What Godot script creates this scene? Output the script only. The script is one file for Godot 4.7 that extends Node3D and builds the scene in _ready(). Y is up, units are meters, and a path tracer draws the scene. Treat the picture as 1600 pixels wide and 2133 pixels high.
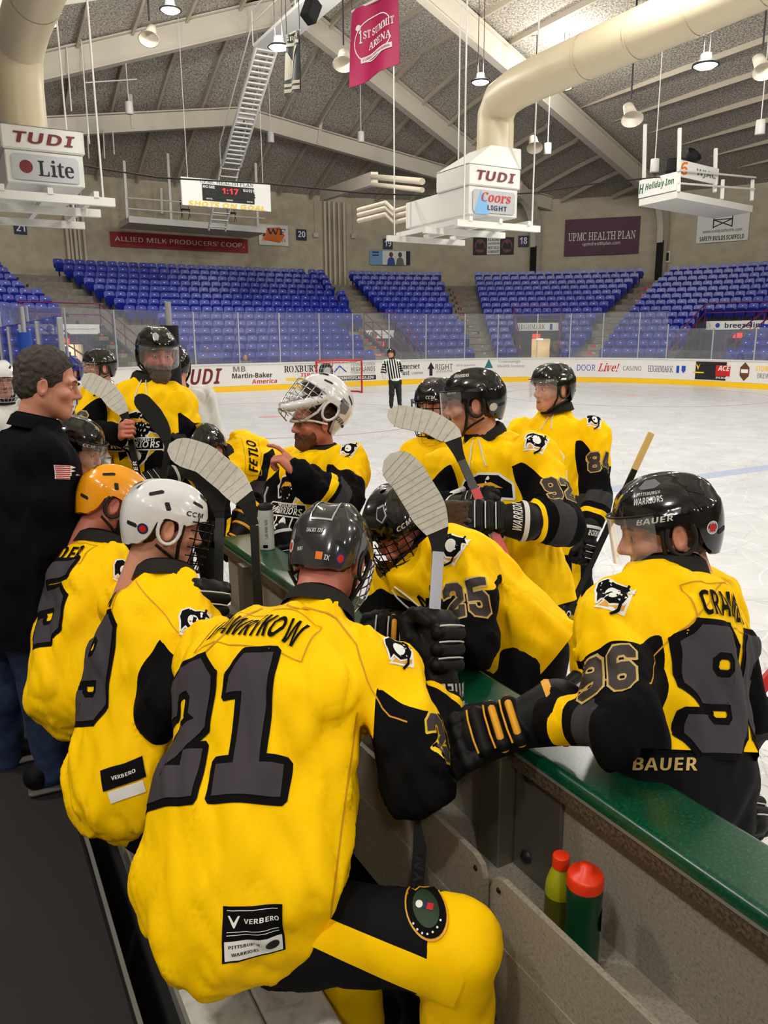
extends Node3D

func _ready() -> void:
	# camera
	var cam := Camera3D.new()
	cam.name = "camera"
	cam.transform = Transform3D(Basis(Vector3(0.86891569, -0.0068068, 0.49491331), Vector3(0.11572093, 0.97498691, -0.18976088), Vector3(-0.48124234, 0.22215803, 0.84796912)), Vector3(0, 2.05, 0))
	cam.fov = 67.306
	cam.near = 0.05
	cam.far = 300.0
	add_child(cam)
	# surroundings and exposure
	var we := WorldEnvironment.new()
	we.name = "surroundings"
	var env := Environment.new()
	env.background_mode = Environment.BG_COLOR
	env.background_color = Color(0.02, 0.02, 0.02)
	env.tonemap_mode = Environment.TONE_MAPPER_LINEAR
	env.tonemap_exposure = 0.94
	env.sdfgi_enabled = true
	env.ssao_enabled = true
	env.ssil_enabled = true
	we.environment = env
	add_child(we)
	make_materials()
	build_shell()
	build_rink()
	build_stands()
	build_wall_signs()
	build_roof_gear()
	build_lamps()
	build_bench()
	build_people()

# ------------------------------------------------------------------ shape tools
class Geo:
	var v := PackedVector3Array()
	var n := PackedVector3Array()
	var i := PackedInt32Array()
	func tri(a: Vector3, b: Vector3, c: Vector3) -> void:
		var nn := (b - a).cross(c - a).normalized()
		var s := v.size()
		v.append(a); v.append(b); v.append(c)
		n.append(nn); n.append(nn); n.append(nn)
		i.append(s); i.append(s + 2); i.append(s + 1)
	func quad(a: Vector3, b: Vector3, c: Vector3, d: Vector3) -> void:
		var nn := (c - a).cross(d - b).normalized()
		var s := v.size()
		v.append(a); v.append(b); v.append(c); v.append(d)
		n.append(nn); n.append(nn); n.append(nn); n.append(nn)
		i.append(s); i.append(s + 2); i.append(s + 1); i.append(s); i.append(s + 3); i.append(s + 2)
	# box with chamfered edges
	func box(c: Vector3, size: Vector3, b := Basis(), ch := 0.0) -> Geo:
		var h := size * 0.5
		ch = minf(ch, minf(h.x, minf(h.y, h.z)) * 0.9)
		var ax := [0, 1, 2]
		for a in ax:
			var u: int = (a + 1) % 3
			var w: int = (a + 2) % 3
			for s in [-1.0, 1.0]:
				var q := []
				for e in [[-1, -1], [1, -1], [1, 1], [-1, 1]]:
					var p := Vector3.ZERO
					p[a] = s * h[a]
					p[u] = e[0] * (h[u] - ch)
					p[w] = e[1] * (h[w] - ch)
					q.append(c + b * p)
				if s > 0: quad(q[0], q[1], q[2], q[3])
				else: quad(q[3], q[2], q[1], q[0])
		if ch <= 0.0: return self
		for a in ax:
			var u: int = (a + 1) % 3
			var w: int = (a + 2) % 3
			for su in [-1.0, 1.0]:
				for sw in [-1.0, 1.0]:
					var q := []
					for e in [[-1, 0], [1, 0], [1, 1], [-1, 1]]:
						var p := Vector3.ZERO
						p[a] = e[0] * (h[a] - ch)
						p[u] = su * (h[u] - (ch if e[1] == 0 else 0.0))
						p[w] = sw * (h[w] - (ch if e[1] == 1 else 0.0))
						q.append(c + b * p)
					if su * sw < 0: quad(q[0], q[1], q[2], q[3])
					else: quad(q[3], q[2], q[1], q[0])
		for sx in [-1.0, 1.0]:
			for sy in [-1.0, 1.0]:
				for sz in [-1.0, 1.0]:
					var p1 := c + b * Vector3(sx * h.x, sy * (h.y - ch), sz * (h.z - ch))
					var p2 := c + b * Vector3(sx * (h.x - ch), sy * h.y, sz * (h.z - ch))
					var p3 := c + b * Vector3(sx * (h.x - ch), sy * (h.y - ch), sz * h.z)
					if sx * sy * sz > 0: tri(p1, p2, p3)
					else: tri(p1, p3, p2)
		return self
	# beam of rectangular section between two points
	func bar(a: Vector3, b: Vector3, w: float, h: float, up := Vector3.UP, ch := 0.0) -> Geo:
		var z := (b - a).normalized()
		var x := up.cross(z)
		if x.length() < 0.01: x = Vector3.RIGHT.cross(z)
		x = x.normalized()
		return box((a + b) * 0.5, Vector3(w, h, a.distance_to(b)), Basis(x, z.cross(x), z), ch)
	# round tube along points; radius may be a number or a list
	func tube(pts: Array, r, sides := 8, capped := true) -> Geo:
		var cnt := pts.size()
		var prev := Vector3.ZERO
		var base := v.size()
		for k in cnt:
			var t: Vector3 = (pts[mini(k + 1, cnt - 1)] - pts[maxi(k - 1, 0)]).normalized()
			if k == 0:
				prev = t.cross(Vector3.UP if absf(t.y) < 0.9 else Vector3.RIGHT).normalized()
			prev = (prev - t * prev.dot(t)).normalized()
			var bi := t.cross(prev)
			var rr: float = r[k] if r is Array else r
			for s in sides:
				var an := TAU * s / sides
				var dv := prev * cos(an) + bi * sin(an)
				v.append(pts[k] + dv * rr)
				n.append(dv)
		for k in cnt - 1:
			for s in sides:
				var a := base + k * sides + s
				var b2 := base + k * sides + (s + 1) % sides
				var c := a + sides
				var d := b2 + sides
				i.append(a); i.append(c); i.append(b2)
				i.append(b2); i.append(c); i.append(d)
		if capped:
			for e in [0, cnt - 1]:
				var t2: Vector3 = (pts[0] - pts[1]).normalized() if e == 0 else (pts[cnt - 1] - pts[cnt - 2]).normalized()
				var s0 := v.size()
				v.append(pts[e]); n.append(t2)
				for s in sides:
					v.append(v[base + e * sides + s]); n.append(t2)
				for s in sides:
					var p := s0 + 1 + s
					var q := s0 + 1 + (s + 1) % sides
					if e == 0: i.append(s0); i.append(p); i.append(q)
					else: i.append(s0); i.append(q); i.append(p)
		return self
	# profile of (radius, height) spun round an axis
	func lathe(prof: Array, at := Vector3.ZERO, b := Basis(), sides := 24, squash := 1.0) -> Geo:
		var base := v.size()
		var m := prof.size()
		for k in m:
			var p0: Vector2 = prof[maxi(k - 1, 0)]
			var p1: Vector2 = prof[mini(k + 1, m - 1)]
			var tn := (p1 - p0).normalized()
			for s in sides:
				var an := TAU * s / sides
				v.append(at + b * Vector3(cos(an) * prof[k].x, prof[k].y, sin(an) * prof[k].x * squash))
				n.append((b * Vector3(cos(an) * tn.y, -tn.x, sin(an) * tn.y)).normalized())
		for k in m - 1:
			for s in sides:
				var a := base + k * sides + s
				var b2 := base + k * sides + (s + 1) % sides
				i.append(a); i.append(b2); i.append(a + sides)
				i.append(b2); i.append(b2 + sides); i.append(a + sides)
		return self
	# flat polygon given a thickness; polygon in x/y of the basis, depth along z
	func prism(poly: PackedVector2Array, depth: float, at := Vector3.ZERO, b := Basis()) -> Geo:
		var p := poly.duplicate()
		if Geometry2D.is_polygon_clockwise(p): p.reverse()
		var t := Geometry2D.triangulate_polygon(p)
		for k in range(0, t.size(), 3):
			var q := [p[t[k]], p[t[k + 1]], p[t[k + 2]]]
			if (q[1] - q[0]).cross(q[2] - q[0]) < 0: q = [q[0], q[2], q[1]]
			tri(at + b * Vector3(q[0].x, q[0].y, depth * 0.5), at + b * Vector3(q[1].x, q[1].y, depth * 0.5), at + b * Vector3(q[2].x, q[2].y, depth * 0.5))
			tri(at + b * Vector3(q[0].x, q[0].y, -depth * 0.5), at + b * Vector3(q[2].x, q[2].y, -depth * 0.5), at + b * Vector3(q[1].x, q[1].y, -depth * 0.5))
		for k in p.size():
			var a := p[k]
			var c := p[(k + 1) % p.size()]
			quad(at + b * Vector3(a.x, a.y, -depth * 0.5), at + b * Vector3(c.x, c.y, -depth * 0.5), at + b * Vector3(c.x, c.y, depth * 0.5), at + b * Vector3(a.x, a.y, depth * 0.5))
		return self
	# grid of points [rows][cols] joined smoothly
	func sheet(rows: Array, flip := false) -> Geo:
		var base := v.size()
		var m: int = rows[0].size()
		for r in rows.size():
			for c in m:
				var du: Vector3 = rows[r][mini(c + 1, m - 1)] - rows[r][maxi(c - 1, 0)]
				var dv: Vector3 = rows[mini(r + 1, rows.size() - 1)][c] - rows[maxi(r - 1, 0)][c]
				var nn := du.cross(dv).normalized()
				v.append(rows[r][c])
				n.append(-nn if flip else nn)
		for r in rows.size() - 1:
			for c in m - 1:
				var a := base + r * m + c
				if flip:
					i.append(a); i.append(a + 1); i.append(a + m)
					i.append(a + 1); i.append(a + m + 1); i.append(a + m)
				else:
					i.append(a); i.append(a + m); i.append(a + 1)
					i.append(a + 1); i.append(a + m); i.append(a + m + 1)
		return self
	func add(g: Geo, t := Transform3D()) -> Geo:
		var s := v.size()
		var flip := t.basis.determinant() < 0
		for k in g.v.size():
			v.append(t * g.v[k])
			n.append((t.basis * g.n[k]).normalized())
		for k in range(0, g.i.size(), 3):
			i.append(s + g.i[k])
			i.append(s + g.i[k + (2 if flip else 1)])
			i.append(s + g.i[k + (1 if flip else 2)])
		return self
	func mesh() -> ArrayMesh:
		var a := []
		a.resize(Mesh.ARRAY_MAX)
		a[Mesh.ARRAY_VERTEX] = v
		a[Mesh.ARRAY_NORMAL] = n
		a[Mesh.ARRAY_INDEX] = i
		var m := ArrayMesh.new()
		m.add_surface_from_arrays(Mesh.PRIMITIVE_TRIANGLES, a)
		return m

# ------------------------------------------------------------------ rounded volumes on a grid
class Grid:
	var o: Vector3
	var c: float
	var nx: int
	var ny: int
	var nz: int
	var d := PackedFloat32Array()
	func _init(lo: Vector3, hi: Vector3, cell: float) -> void:
		o = lo; c = cell
		nx = int((hi.x - lo.x) / c) + 2
		ny = int((hi.y - lo.y) / c) + 2
		nz = int((hi.z - lo.z) / c) + 2
		d.resize(nx * ny * nz)
		d.fill(0.25)
	func put(j: int, w: float, k: float) -> void:
		var e := d[j]
		if w >= e + k: return
		if w <= e - k: d[j] = w
		else:
			var h := k - absf(w - e)
			d[j] = minf(w, e) - h * h * 0.25 / k
	func cap(a: Vector3, b: Vector3, ra: float, rb: float, k := 0.03, f := Vector3.ZERO, s := 1.0) -> void:
		var m := maxf(ra, rb) + k + c * 3.0
		var lo := (a.min(b) - Vector3(m, m, m) - o) / c
		var hi := (a.max(b) + Vector3(m, m, m) - o) / c
		var x0 := maxi(0, int(lo.x)); var x1 := mini(nx - 1, int(hi.x) + 1)
		var y0 := maxi(0, int(lo.y)); var y1 := mini(ny - 1, int(hi.y) + 1)
		var z0 := maxi(0, int(lo.z)); var z1 := mini(nz - 1, int(hi.z) + 1)
		var ba := b - a
		var il := 1.0 / maxf(ba.length_squared(), 1e-9)
		var flat := s != 1.0
		var rd := rb - ra
		for z in range(z0, z1 + 1):
			for y in range(y0, y1 + 1):
				var j := (z * ny + y) * nx + x0
				var p := o + Vector3(x0, y, z) * c - a
				for x in range(x0, x1 + 1):
					var q := p
					if flat: q += f * (q.dot(f) * (s - 1.0))
					var t := clampf(q.dot(ba) * il, 0.0, 1.0)
					var w := (q - ba * t).length() - ra - rd * t
					var e := d[j]
					if w < e + k:
						if w <= e - k: d[j] = w
						else:
							var h := k - absf(w - e)
							d[j] = minf(w, e) - h * h * 0.25 / k
					j += 1
					p.x += c
	func ell(ce: Vector3, r: Vector3, b := Basis(), k := 0.02, cut := false) -> void:
		var m := maxf(r.x, maxf(r.y, r.z)) + k + c * 3.0
		var lo := (ce - Vector3(m, m, m) - o) / c
		var hi := (ce + Vector3(m, m, m) - o) / c
		var x0 := maxi(0, int(lo.x)); var x1 := mini(nx - 1, int(hi.x) + 1)
		var y0 := maxi(0, int(lo.y)); var y1 := mini(ny - 1, int(hi.y) + 1)
		var z0 := maxi(0, int(lo.z)); var z1 := mini(nz - 1, int(hi.z) + 1)
		var bt := b.transposed()
		var i1 := Vector3(1.0 / r.x, 1.0 / r.y, 1.0 / r.z)
		var mn := -minf(r.x, minf(r.y, r.z))
		for z in range(z0, z1 + 1):
			for y in range(y0, y1 + 1):
				var j := (z * ny + y) * nx + x0
				for x in range(x0, x1 + 1):
					var q := (bt * (o + Vector3(x, y, z) * c - ce)) * i1
					var k0 := q.length()
					var w := mn
					if k0 > 0.02: w = k0 * (k0 - 1.0) / (q * i1).length()
					if cut:
						w = -w
						var e2 := d[j]
						if w > e2 - k:
							if w >= e2 + k: d[j] = w
							else:
								var h2 := k - absf(w - e2)
								d[j] = maxf(w, e2) + h2 * h2 * 0.25 / k
					else:
						var e := d[j]
						if w < e + k:
							if w <= e - k: d[j] = w
							else:
								var h := k - absf(w - e)
								d[j] = minf(w, e) - h * h * 0.25 / k
					j += 1
	func fold(nz_: FastNoiseLite, amp: float, sc := Vector3.ONE, b := Basis()) -> void:
		var lim := amp + c * 3.5
		var j := 0
		for z in nz:
			for y in ny:
				for x in nx:
					if absf(d[j]) < lim:
						d[j] += amp * nz_.get_noise_3dv((b * (o + Vector3(x, y, z) * c)) * sc)
					j += 1
	func at(p: Vector3) -> float:
		var q := (p - o) / c
		var x := int(q.x); var y := int(q.y); var z := int(q.z)
		if q.x < 0 or q.y < 0 or q.z < 0 or x >= nx - 1 or y >= ny - 1 or z >= nz - 1: return 0.25
		var fx := q.x - x; var fy := q.y - y; var fz := q.z - z
		var j := (z * ny + y) * nx + x
		var s := nx * ny
		return lerpf(lerpf(lerpf(d[j], d[j + 1], fx), lerpf(d[j + nx], d[j + nx + 1], fx), fy), lerpf(lerpf(d[j + s], d[j + s + 1], fx), lerpf(d[j + s + nx], d[j + s + nx + 1], fx), fy), fz)
	func grad(p: Vector3) -> Vector3:
		var e := c
		return Vector3(at(p + Vector3(e, 0, 0)) - at(p - Vector3(e, 0, 0)), at(p + Vector3(0, e, 0)) - at(p - Vector3(0, e, 0)), at(p + Vector3(0, 0, e)) - at(p - Vector3(0, 0, e))).normalized()
	# first surface point from p along dir
	func drop(p: Vector3, dir: Vector3, reach := 0.6) -> Variant:
		var t := 0.0
		var last := 0.0
		var lv := 1.0
		while t < reach:
			var w := at(p + dir * t)
			if w <= 0.0:
				return p + dir * (lerpf(last, t, lv / maxf(lv - w, 1e-6)) if lv < 0.2 else t)
			last = t; lv = w
			t += maxf(minf(w, 0.05) * 0.6, c * 0.35)
		return null
	func geo() -> Geo:
		var g := Geo.new()
		var cell := PackedInt32Array()
		cell.resize(nx * ny * nz)
		cell.fill(-1)
		var s := nx * ny
		var lim := c * 3.2
		for z in nz - 1:
			for y in ny - 1:
				var j := (z * ny + y) * nx - 1
				for x in nx - 1:
					j += 1
					var a0 := d[j]
					if a0 > lim or a0 < -lim: continue
					var a1 := d[j + 1]; var a2 := d[j + nx]; var a3 := d[j + nx + 1]
					var a4 := d[j + s]; var a5 := d[j + s + 1]; var a6 := d[j + s + nx]; var a7 := d[j + s + nx + 1]
					var neg := int(a0 < 0) + int(a1 < 0) + int(a2 < 0) + int(a3 < 0) + int(a4 < 0) + int(a5 < 0) + int(a6 < 0) + int(a7 < 0)
					if neg == 0 or neg == 8: continue
					var p := Vector3.ZERO
					var cnt := 0
					if (a0 < 0) != (a1 < 0): p += Vector3(a0 / (a0 - a1), 0, 0); cnt += 1
					if (a2 < 0) != (a3 < 0): p += Vector3(a2 / (a2 - a3), 1, 0); cnt += 1
					if (a4 < 0) != (a5 < 0): p += Vector3(a4 / (a4 - a5), 0, 1); cnt += 1
					if (a6 < 0) != (a7 < 0): p += Vector3(a6 / (a6 - a7), 1, 1); cnt += 1
					if (a0 < 0) != (a2 < 0): p += Vector3(0, a0 / (a0 - a2), 0); cnt += 1
					if (a1 < 0) != (a3 < 0): p += Vector3(1, a1 / (a1 - a3), 0); cnt += 1
					if (a4 < 0) != (a6 < 0): p += Vector3(0, a4 / (a4 - a6), 1); cnt += 1
					if (a5 < 0) != (a7 < 0): p += Vector3(1, a5 / (a5 - a7), 1); cnt += 1
					if (a0 < 0) != (a4 < 0): p += Vector3(0, 0, a0 / (a0 - a4)); cnt += 1
					if (a1 < 0) != (a5 < 0): p += Vector3(1, 0, a1 / (a1 - a5)); cnt += 1
					if (a2 < 0) != (a6 < 0): p += Vector3(0, 1, a2 / (a2 - a6)); cnt += 1
					if (a3 < 0) != (a7 < 0): p += Vector3(1, 1, a3 / (a3 - a7)); cnt += 1
					cell[j] = g.v.size()
					g.v.append(o + (Vector3(x, y, z) + p / cnt) * c)
					g.n.append(Vector3(a1 + a3 + a5 + a7 - a0 - a2 - a4 - a6, a2 + a3 + a6 + a7 - a0 - a1 - a4 - a5, a4 + a5 + a6 + a7 - a0 - a1 - a2 - a3).normalized())
					if y > 0 and z > 0 and (a0 < 0) != (a1 < 0): face(g, cell[j], cell[j - nx], cell[j - nx - s], cell[j - s], a0 < 0)
					if x > 0 and z > 0 and (a0 < 0) != (a2 < 0): face(g, cell[j], cell[j - s], cell[j - s - 1], cell[j - 1], a0 < 0)
					if x > 0 and y > 0 and (a0 < 0) != (a4 < 0): face(g, cell[j], cell[j - 1], cell[j - 1 - nx], cell[j - nx], a0 < 0)
		return g
	func face(g: Geo, a: int, b: int, cc: int, dd: int, inside: bool) -> void:
		if a < 0 or b < 0 or cc < 0 or dd < 0: return
		if inside: g.i.append_array([a, cc, b, a, dd, cc])
		else: g.i.append_array([a, b, cc, a, cc, dd])

# cuts a mesh along the zero line of a value given per vertex: [part below zero, part above zero]
func cut(g: Geo, w: PackedFloat32Array) -> Array:
	var out := [Geo.new(), Geo.new()]
	var maps := [PackedInt32Array(), PackedInt32Array()]
	for s in 2:
		maps[s].resize(g.v.size())
		maps[s].fill(-1)
	var edge := [{}, {}]
	for k in range(0, g.i.size(), 3):
		var t := [g.i[k], g.i[k + 1], g.i[k + 2]]
		var below := [w[t[0]] < 0, w[t[1]] < 0, w[t[2]] < 0]
		for s in 2:
			var poly := []
			for e in 3:
				var a: int = t[e]
				var b: int = t[(e + 1) % 3]
				var ia: bool = below[e] == (s == 0)
				var ib: bool = below[(e + 1) % 3] == (s == 0)
				if ia:
					if maps[s][a] < 0:
						maps[s][a] = out[s].v.size()
						out[s].v.append(g.v[a]); out[s].n.append(g.n[a])
					poly.append(maps[s][a])
				if ia != ib:
					var key := mini(a, b) * 4194304 + maxi(a, b)
					if not edge[s].has(key):
						var f := w[a] / (w[a] - w[b])
						edge[s][key] = out[s].v.size()
						out[s].v.append(g.v[a].lerp(g.v[b], f))
						out[s].n.append(g.n[a].lerp(g.n[b], f).normalized())
					poly.append(edge[s][key])
			for e in range(1, poly.size() - 1):
				out[s].i.append(poly[0]); out[s].i.append(poly[e]); out[s].i.append(poly[e + 1])
	return out

func vals(g: Geo, f: Callable) -> PackedFloat32Array:
	var w := PackedFloat32Array()
	w.resize(g.v.size())
	for k in g.v.size(): w[k] = f.call(g.v[k])
	return w

# ------------------------------------------------------------------ flat print: lists of triangles in the plane
var fonts := {}
var texts := {}
func lettering(text: String, h: float, bold := true, width := 0.0, slant := 0.0, serif := false) -> PackedVector2Array:
	var key := "%s|%s|%s" % [text, bold, serif]
	if not texts.has(key):
		var fk := "%s%s" % [bold, serif]
		if not fonts.has(fk):
			var f := SystemFont.new()
			f.font_names = PackedStringArray(["Droid Serif" if serif else "Droid Sans"])
			f.font_weight = 700 if bold else 400
			fonts[fk] = f
		var tm := TextMesh.new()
		tm.font = fonts[fk]
		tm.text = text
		tm.font_size = 24
		tm.pixel_size = 0.05
		tm.curve_step = 2.0
		tm.depth = 0.0
		var out := PackedVector2Array()
		for sfc in tm.get_surface_count():
			var a := tm.surface_get_arrays(sfc)
			var vv: PackedVector3Array = a[Mesh.ARRAY_VERTEX]
			if a[Mesh.ARRAY_INDEX] != null and a[Mesh.ARRAY_INDEX].size():
				for q in a[Mesh.ARRAY_INDEX]: out.append(Vector2(vv[q].x, vv[q].y))
			else:
				for q in vv: out.append(Vector2(q.x, q.y))
		texts[key] = out
	var src: PackedVector2Array = texts[key]
	if src.is_empty(): return src
	var lo := src[0]
	var hi := src[0]
	for p in src:
		lo = lo.min(p); hi = hi.max(p)
	var sy := h / maxf(hi.y - lo.y, 0.001)
	var sx := sy if width <= 0.0 else width / maxf(hi.x - lo.x, 0.001)
	var res := PackedVector2Array()
	for p in src:
		var q := (p - (lo + hi) * 0.5) * Vector2(sx, sy)
		res.append(Vector2(q.x + q.y * slant, q.y))
	return res

func poly_tris(poly: PackedVector2Array) -> PackedVector2Array:
	var out := PackedVector2Array()
	for k in Geometry2D.triangulate_polygon(poly): out.append(poly[k])
	return out

func moved(t: PackedVector2Array, by: Vector2, sc := Vector2.ONE, rot := 0.0) -> PackedVector2Array:
	var out := PackedVector2Array()
	for p in t: out.append((p * sc).rotated(rot) + by)
	return out

func disc(r: float, at := Vector2.ZERO, sq := 1.0, cnt := 20) -> PackedVector2Array:
	var p := PackedVector2Array()
	for k in cnt: p.append(at + Vector2(cos(TAU * k / cnt), sin(TAU * k / cnt) * sq) * r)
	return p

func rect(w: float, h: float, at := Vector2.ZERO) -> PackedVector2Array:
	return PackedVector2Array([at + Vector2(-w, -h) * 0.5, at + Vector2(w, -h) * 0.5, at + Vector2(w, h) * 0.5, at + Vector2(-w, h) * 0.5])

# lays flat triangles on a plane (x along u, y along v), facing w
func flat(t: PackedVector2Array, at: Vector3, u: Vector3, w_up: Vector3) -> Geo:
	var g := Geo.new()
	for k in range(0, t.size(), 3):
		var a := t[k]; var b := t[k + 1]; var c := t[k + 2]
		if (b - a).cross(c - a) < 0:
			var s := b; b = c; c = s
		g.tri(at + u * a.x + w_up * a.y, at + u * b.x + w_up * b.y, at + u * c.x + w_up * c.y)
	return g

# breaks flat triangles down to a size and lays them on a surface given as a Callable(Vector2) -> [point, normal] or null
func wrapped(t: PackedVector2Array, on: Callable, size: float, lift: float) -> Geo:
	var todo := []
	for k in range(0, t.size(), 3): todo.append([t[k], t[k + 1], t[k + 2]])
	var g := Geo.new()
	var known := {}
	while todo.size():
		var q: Array = todo.pop_back()
		var l0: float = q[0].distance_to(q[1]); var l1: float = q[1].distance_to(q[2]); var l2: float = q[2].distance_to(q[0])
		var m := maxf(l0, maxf(l1, l2))
		if m > size:
			if m == l0:
				var h: Vector2 = (q[0] + q[1]) * 0.5
				todo.append([q[0], h, q[2]]); todo.append([h, q[1], q[2]])
			elif m == l1:
				var h: Vector2 = (q[1] + q[2]) * 0.5
				todo.append([q[0], q[1], h]); todo.append([q[0], h, q[2]])
			else:
				var h: Vector2 = (q[2] + q[0]) * 0.5
				todo.append([q[0], q[1], h]); todo.append([h, q[1], q[2]])
			continue
		if (q[1] - q[0]).cross(q[2] - q[0]) < 0: q = [q[0], q[2], q[1]]
		var ids := []
		for e in 3:
			if not known.has(q[e]):
				var r = on.call(q[e])
				if r == null: known[q[e]] = -1
				else:
					known[q[e]] = g.v.size()
					g.v.append(r[0] + r[1] * lift)
					g.n.append(r[1])
			ids.append(known[q[e]])
		if ids[0] >= 0 and ids[1] >= 0 and ids[2] >= 0:
			g.i.append(ids[0]); g.i.append(ids[2]); g.i.append(ids[1])
	return g

# prints flat triangles on a rounded volume, thrown along -w from origin + w
func on_grid(gr: Grid, t: PackedVector2Array, o: Vector3, u: Vector3, vv: Vector3, size: float, lift: float, back := 0.3) -> Geo:
	var w := u.cross(vv).normalized()
	return wrapped(t, func(p: Vector2):
		var hit = gr.drop(o + u * p.x + vv * p.y + w * back, -w, back + 0.6)
		if hit == null: return null
		return [hit, gr.grad(hit)], size, lift)

# ------------------------------------------------------------------ materials
var mats := {}
func mat(key: String, col: Color, rough := 0.6, metal := 0.0, more := {}) -> StandardMaterial3D:
	if mats.has(key): return mats[key]
	var m := StandardMaterial3D.new()
	m.resource_name = key
	m.albedo_color = col
	m.roughness = rough
	m.metallic = metal
	for k in more: m.set(k, more[k])
	mats[key] = m
	return m

func noise_tex(seed_: int, freq: float, size := 512, ramp: Array = [], fractal := 4) -> NoiseTexture2D:
	var f := FastNoiseLite.new()
	f.seed = seed_
	f.noise_type = FastNoiseLite.TYPE_SIMPLEX_SMOOTH
	f.frequency = freq
	f.fractal_octaves = fractal
	var t := NoiseTexture2D.new()
	t.width = size; t.height = size
	t.seamless = true
	t.noise = f
	if ramp.size():
		var gr := Gradient.new()
		var off := PackedFloat32Array()
		var cols := PackedColorArray()
		for e in ramp: off.append(e[0]); cols.append(e[1])
		gr.offsets = off; gr.colors = cols
		t.color_ramp = gr
	return t

# texture laid in world space on three axes
func grained(key: String, tex: Texture2D, scale: float, rough := 0.7, relief := 0.0, bump: Texture2D = null, metal := 0.0) -> StandardMaterial3D:
	if mats.has(key): return mats[key]
	var m := mat(key, Color.WHITE, rough, metal)
	m.albedo_texture = tex
	m.uv1_triplanar = true
	m.uv1_world_triplanar = true
	m.uv1_scale = Vector3(scale, scale, scale)
	if relief > 0.0:
		m.heightmap_enabled = true
		m.heightmap_scale = relief
		m.heightmap_texture = bump if bump else tex
	return m

# ------------------------------------------------------------------ scene tree
var taken := {}
func numbered(called: String) -> String:
	taken[called] = taken.get(called, 0) + 1
	return called if taken[called] == 1 else "%s_%03d" % [called, taken[called] - 1]

func obj(called: String, g: Geo, m: Material, parent: Node3D = null) -> MeshInstance3D:
	return inst(called, g.mesh() if g.i.size() else null, m, parent)

func inst(called: String, me: Mesh, m: Material, parent: Node3D = null) -> MeshInstance3D:
	if me == null: return null
	var o := MeshInstance3D.new()
	o.mesh = me
	o.material_override = m
	if parent:
		o.name = called
		parent.add_child(o, true)
	else:
		o.name = numbered(called)
		add_child(o, true)
	return o

func thing(called: String, label: String, category: String, at := Vector3.ZERO, group := "") -> Node3D:
	var o := Node3D.new()
	o.name = numbered(called)
	add_child(o, true)
	o.position = at
	return tag(o, label, category, group)

func tag(o: Node3D, label: String, category: String, group := "", kind := "") -> Node3D:
	o.set_meta("label", label)
	o.set_meta("category", category)
	if group: o.set_meta("group", group)
	if kind: o.set_meta("kind", kind)
	return o

func struct(called: String, g: Geo, m: Material, label := "", category := "") -> MeshInstance3D:
	var o := obj(called, g, m)
	o.set_meta("kind", "structure")
	if label: o.set_meta("label", label)
	if category: o.set_meta("category", category)
	return o

# ------------------------------------------------------------------ the arena
const MIDX := 14.15
var M := {}

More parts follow.
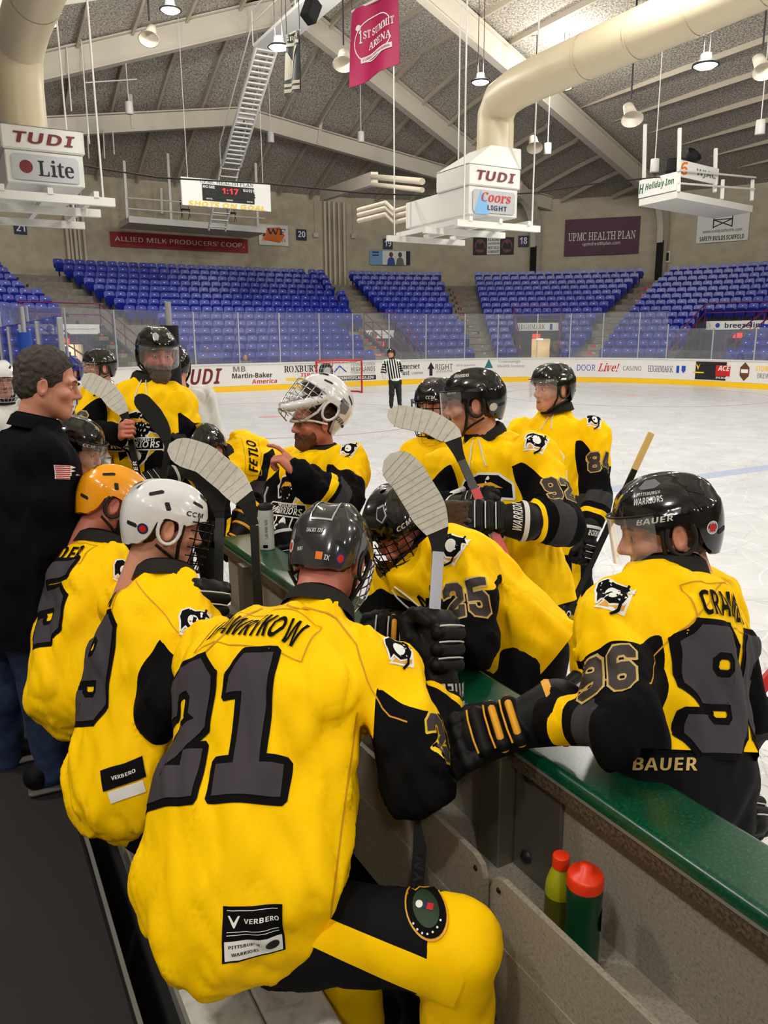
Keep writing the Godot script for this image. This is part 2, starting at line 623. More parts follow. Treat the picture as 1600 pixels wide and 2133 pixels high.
func make_materials() -> void:
	M.concrete = grained("concrete", noise_tex(3, 0.012, 512, [[0.0, Color(0.40, 0.38, 0.35)], [1.0, Color(0.56, 0.53, 0.49)]]), 0.5, 0.85, 0.15)
	M.block = grained("painted_block", noise_tex(4, 0.01, 512, [[0.0, Color(0.68, 0.64, 0.555)], [1.0, Color(0.78, 0.745, 0.66)]]), 0.25, 0.85, 0.1)
	M.foam = grained("sprayed_insulation", noise_tex(5, 0.06, 512, [[0.0, Color(0.40, 0.375, 0.34)], [0.3, Color(0.52, 0.495, 0.45)], [0.5, Color(0.68, 0.65, 0.60)], [0.7, Color(0.80, 0.77, 0.72)], [1.0, Color(0.88, 0.85, 0.80)]], 4), 0.3, 0.95, 4.0)
	M.steel = mat("painted_steel", Color(0.79, 0.76, 0.70), 0.5)
	M.rib = mat("rib_steel", Color(0.70, 0.66, 0.59), 0.6)
	M.white = mat("white_paint", Color(0.86, 0.86, 0.84), 0.45)
	M.duct = mat("duct_paint", Color(0.84, 0.79, 0.67), 0.42)
	M.pipe = mat("pipe_paint", Color(0.80, 0.76, 0.68), 0.45)
	M.dark = mat("dark_metal", Color(0.05, 0.05, 0.055), 0.5)
	M.black = mat("matte_black", Color(0.022, 0.022, 0.024), 0.75)
	M.ink = mat("black_print", Color(0.03, 0.03, 0.035), 0.6)
	M.navy = mat("navy_print", Color(0.05, 0.10, 0.30), 0.55)
	M.maroon = mat("maroon_print", Color(0.42, 0.03, 0.10), 0.5)
	M.redcloth = mat("red_banner", Color(0.62, 0.08, 0.13), 0.6)
	M.plum = mat("plum_banner", Color(0.31, 0.14, 0.24), 0.6)
	M.magenta = mat("magenta_banner", Color(0.66, 0.07, 0.32), 0.55)
	M.green = mat("green_print", Color(0.02, 0.40, 0.16), 0.55)
	M.teal = mat("teal_print", Color(0.05, 0.42, 0.44), 0.55)
	M.bluep = mat("blue_print", Color(0.06, 0.27, 0.66), 0.55)
	M.skyp = mat("sky_print", Color(0.45, 0.66, 0.84), 0.55)
	M.orange = mat("orange_print", Color(0.90, 0.46, 0.08), 0.55)
	M.redp = mat("red_print", Color(0.74, 0.06, 0.08), 0.5)
	M.yellowp = mat("yellow_print", Color(0.93, 0.78, 0.10), 0.5)
	M.brown = mat("brown_print", Color(0.36, 0.20, 0.10), 0.6)
	M.grey = mat("grey_print", Color(0.42, 0.43, 0.45), 0.6)
	M.silver = mat("silver_print", Color(0.70, 0.71, 0.73), 0.35, 0.3)
	M.whitep = mat("white_print", Color(0.90, 0.90, 0.89), 0.5)
	M.ice = grained("ice", ice_texture(), 0.11, 0.36, 0.0)
	M.board = mat("dasher_white", Color(0.86, 0.85, 0.84), 0.3)
	M.kick = mat("dasher_yellow", Color(0.93, 0.74, 0.05), 0.35)
	M.capw = mat("dasher_cap", Color(0.80, 0.80, 0.80), 0.35)
	M.glass = mat("rink_glass", Color(0.92, 0.95, 0.97, 0.05), 0.02, 0.0, {"transparency": BaseMaterial3D.TRANSPARENCY_ALPHA})
	M.alu = mat("aluminium", Color(0.74, 0.75, 0.77), 0.35, 0.6)
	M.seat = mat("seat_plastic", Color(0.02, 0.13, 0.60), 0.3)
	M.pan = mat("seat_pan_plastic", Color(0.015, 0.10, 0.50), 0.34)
	M.rail = mat("rail_purple", Color(0.44, 0.13, 0.36), 0.4)
	M.slate = mat("slate_paint", Color(0.21, 0.24, 0.31), 0.6)
	M.redframe = mat("goal_red", Color(0.70, 0.05, 0.06), 0.4)
	M.net = mat("goal_netting", Color(0.78, 0.78, 0.76), 0.8)
	M.exit = mat("exit_sign", Color(0.85, 0.25, 0.2), 0.4, 0.0, {"emission_enabled": true, "emission": Color(1.0, 0.25, 0.18), "emission_energy_multiplier": 0.6})
	M.led = mat("red_display_digits", Color(0.8, 0.08, 0.1), 0.4, 0.0, {"emission_enabled": true, "emission": Color(1.0, 0.12, 0.18), "emission_energy_multiplier": 1.2})
	M.lampglow = mat("lamp_lens", Color(1, 1, 1), 0.4, 0.0, {"emission_enabled": true, "emission": Color(1.0, 0.97, 0.92), "emission_energy_multiplier": 9.0})
	M.bannergreen = mat("green_banner", Color(0.10, 0.14, 0.13), 0.6)
	M.cream = mat("cream_print", Color(0.80, 0.77, 0.64), 0.6)
	M.rubber = mat("floor_rubber", Color(0.06, 0.055, 0.05), 0.8)
	M.matt = grained("speckled_rubber", noise_tex(11, 0.35, 512, [[0.0, Color(0.07, 0.062, 0.068)], [0.6, Color(0.11, 0.10, 0.105)], [0.8, Color(0.19, 0.175, 0.175)], [1.0, Color(0.32, 0.30, 0.30)]], 2), 3.0, 0.75, 0.05)
	M.trimgrey = mat("edge_trim", Color(0.55, 0.55, 0.53), 0.4, 0.4)
	M.benchw = grained("bench_paint", noise_tex(12, 0.02, 512, [[0.0, Color(0.60, 0.58, 0.54)], [0.4, Color(0.74, 0.73, 0.70)], [1.0, Color(0.80, 0.79, 0.77)]], 5), 2.0, 0.45, 0.02)
	M.capgreen = grained("green_plastic", noise_tex(13, 0.05, 512, [[0.0, Color(0.005, 0.19, 0.12)], [0.6, Color(0.01, 0.27, 0.175)], [0.8, Color(0.03, 0.34, 0.23)], [1.0, Color(0.22, 0.50, 0.39)]], 5), 4.0, 0.28, 0.03)
	M.railworn = grained("worn_rail", noise_tex(14, 0.03, 512, [[0.0, Color(0.16, 0.11, 0.07)], [0.5, Color(0.33, 0.27, 0.2)], [1.0, Color(0.42, 0.37, 0.31)]], 5), 6.0, 0.6)
	M.puck = grained("scuffed_plastic", noise_tex(15, 0.06, 1024, [[0.0, Color(0.30, 0.28, 0.24)], [0.25, Color(0.52, 0.49, 0.44)], [1.0, Color(0.62, 0.59, 0.54)]], 5), 1.6, 0.5, 0.02)
	M.alu2 = mat("brushed_steel", Color(0.50, 0.48, 0.44), 0.38, 0.75)
	M.foamblack = mat("black_foam", Color(0.03, 0.03, 0.032), 0.85)
	M.gatorgreen = mat("green_bottle_plastic", Color(0.01, 0.22, 0.12), 0.35)
	M.lidorange = mat("orange_lid", Color(0.90, 0.20, 0.05), 0.4)
	M.gatoryellow = mat("yellow_drink", Color(0.62, 0.62, 0.10), 0.15)
	M.labelolive = mat("olive_label", Color(0.30, 0.30, 0.08), 0.35)
	M.frosted = mat("frosted_plastic", Color(0.72, 0.74, 0.74), 0.35)
	M.clearplastic = mat("clear_plastic", Color(0.9, 0.93, 0.95, 0.22), 0.06, 0.0, {"transparency": BaseMaterial3D.TRANSPARENCY_ALPHA})
	M.redline = mat("ice_red_line", Color(0.86, 0.62, 0.62), 0.2)
	M.blueline = mat("ice_blue_line", Color(0.68, 0.72, 0.82), 0.3)

# skate cuts and snow on grey-white ice
func ice_texture() -> ImageTexture:
	var im := Image.create(1024, 1024, false, Image.FORMAT_RGB8)
	var rn := RandomNumberGenerator.new()
	rn.seed = 44
	var nz := FastNoiseLite.new()
	nz.seed = 9
	nz.frequency = 0.012
	nz.fractal_octaves = 4
	var nimg := nz.get_seamless_image(1024, 1024)
	for y in 1024:
		for x in 1024:
			var a := nimg.get_pixel(x, y).r
			var w := 0.735 + a * 0.09
			im.set_pixel(x, y, Color(w - 0.006, w, w + 0.012))
	for k in 1500:
		var p := Vector2(rn.randf() * 1024, rn.randf() * 1024)
		var an := rn.randf() * TAU
		var bend := rn.randf_range(-0.012, 0.012)
		var tone := rn.randf_range(-0.14, 0.12)
		for q in rn.randi_range(30, 180):
			var xi := posmod(int(p.x), 1024)
			var yi := posmod(int(p.y), 1024)
			var c := im.get_pixel(xi, yi)
			im.set_pixel(xi, yi, Color(c.r + tone, c.g + tone, c.b + tone))
			p += Vector2(cos(an), sin(an))
			an += bend
	return ImageTexture.create_from_image(im)

# point beside the rink: s runs along the boards from the middle of the end, off is the distance outwards
func rim(s: float, off: float, y: float) -> Vector3:
	var a := absf(s)
	var sg := 1.0 if s >= 0.0 else -1.0
	var x := a
	var z := -29.2 - off
	if a >= 17.7518:
		x = 12.9 + off; z = -20.7 + a - 17.7518
	elif a > 4.4:
		var t := (a - 4.4) / 8.5
		x = 4.4 + (8.5 + off) * sin(t); z = -20.7 - (8.5 + off) * cos(t)
	return Vector3(MIDX + sg * x, y, z)

func rim_out(s: float) -> Vector3:
	return (rim(s, 1.0, 0.0) - rim(s, 0.0, 0.0)).normalized()

# wall with thickness that follows the rim
func ribbon(s0: float, s1: float, step: float, off0: float, off1: float, y0: float, y1: float) -> Geo:
	var g := Geo.new()
	var cnt := maxi(1, int(ceil((s1 - s0) / step)))
	var rows := [[], [], [], []]
	for k in cnt + 1:
		var s := lerpf(s0, s1, float(k) / cnt)
		rows[0].append(rim(s, off0, y0)); rows[1].append(rim(s, off0, y1))
		rows[2].append(rim(s, off1, y1)); rows[3].append(rim(s, off1, y0))
	for e in 4: g.sheet([rows[e], rows[(e + 1) % 4]], true)
	for k in [0, cnt]: g.quad(rows[0][k], rows[1][k], rows[2][k], rows[3][k])
	return g

func rim_print(t: PackedVector2Array, s: float, off: float, y: float) -> Geo:
	return wrapped(t, func(p: Vector2): return [rim(s + p.x, off, y + p.y), -rim_out(s + p.x)], 0.3, 0.0)

const RIDGE := 15.6
const EAVE := 10.1
func ridge_of(e: Vector3) -> Vector3:
	return Vector3(MIDX, RIDGE, clampf(e.z, -32.2, 40.0))

func roof_y(x: float, z: float) -> float:
	if z > -32.2: return RIDGE - (RIDGE - EAVE) * absf(x - MIDX) / 27.9
	var dv := Vector2(x - MIDX, z + 32.2)
	if dv.length() < 0.05: return RIDGE
	var lo := 0.0
	var hi := 60.0
	var u := dv.normalized()
	for k in 24:
		var m := (lo + hi) * 0.5
		var p := Vector2(absf(u.x * m), -32.2 + u.y * m)
		var dist := 0.0
		if p.x < 4.4: dist = -29.2 - p.y
		elif p.y > -20.7: dist = p.x - 12.9
		else: dist = Vector2(p.x - 4.4, p.y + 20.7).length() - 8.5
		if dist < 15.0: lo = m
		else: hi = m
	return RIDGE - (RIDGE - EAVE) * dv.length() / lo

func build_shell() -> void:
	var g := Geo.new()
	g.box(Vector3(14, -0.26, -2), Vector3(62, 0.5, 92))
	struct("floor", g, M.concrete, "concrete arena floor under rink and stands", "floor")
	# outer walls follow the bowl at fifteen metres, the rear is closed straight
	struct("wall_end", ribbon(-17.7518, 17.7518, 1.0, 15.0, 15.3, 0.0, EAVE + 0.2), M.block, "tan painted block wall behind the end stands", "wall")
	struct("wall_right", ribbon(17.7518, 75.0, 6.0, 15.0, 15.3, 0.0, EAVE + 0.2), M.block, "tan painted block wall behind the side stands", "wall")
	struct("wall_left", ribbon(-75.0, -17.7518, 6.0, 15.0, 15.3, 0.0, EAVE + 0.2), M.block, "tan painted block wall behind the benches", "wall")
	struct("wall_rear", Geo.new().box(Vector3(MIDX, 8, 36.5), Vector3(57, 16.4, 0.3)), M.block, "tan painted block wall closing the hall", "wall")
	# roof
	var top := []
	var low := []
	for k in 141:
		var s := lerpf(-75.0, 75.0, k / 140.0)
		var e := rim(s, 15.3, EAVE)
		var r := ridge_of(e)
		var ra := []
		for q in 9: ra.append(r.lerp(e, q / 8.0))
		low.append(ra)
		var rb := []
		for q in 9: rb.append(r.lerp(e, q / 8.0) + Vector3(0, 0.3, 0))
		top.append(rb)
	var roof := Geo.new()
	roof.sheet(low)
	roof.sheet(top, true)
	var c := struct("ceiling", roof, M.foam, "grey sprayed insulation ceiling between the roof beams", "ceiling")
	# ribs under the ceiling, running down to the end wall and along the hall
	for x in range(-12, 41, 2):
		var pts := []
		for q in 22:
			var z := -44.0 + q * 0.75
			var px := x + 0.15
			var out := 0.0
			var ax: float = absf(px - MIDX)
			if ax < 4.4: out = -29.2 - z
			elif z > -20.7: out = ax - 12.9
			else: out = Vector2(ax - 4.4, z + 20.7).length() - 8.5
			if out > 14.9: continue
			pts.append(Vector3(px, roof_y(px, z) - 0.10, z))
		if pts.size() < 2: continue
		pts.append(Vector3(pts[-1].x, roof_y(pts[-1].x, 0) - 0.10, 30.0))
		var rg := Geo.new()
		for q in pts.size() - 1: rg.bar(pts[q], pts[q + 1], 0.10, 0.22)
		obj("rib", rg, M.rib, c)
	# main frames: deep beams from the ridge to the columns
	var col_a := rim(4.4 + deg_to_rad(38.5) * 8.5, 14.3, 0)
	var col_b := rim(4.4 + deg_to_rad(57.0) * 8.5, 14.3, 0)
	var col_c := rim(24.0, 14.3, 0)
	frame(Vector3(MIDX, 15.3, -32.2), col_a)
	frame(Vector3(MIDX, 15.3, -25.7), col_b)
	frame(Vector3(MIDX, 15.3, -17.0), col_c)
	frame(Vector3(MIDX, 15.3, -8.0), rim(33.0, 14.3, 0))
	frame(Vector3(MIDX, 15.3, -32.2), rim(-4.4 - deg_to_rad(38.5) * 8.5, 14.3, 0))
	frame(Vector3(MIDX, 15.3, -25.7), rim(-4.4 - deg_to_rad(57.0) * 8.5, 14.3, 0))
	# lower cross beam of the end bay
	var b := Geo.new()
	for e in [[Vector3(MIDX, 12.45, -38.4), Vector3(6.170, 11.108, -38.400)], [Vector3(MIDX, 12.45, -38.4), Vector3(28.645, 10.572, -38.400)]]:
		var d: Vector3 = e[1] - e[0]
		ibeam(b, e[0], e[0] + d * 1.35, 0.75, 0.34)
	obj("roof_beam", b, M.steel, c)
	for e in [[Vector3(8.850, 12.843, -38.400), Vector3(8.877, 11.302, -38.400)], [Vector3(18.383, 13.351, -38.400), Vector3(18.068, 11.633, -38.400)]]:
		obj("brace", Geo.new().bar(e[0], e[1], 0.16, 0.16), M.steel, c)

func ibeam(g: Geo, a: Vector3, b: Vector3, depth: float, w: float) -> void:
	var up := Vector3.UP
	g.bar(a, b, 0.06, depth - 0.08)
	var z := (b - a).normalized()
	var y := z.cross(up.cross(z).normalized())
	g.bar(a + y * depth * 0.5, b + y * depth * 0.5, w, 0.05)
	g.bar(a - y * depth * 0.5, b - y * depth * 0.5, w, 0.05)

# rigid frame: rafter, curved knee and column
func frame(peak: Vector3, col: Vector3) -> void:
	var t := thing("roof_frame", frame_labels[frame_count], "roof frame", Vector3.ZERO, "")
	t.set_meta("kind", "structure")
	frame_count += 1
	var flat_dir := Vector3(col.x - peak.x, 0, col.z - peak.z).normalized()
	var top := Vector3(col.x, roof_y(col.x, col.z) - 0.55, col.z)
	var d := (top - peak).normalized()
	var g := Geo.new()
	ibeam(g, peak + Vector3(0, -0.25, 0), top - d * 2.2 + Vector3(0, -0.05, 0), 0.95, 0.36)
	obj("rafter", g, M.steel, t)
	# knee as a swept plate
	var k := Geo.new()
	var prev := top - d * 2.3
	var list := []
	for q in 9:
		var an := q / 8.0
		var p0 := top - d * 2.3
		var p1 := top + flat_dir * 0.1
		var p2 := Vector3(col.x, top.y - 2.4, col.z)
		list.append(p0.lerp(p1, an).lerp(p1.lerp(p2, an), an))
	for q in 8: k.bar(list[q], list[q + 1] + (list[q + 1] - list[q]) * 0.06, 0.34, 0.8, flat_dir if q > 4 else Vector3.UP)
	obj("knee", k, M.steel, t)
	obj("column", Geo.new().bar(Vector3(col.x, 0.0, col.z), Vector3(col.x, top.y - 2.3, col.z), 0.36, 0.5, flat_dir), M.steel, t)
	obj("column_pad", Geo.new().box(Vector3(col.x, 6.3, col.z) - flat_dir * 0.28, Vector3(0.4, 2.2, 0.1), Basis.looking_at(flat_dir), 0.01), M.black, t)

var frame_count := 0
var frame_labels := ["tan steel roof frame beside the purple wall banner, from ridge to column", "tan steel roof frame behind the round duct, its column by the white scaffold banner",
	"tan steel roof frame crossing the upper corner behind the duct", "tan steel roof frame over the side stands", "tan steel roof frame behind the hanging heater with the round duct above", "tan steel roof frame over the near stands"]

# ------------------------------------------------------------------ rink
func build_rink() -> void:
	var poly := PackedVector2Array()
	for k in 61:
		var p := rim(lerpf(-55.0, 55.0, k / 60.0), -0.02, 0)
		poly.append(Vector2(p.x, -p.z))
	var fine := PackedVector2Array()
	for k in 161:
		var p := rim(lerpf(-52.0, 52.0, k / 160.0), -0.02, 0)
		fine.append(Vector2(p.x, -p.z))
	var ice := Geo.new().prism(fine, 0.03, Vector3(0, -0.01, 0), Basis(Vector3.RIGHT, Vector3(0, 0, -1), Vector3.UP))
	var io := struct("floor_ice", ice, M.ice, "scratched white ice sheet of the hockey rink", "ice")
	# painted lines under the surface
	obj("goal_line", Geo.new().box(Vector3(MIDX, 0.007, -25.6), Vector3(25.0, 0.004, 0.06)), M.redline, io)
	obj("blue_line", Geo.new().box(Vector3(MIDX, 0.007, -7.4), Vector3(25.7, 0.004, 0.30)), M.blueline, io)
	for c in [Vector3(MIDX + 6.7, 0.0075, -19.2), Vector3(MIDX - 6.7, 0.0075, -19.2)]:
		ring(c, 4.5, 0.06, M.redline, io, "faceoff_circle")
		obj("faceoff_spot", Geo.new().lathe([Vector2(0.0, 0.001), Vector2(0.3, 0.001), Vector2(0.3, -0.002)], c, Basis(), 20), M.redline, io)
	ring(Vector3(MIDX, 0.0075, 1.5), 4.5, 0.06, M.blueline, io, "center_circle")
	obj("faceoff_spot", Geo.new().lathe([Vector2(0.0, 0.001), Vector2(0.3, 0.001), Vector2(0.3, -0.002)], Vector3(MIDX + 6.7, 0.0075, -5.5), Basis(), 20), M.redline, io)
	# boards and glass: one set for the end and far side, one for the near side beyond the gate
	var bd := thing("dasher_boards", "white rink boards with yellow kick strip and printed adverts round the far end", "rink boards")
	bd.set_meta("kind", "structure")
	var near_end := -33.2
	obj("panel", ribbon(near_end, 50.0, 0.3, 0.0, 0.12, 0.22, 1.02), M.board, bd)
	obj("kick_strip", ribbon(near_end, 50.0, 0.3, -0.012, 0.10, 0.0, 0.215), M.kick, bd)
	obj("top_cap", ribbon(near_end, 50.0, 0.3, -0.02, 0.16, 1.02, 1.08), M.capw, bd)
	adverts(bd)
	var gl := thing("rink_glass", "clear glass panes on slim posts above the far rink boards", "rink glass")
	gl.set_meta("kind", "structure")
	var stops := [-29.2, -27.0, -24.6, -22.2, -19.8, -17.6, -15.4, -13.2, -11.2]
	for p in [-8.964, -5.713, -3.950, -2.265, -0.530, 1.005, 2.757, 4.625, 6.540, 8.081, 9.851, 11.300, 12.710, 14.262, 15.508]: stops.append(p)
	for k in stops.size():
		var s: float = stops[k]
		var high := 3.02 if s < 15.402 else 2.5
		if s < -19.0: high = 2.3
		if k < stops.size() - 1:
			obj("pane", ribbon(s + 0.03, stops[k + 1] - 0.03, 0.9, 0.045, 0.057, 1.08, high), M.glass, gl)
		obj("post", Geo.new().box(rim(s, 0.05, (1.08 + high) * 0.5 - 0.02), Vector3(0.045, high - 1.08, 0.06), Basis.looking_at(rim_out(s)), 0.008), M.alu, gl)
	for p in [[15.508, 17.526], [17.526, 19.420], [19.420, 21.959]]:
		obj("pane", ribbon(p[0] + 0.03, p[1] - 0.03, 0.9, 0.045, 0.057, 1.08, 2.3), M.glass, gl)
		obj("post", Geo.new().box(rim(p[1], 0.05, 1.69), Vector3(0.045, 1.22, 0.06), Basis.looking_at(rim_out(p[1])), 0.008), M.alu, gl)
	# goal at the far end
	var gp := Vector3(12.75, 0.0, -25.7)
	var go := thing("hockey_goal", "red framed hockey goal with white netting by the end boards", "goal", gp)
	var fr := Geo.new()
	fr.tube([Vector3(-0.92, 0, 0), Vector3(-0.92, 1.18, 0), Vector3(-0.88, 1.22, 0), Vector3(0.88, 1.22, 0), Vector3(0.92, 1.18, 0), Vector3(0.92, 0, 0)], 0.035, 8)
	obj("post_frame", fr, M.redframe, go)
	var ba := Geo.new()
	for sx in [-1.0, 1.0]:
		ba.tube([Vector3(sx * 0.92, 0.03, 0), Vector3(sx * 1.05, 0.03, -0.5), Vector3(sx * 0.7, 0.03, -1.05), Vector3(0, 0.03, -1.12)], 0.03, 6)
		ba.tube([Vector3(sx * 0.9, 1.2, 0), Vector3(sx * 0.8, 1.15, -0.35), Vector3(sx * 0.35, 1.12, -0.5), Vector3(0, 1.12, -0.52)], 0.02, 6)
	ba.tube([Vector3(0, 0.03, -1.12), Vector3(0, 0.6, -0.85), Vector3(0, 1.12, -0.52)], 0.02, 6)
	obj("base_frame", ba, M.redframe, go)
	var ne := Geo.new()
	for q in 13:
		var f := q / 12.0
		var x := lerpf(-1.0, 1.0, f)
		ne.tube([Vector3(x * 0.9, 1.2, -0.03), Vector3(x * 0.75, 1.12, -0.5 + absf(x) * 0.2), Vector3(x * 1.0, 0.05, -1.1 + absf(x) * 0.5)], 0.006, 4, false)
	for q in 7:
		var y := 0.12 + q * 0.16
		ne.tube([Vector3(-0.93, y, 0), Vector3(-0.9 - 0.08 * (1 - y), y, -0.4), Vector3(-0.45, y, -0.98 + y * 0.42), Vector3(0.45, y, -0.98 + y * 0.42), Vector3(0.9 + 0.08 * (1 - y), y, -0.4), Vector3(0.93, y, 0)], 0.006, 4, false)
	obj("netting", ne, M.net, go)
	obj("skirt_pad", Geo.new().box(Vector3(0, 0.09, -1.1), Vector3(1.2, 0.18, 0.08), Basis(), 0.02), M.whitep, go)

func ring(c: Vector3, r: float, w: float, m: Material, parent: Node3D, called: String) -> void:
	var rows := [[], []]
	for k in 97:
		var dv := Vector3(cos(TAU * k / 96), 0, sin(TAU * k / 96))
		rows[0].append(c + dv * (r - w * 0.5)); rows[1].append(c + dv * (r + w * 0.5))
	obj(called, Geo.new().sheet(rows), m, parent)

func ad(bd: Node3D, called: String, t: PackedVector2Array, s: float, y: float, m: Material, off := -0.006) -> void:
	obj(called, rim_print(t, s, off, y), m, bd)

func adverts(bd: Node3D) -> void:
	var y := 0.64
	ad(bd, "advert_lettering", lettering("TUDI", 0.58, true, 1.62, 0.25), -5.577, y - 0.02, M.maroon)
	ad(bd, "advert_lettering", lettering("MB", 0.20, true, 0.5), -4.009, y + 0.22, M.grey)
	ad(bd, "advert_lettering", lettering("Martin-Baker", 0.20, true, 1.65), -3.478, y - 0.03, M.ink)
	ad(bd, "advert_lettering", lettering("America", 0.18, true, 1.05, 0.2), -2.978, y - 0.27, M.redp)
	ad(bd, "advert_lettering", lettering("ROXBURY", 0.26, true, 1.5, 0.0, true), -1.388, y + 0.17, M.ink)
	ad(bd, "advert_lettering", lettering("TIRE", 0.14, true, 0.6), -1.133, y - 0.08, M.redp)
	ad(bd, "advert_stripe", poly_tris(rect(1.3, 0.10)), -1.430, y - 0.24, M.yellowp)
	ad(bd, "tire_mark", poly_tris(disc(0.33, Vector2.ZERO, 1.25)), -0.290, y, M.ink)
	ad(bd, "tire_mark", poly_tris(disc(0.17, Vector2.ZERO, 1.25)), -0.224, y, M.silver, -0.010)
	ad(bd, "advert_lettering", lettering("PENNSYLVANIA", 0.13, false, 1.15), 1.463, y + 0.29, M.grey)
	ad(bd, "advert_lettering", lettering("HIGHLANDS", 0.19, true, 1.15), 1.463, y + 0.09, M.grey)
	ad(bd, "advert_lettering", lettering("COMMUNITY COLLEGE", 0.07, false, 1.1), 1.463, y - 0.07, M.grey)
	ad(bd, "advert_stripe", poly_tris(rect(1.95, 0.19)), 1.096, y - 0.27, M.ink)
	ad(bd, "advert_lettering", lettering("PENNHIGHLANDS.EDU", 0.11, true, 1.75), 1.096, y - 0.27, M.whitep, -0.010)
	ad(bd, "mountain_mark", poly_tris(PackedVector2Array([Vector2(-0.35, -0.12), Vector2(-0.05, 0.18), Vector2(0.3, -0.12), Vector2(0.22, -0.12), Vector2(-0.05, 0.1), Vector2(-0.27, -0.12)])), 0.396, y + 0.1, M.bluep)
	ad(bd, "advert_lettering", lettering("Somerset", 0.22, true, 1.2, 0.0, true), 3.679, y + 0.14, M.ink)
	ad(bd, "advert_lettering", lettering("Trust", 0.20, true, 0.62, 0.0, true), 3.434, y - 0.13, M.ink)
	ad(bd, "advert_lettering", lettering("COMPANY", 0.09, false, 0.6), 4.175, y - 0.16, M.ink)
	ad(bd, "arrow_mark", poly_tris(PackedVector2Array([Vector2(-0.16, -0.3), Vector2(0.0, -0.3), Vector2(0, 0.0), Vector2(0.1, 0.0), Vector2(-0.08, 0.3), Vector2(-0.26, 0.0), Vector2(-0.16, 0.0)])), 4.946, y, M.ink)
	ad(bd, "advert_lettering", lettering("RIGHT", 0.24, false, 0.85), 5.528, y + 0.08, M.ink)
	ad(bd, "advert_lettering", lettering("ELEVATOR", 0.09, false, 0.8), 5.552, y - 0.12, M.grey)
	ad(bd, "advert_lettering", lettering("(814) 254-4794", 0.09, false, 0.9), 6.587, y + 0.12, M.grey)
	ad(bd, "triangle_mark", poly_tris(PackedVector2Array([Vector2(-0.2, -0.13), Vector2(0.2, -0.13), Vector2(0, 0.28)])), 7.679, y + 0.12, M.teal)
	ad(bd, "advert_lettering", lettering("Conemaugh", 0.15, false, 1.0, 0.0, true), 8.634, y + 0.26, M.grey)
	ad(bd, "advert_lettering", lettering("Health System", 0.15, false, 1.25, 0.0, true), 8.700, y + 0.06, M.grey)
	ad(bd, "advert_lettering", lettering("DOOR", 0.27, false, 0.8), 12.059, y, M.bluep)
	ad(bd, "advert_lettering", lettering("Live!", 0.38, true, 0.85, 0.3, true), 13.045, y + 0.02, M.redp)
	ad(bd, "advert_lettering", lettering("CASINO", 0.20, false, 0.8), 14.073, y, M.grey)
	ad(bd, "advert_lettering", lettering("HIGHMARK", 0.26, false, 1.1, 0.0, true), 15.317, y, M.navy)
	ad(bd, "cross_mark", poly_tris(rect(0.13, 0.3)), 16.085, y, M.bluep)
	ad(bd, "shield_mark", poly_tris(PackedVector2Array([Vector2(-0.09, 0.15), Vector2(-0.09, -0.05), Vector2(0, -0.16), Vector2(0.09, -0.05), Vector2(0.09, 0.15)])), 16.343, y, M.bluep)
	ad(bd, "advert_panel", poly_tris(rect(1.42, 0.72)), 17.593, y - 0.02, M.ink)
	ad(bd, "advert_panel", poly_tris(rect(0.66, 0.42)), 18.149, y + 0.0, M.redp, -0.010)
	ad(bd, "advert_lettering", lettering("ACE", 0.20, true, 0.5, 0.2), 18.193, y + 0.1, M.whitep, -0.014)
	ad(bd, "advert_lettering", lettering("(814) 341-8289", 0.09, true, 0.6), 18.149, y - 0.28, M.whitep, -0.010)
	ad(bd, "leaf_mark", poly_tris(PackedVector2Array([Vector2(-0.1, 0.16), Vector2(0, -0.1), Vector2(0.1, 0.18), Vector2(0.02, 0.04)])), 16.996, y + 0.1, M.yellowp, -0.010)
	ad(bd, "advert_stripe", poly_tris(rect(0.52, 0.05)), 17.018, y - 0.1, M.yellowp, -0.010)
	ad(bd, "diamond_mark", poly_tris(PackedVector2Array([Vector2(0, 0.36), Vector2(-0.2, 0.16), Vector2(-0.2, -0.16), Vector2(0, -0.36), Vector2(0.2, -0.16), Vector2(0.2, 0.16)])), 19.111, y, M.brown)
	ad(bd, "diamond_mark", poly_tris(rect(0.3, 0.14)), 19.111, y + 0.02, M.whitep, -0.010)
	ad(bd, "advert_lettering", lettering("STONE", 0.2, true, 0.62), 19.884, y + 0.14, M.yellowp)
	ad(bd, "advert_lettering", lettering("BREW", 0.18, false, 0.5), 19.924, y - 0.13, M.grey)

# ------------------------------------------------------------------ stands
func seat_s(a: float) -> float:
	return 4.4 + a if a < 0.0 else 4.4 + deg_to_rad(a) * 8.5

func row_y(k: float) -> float: return 0.62 + 0.335 * k
func row_off(k: float) -> float: return 2.2 + 0.8 * k

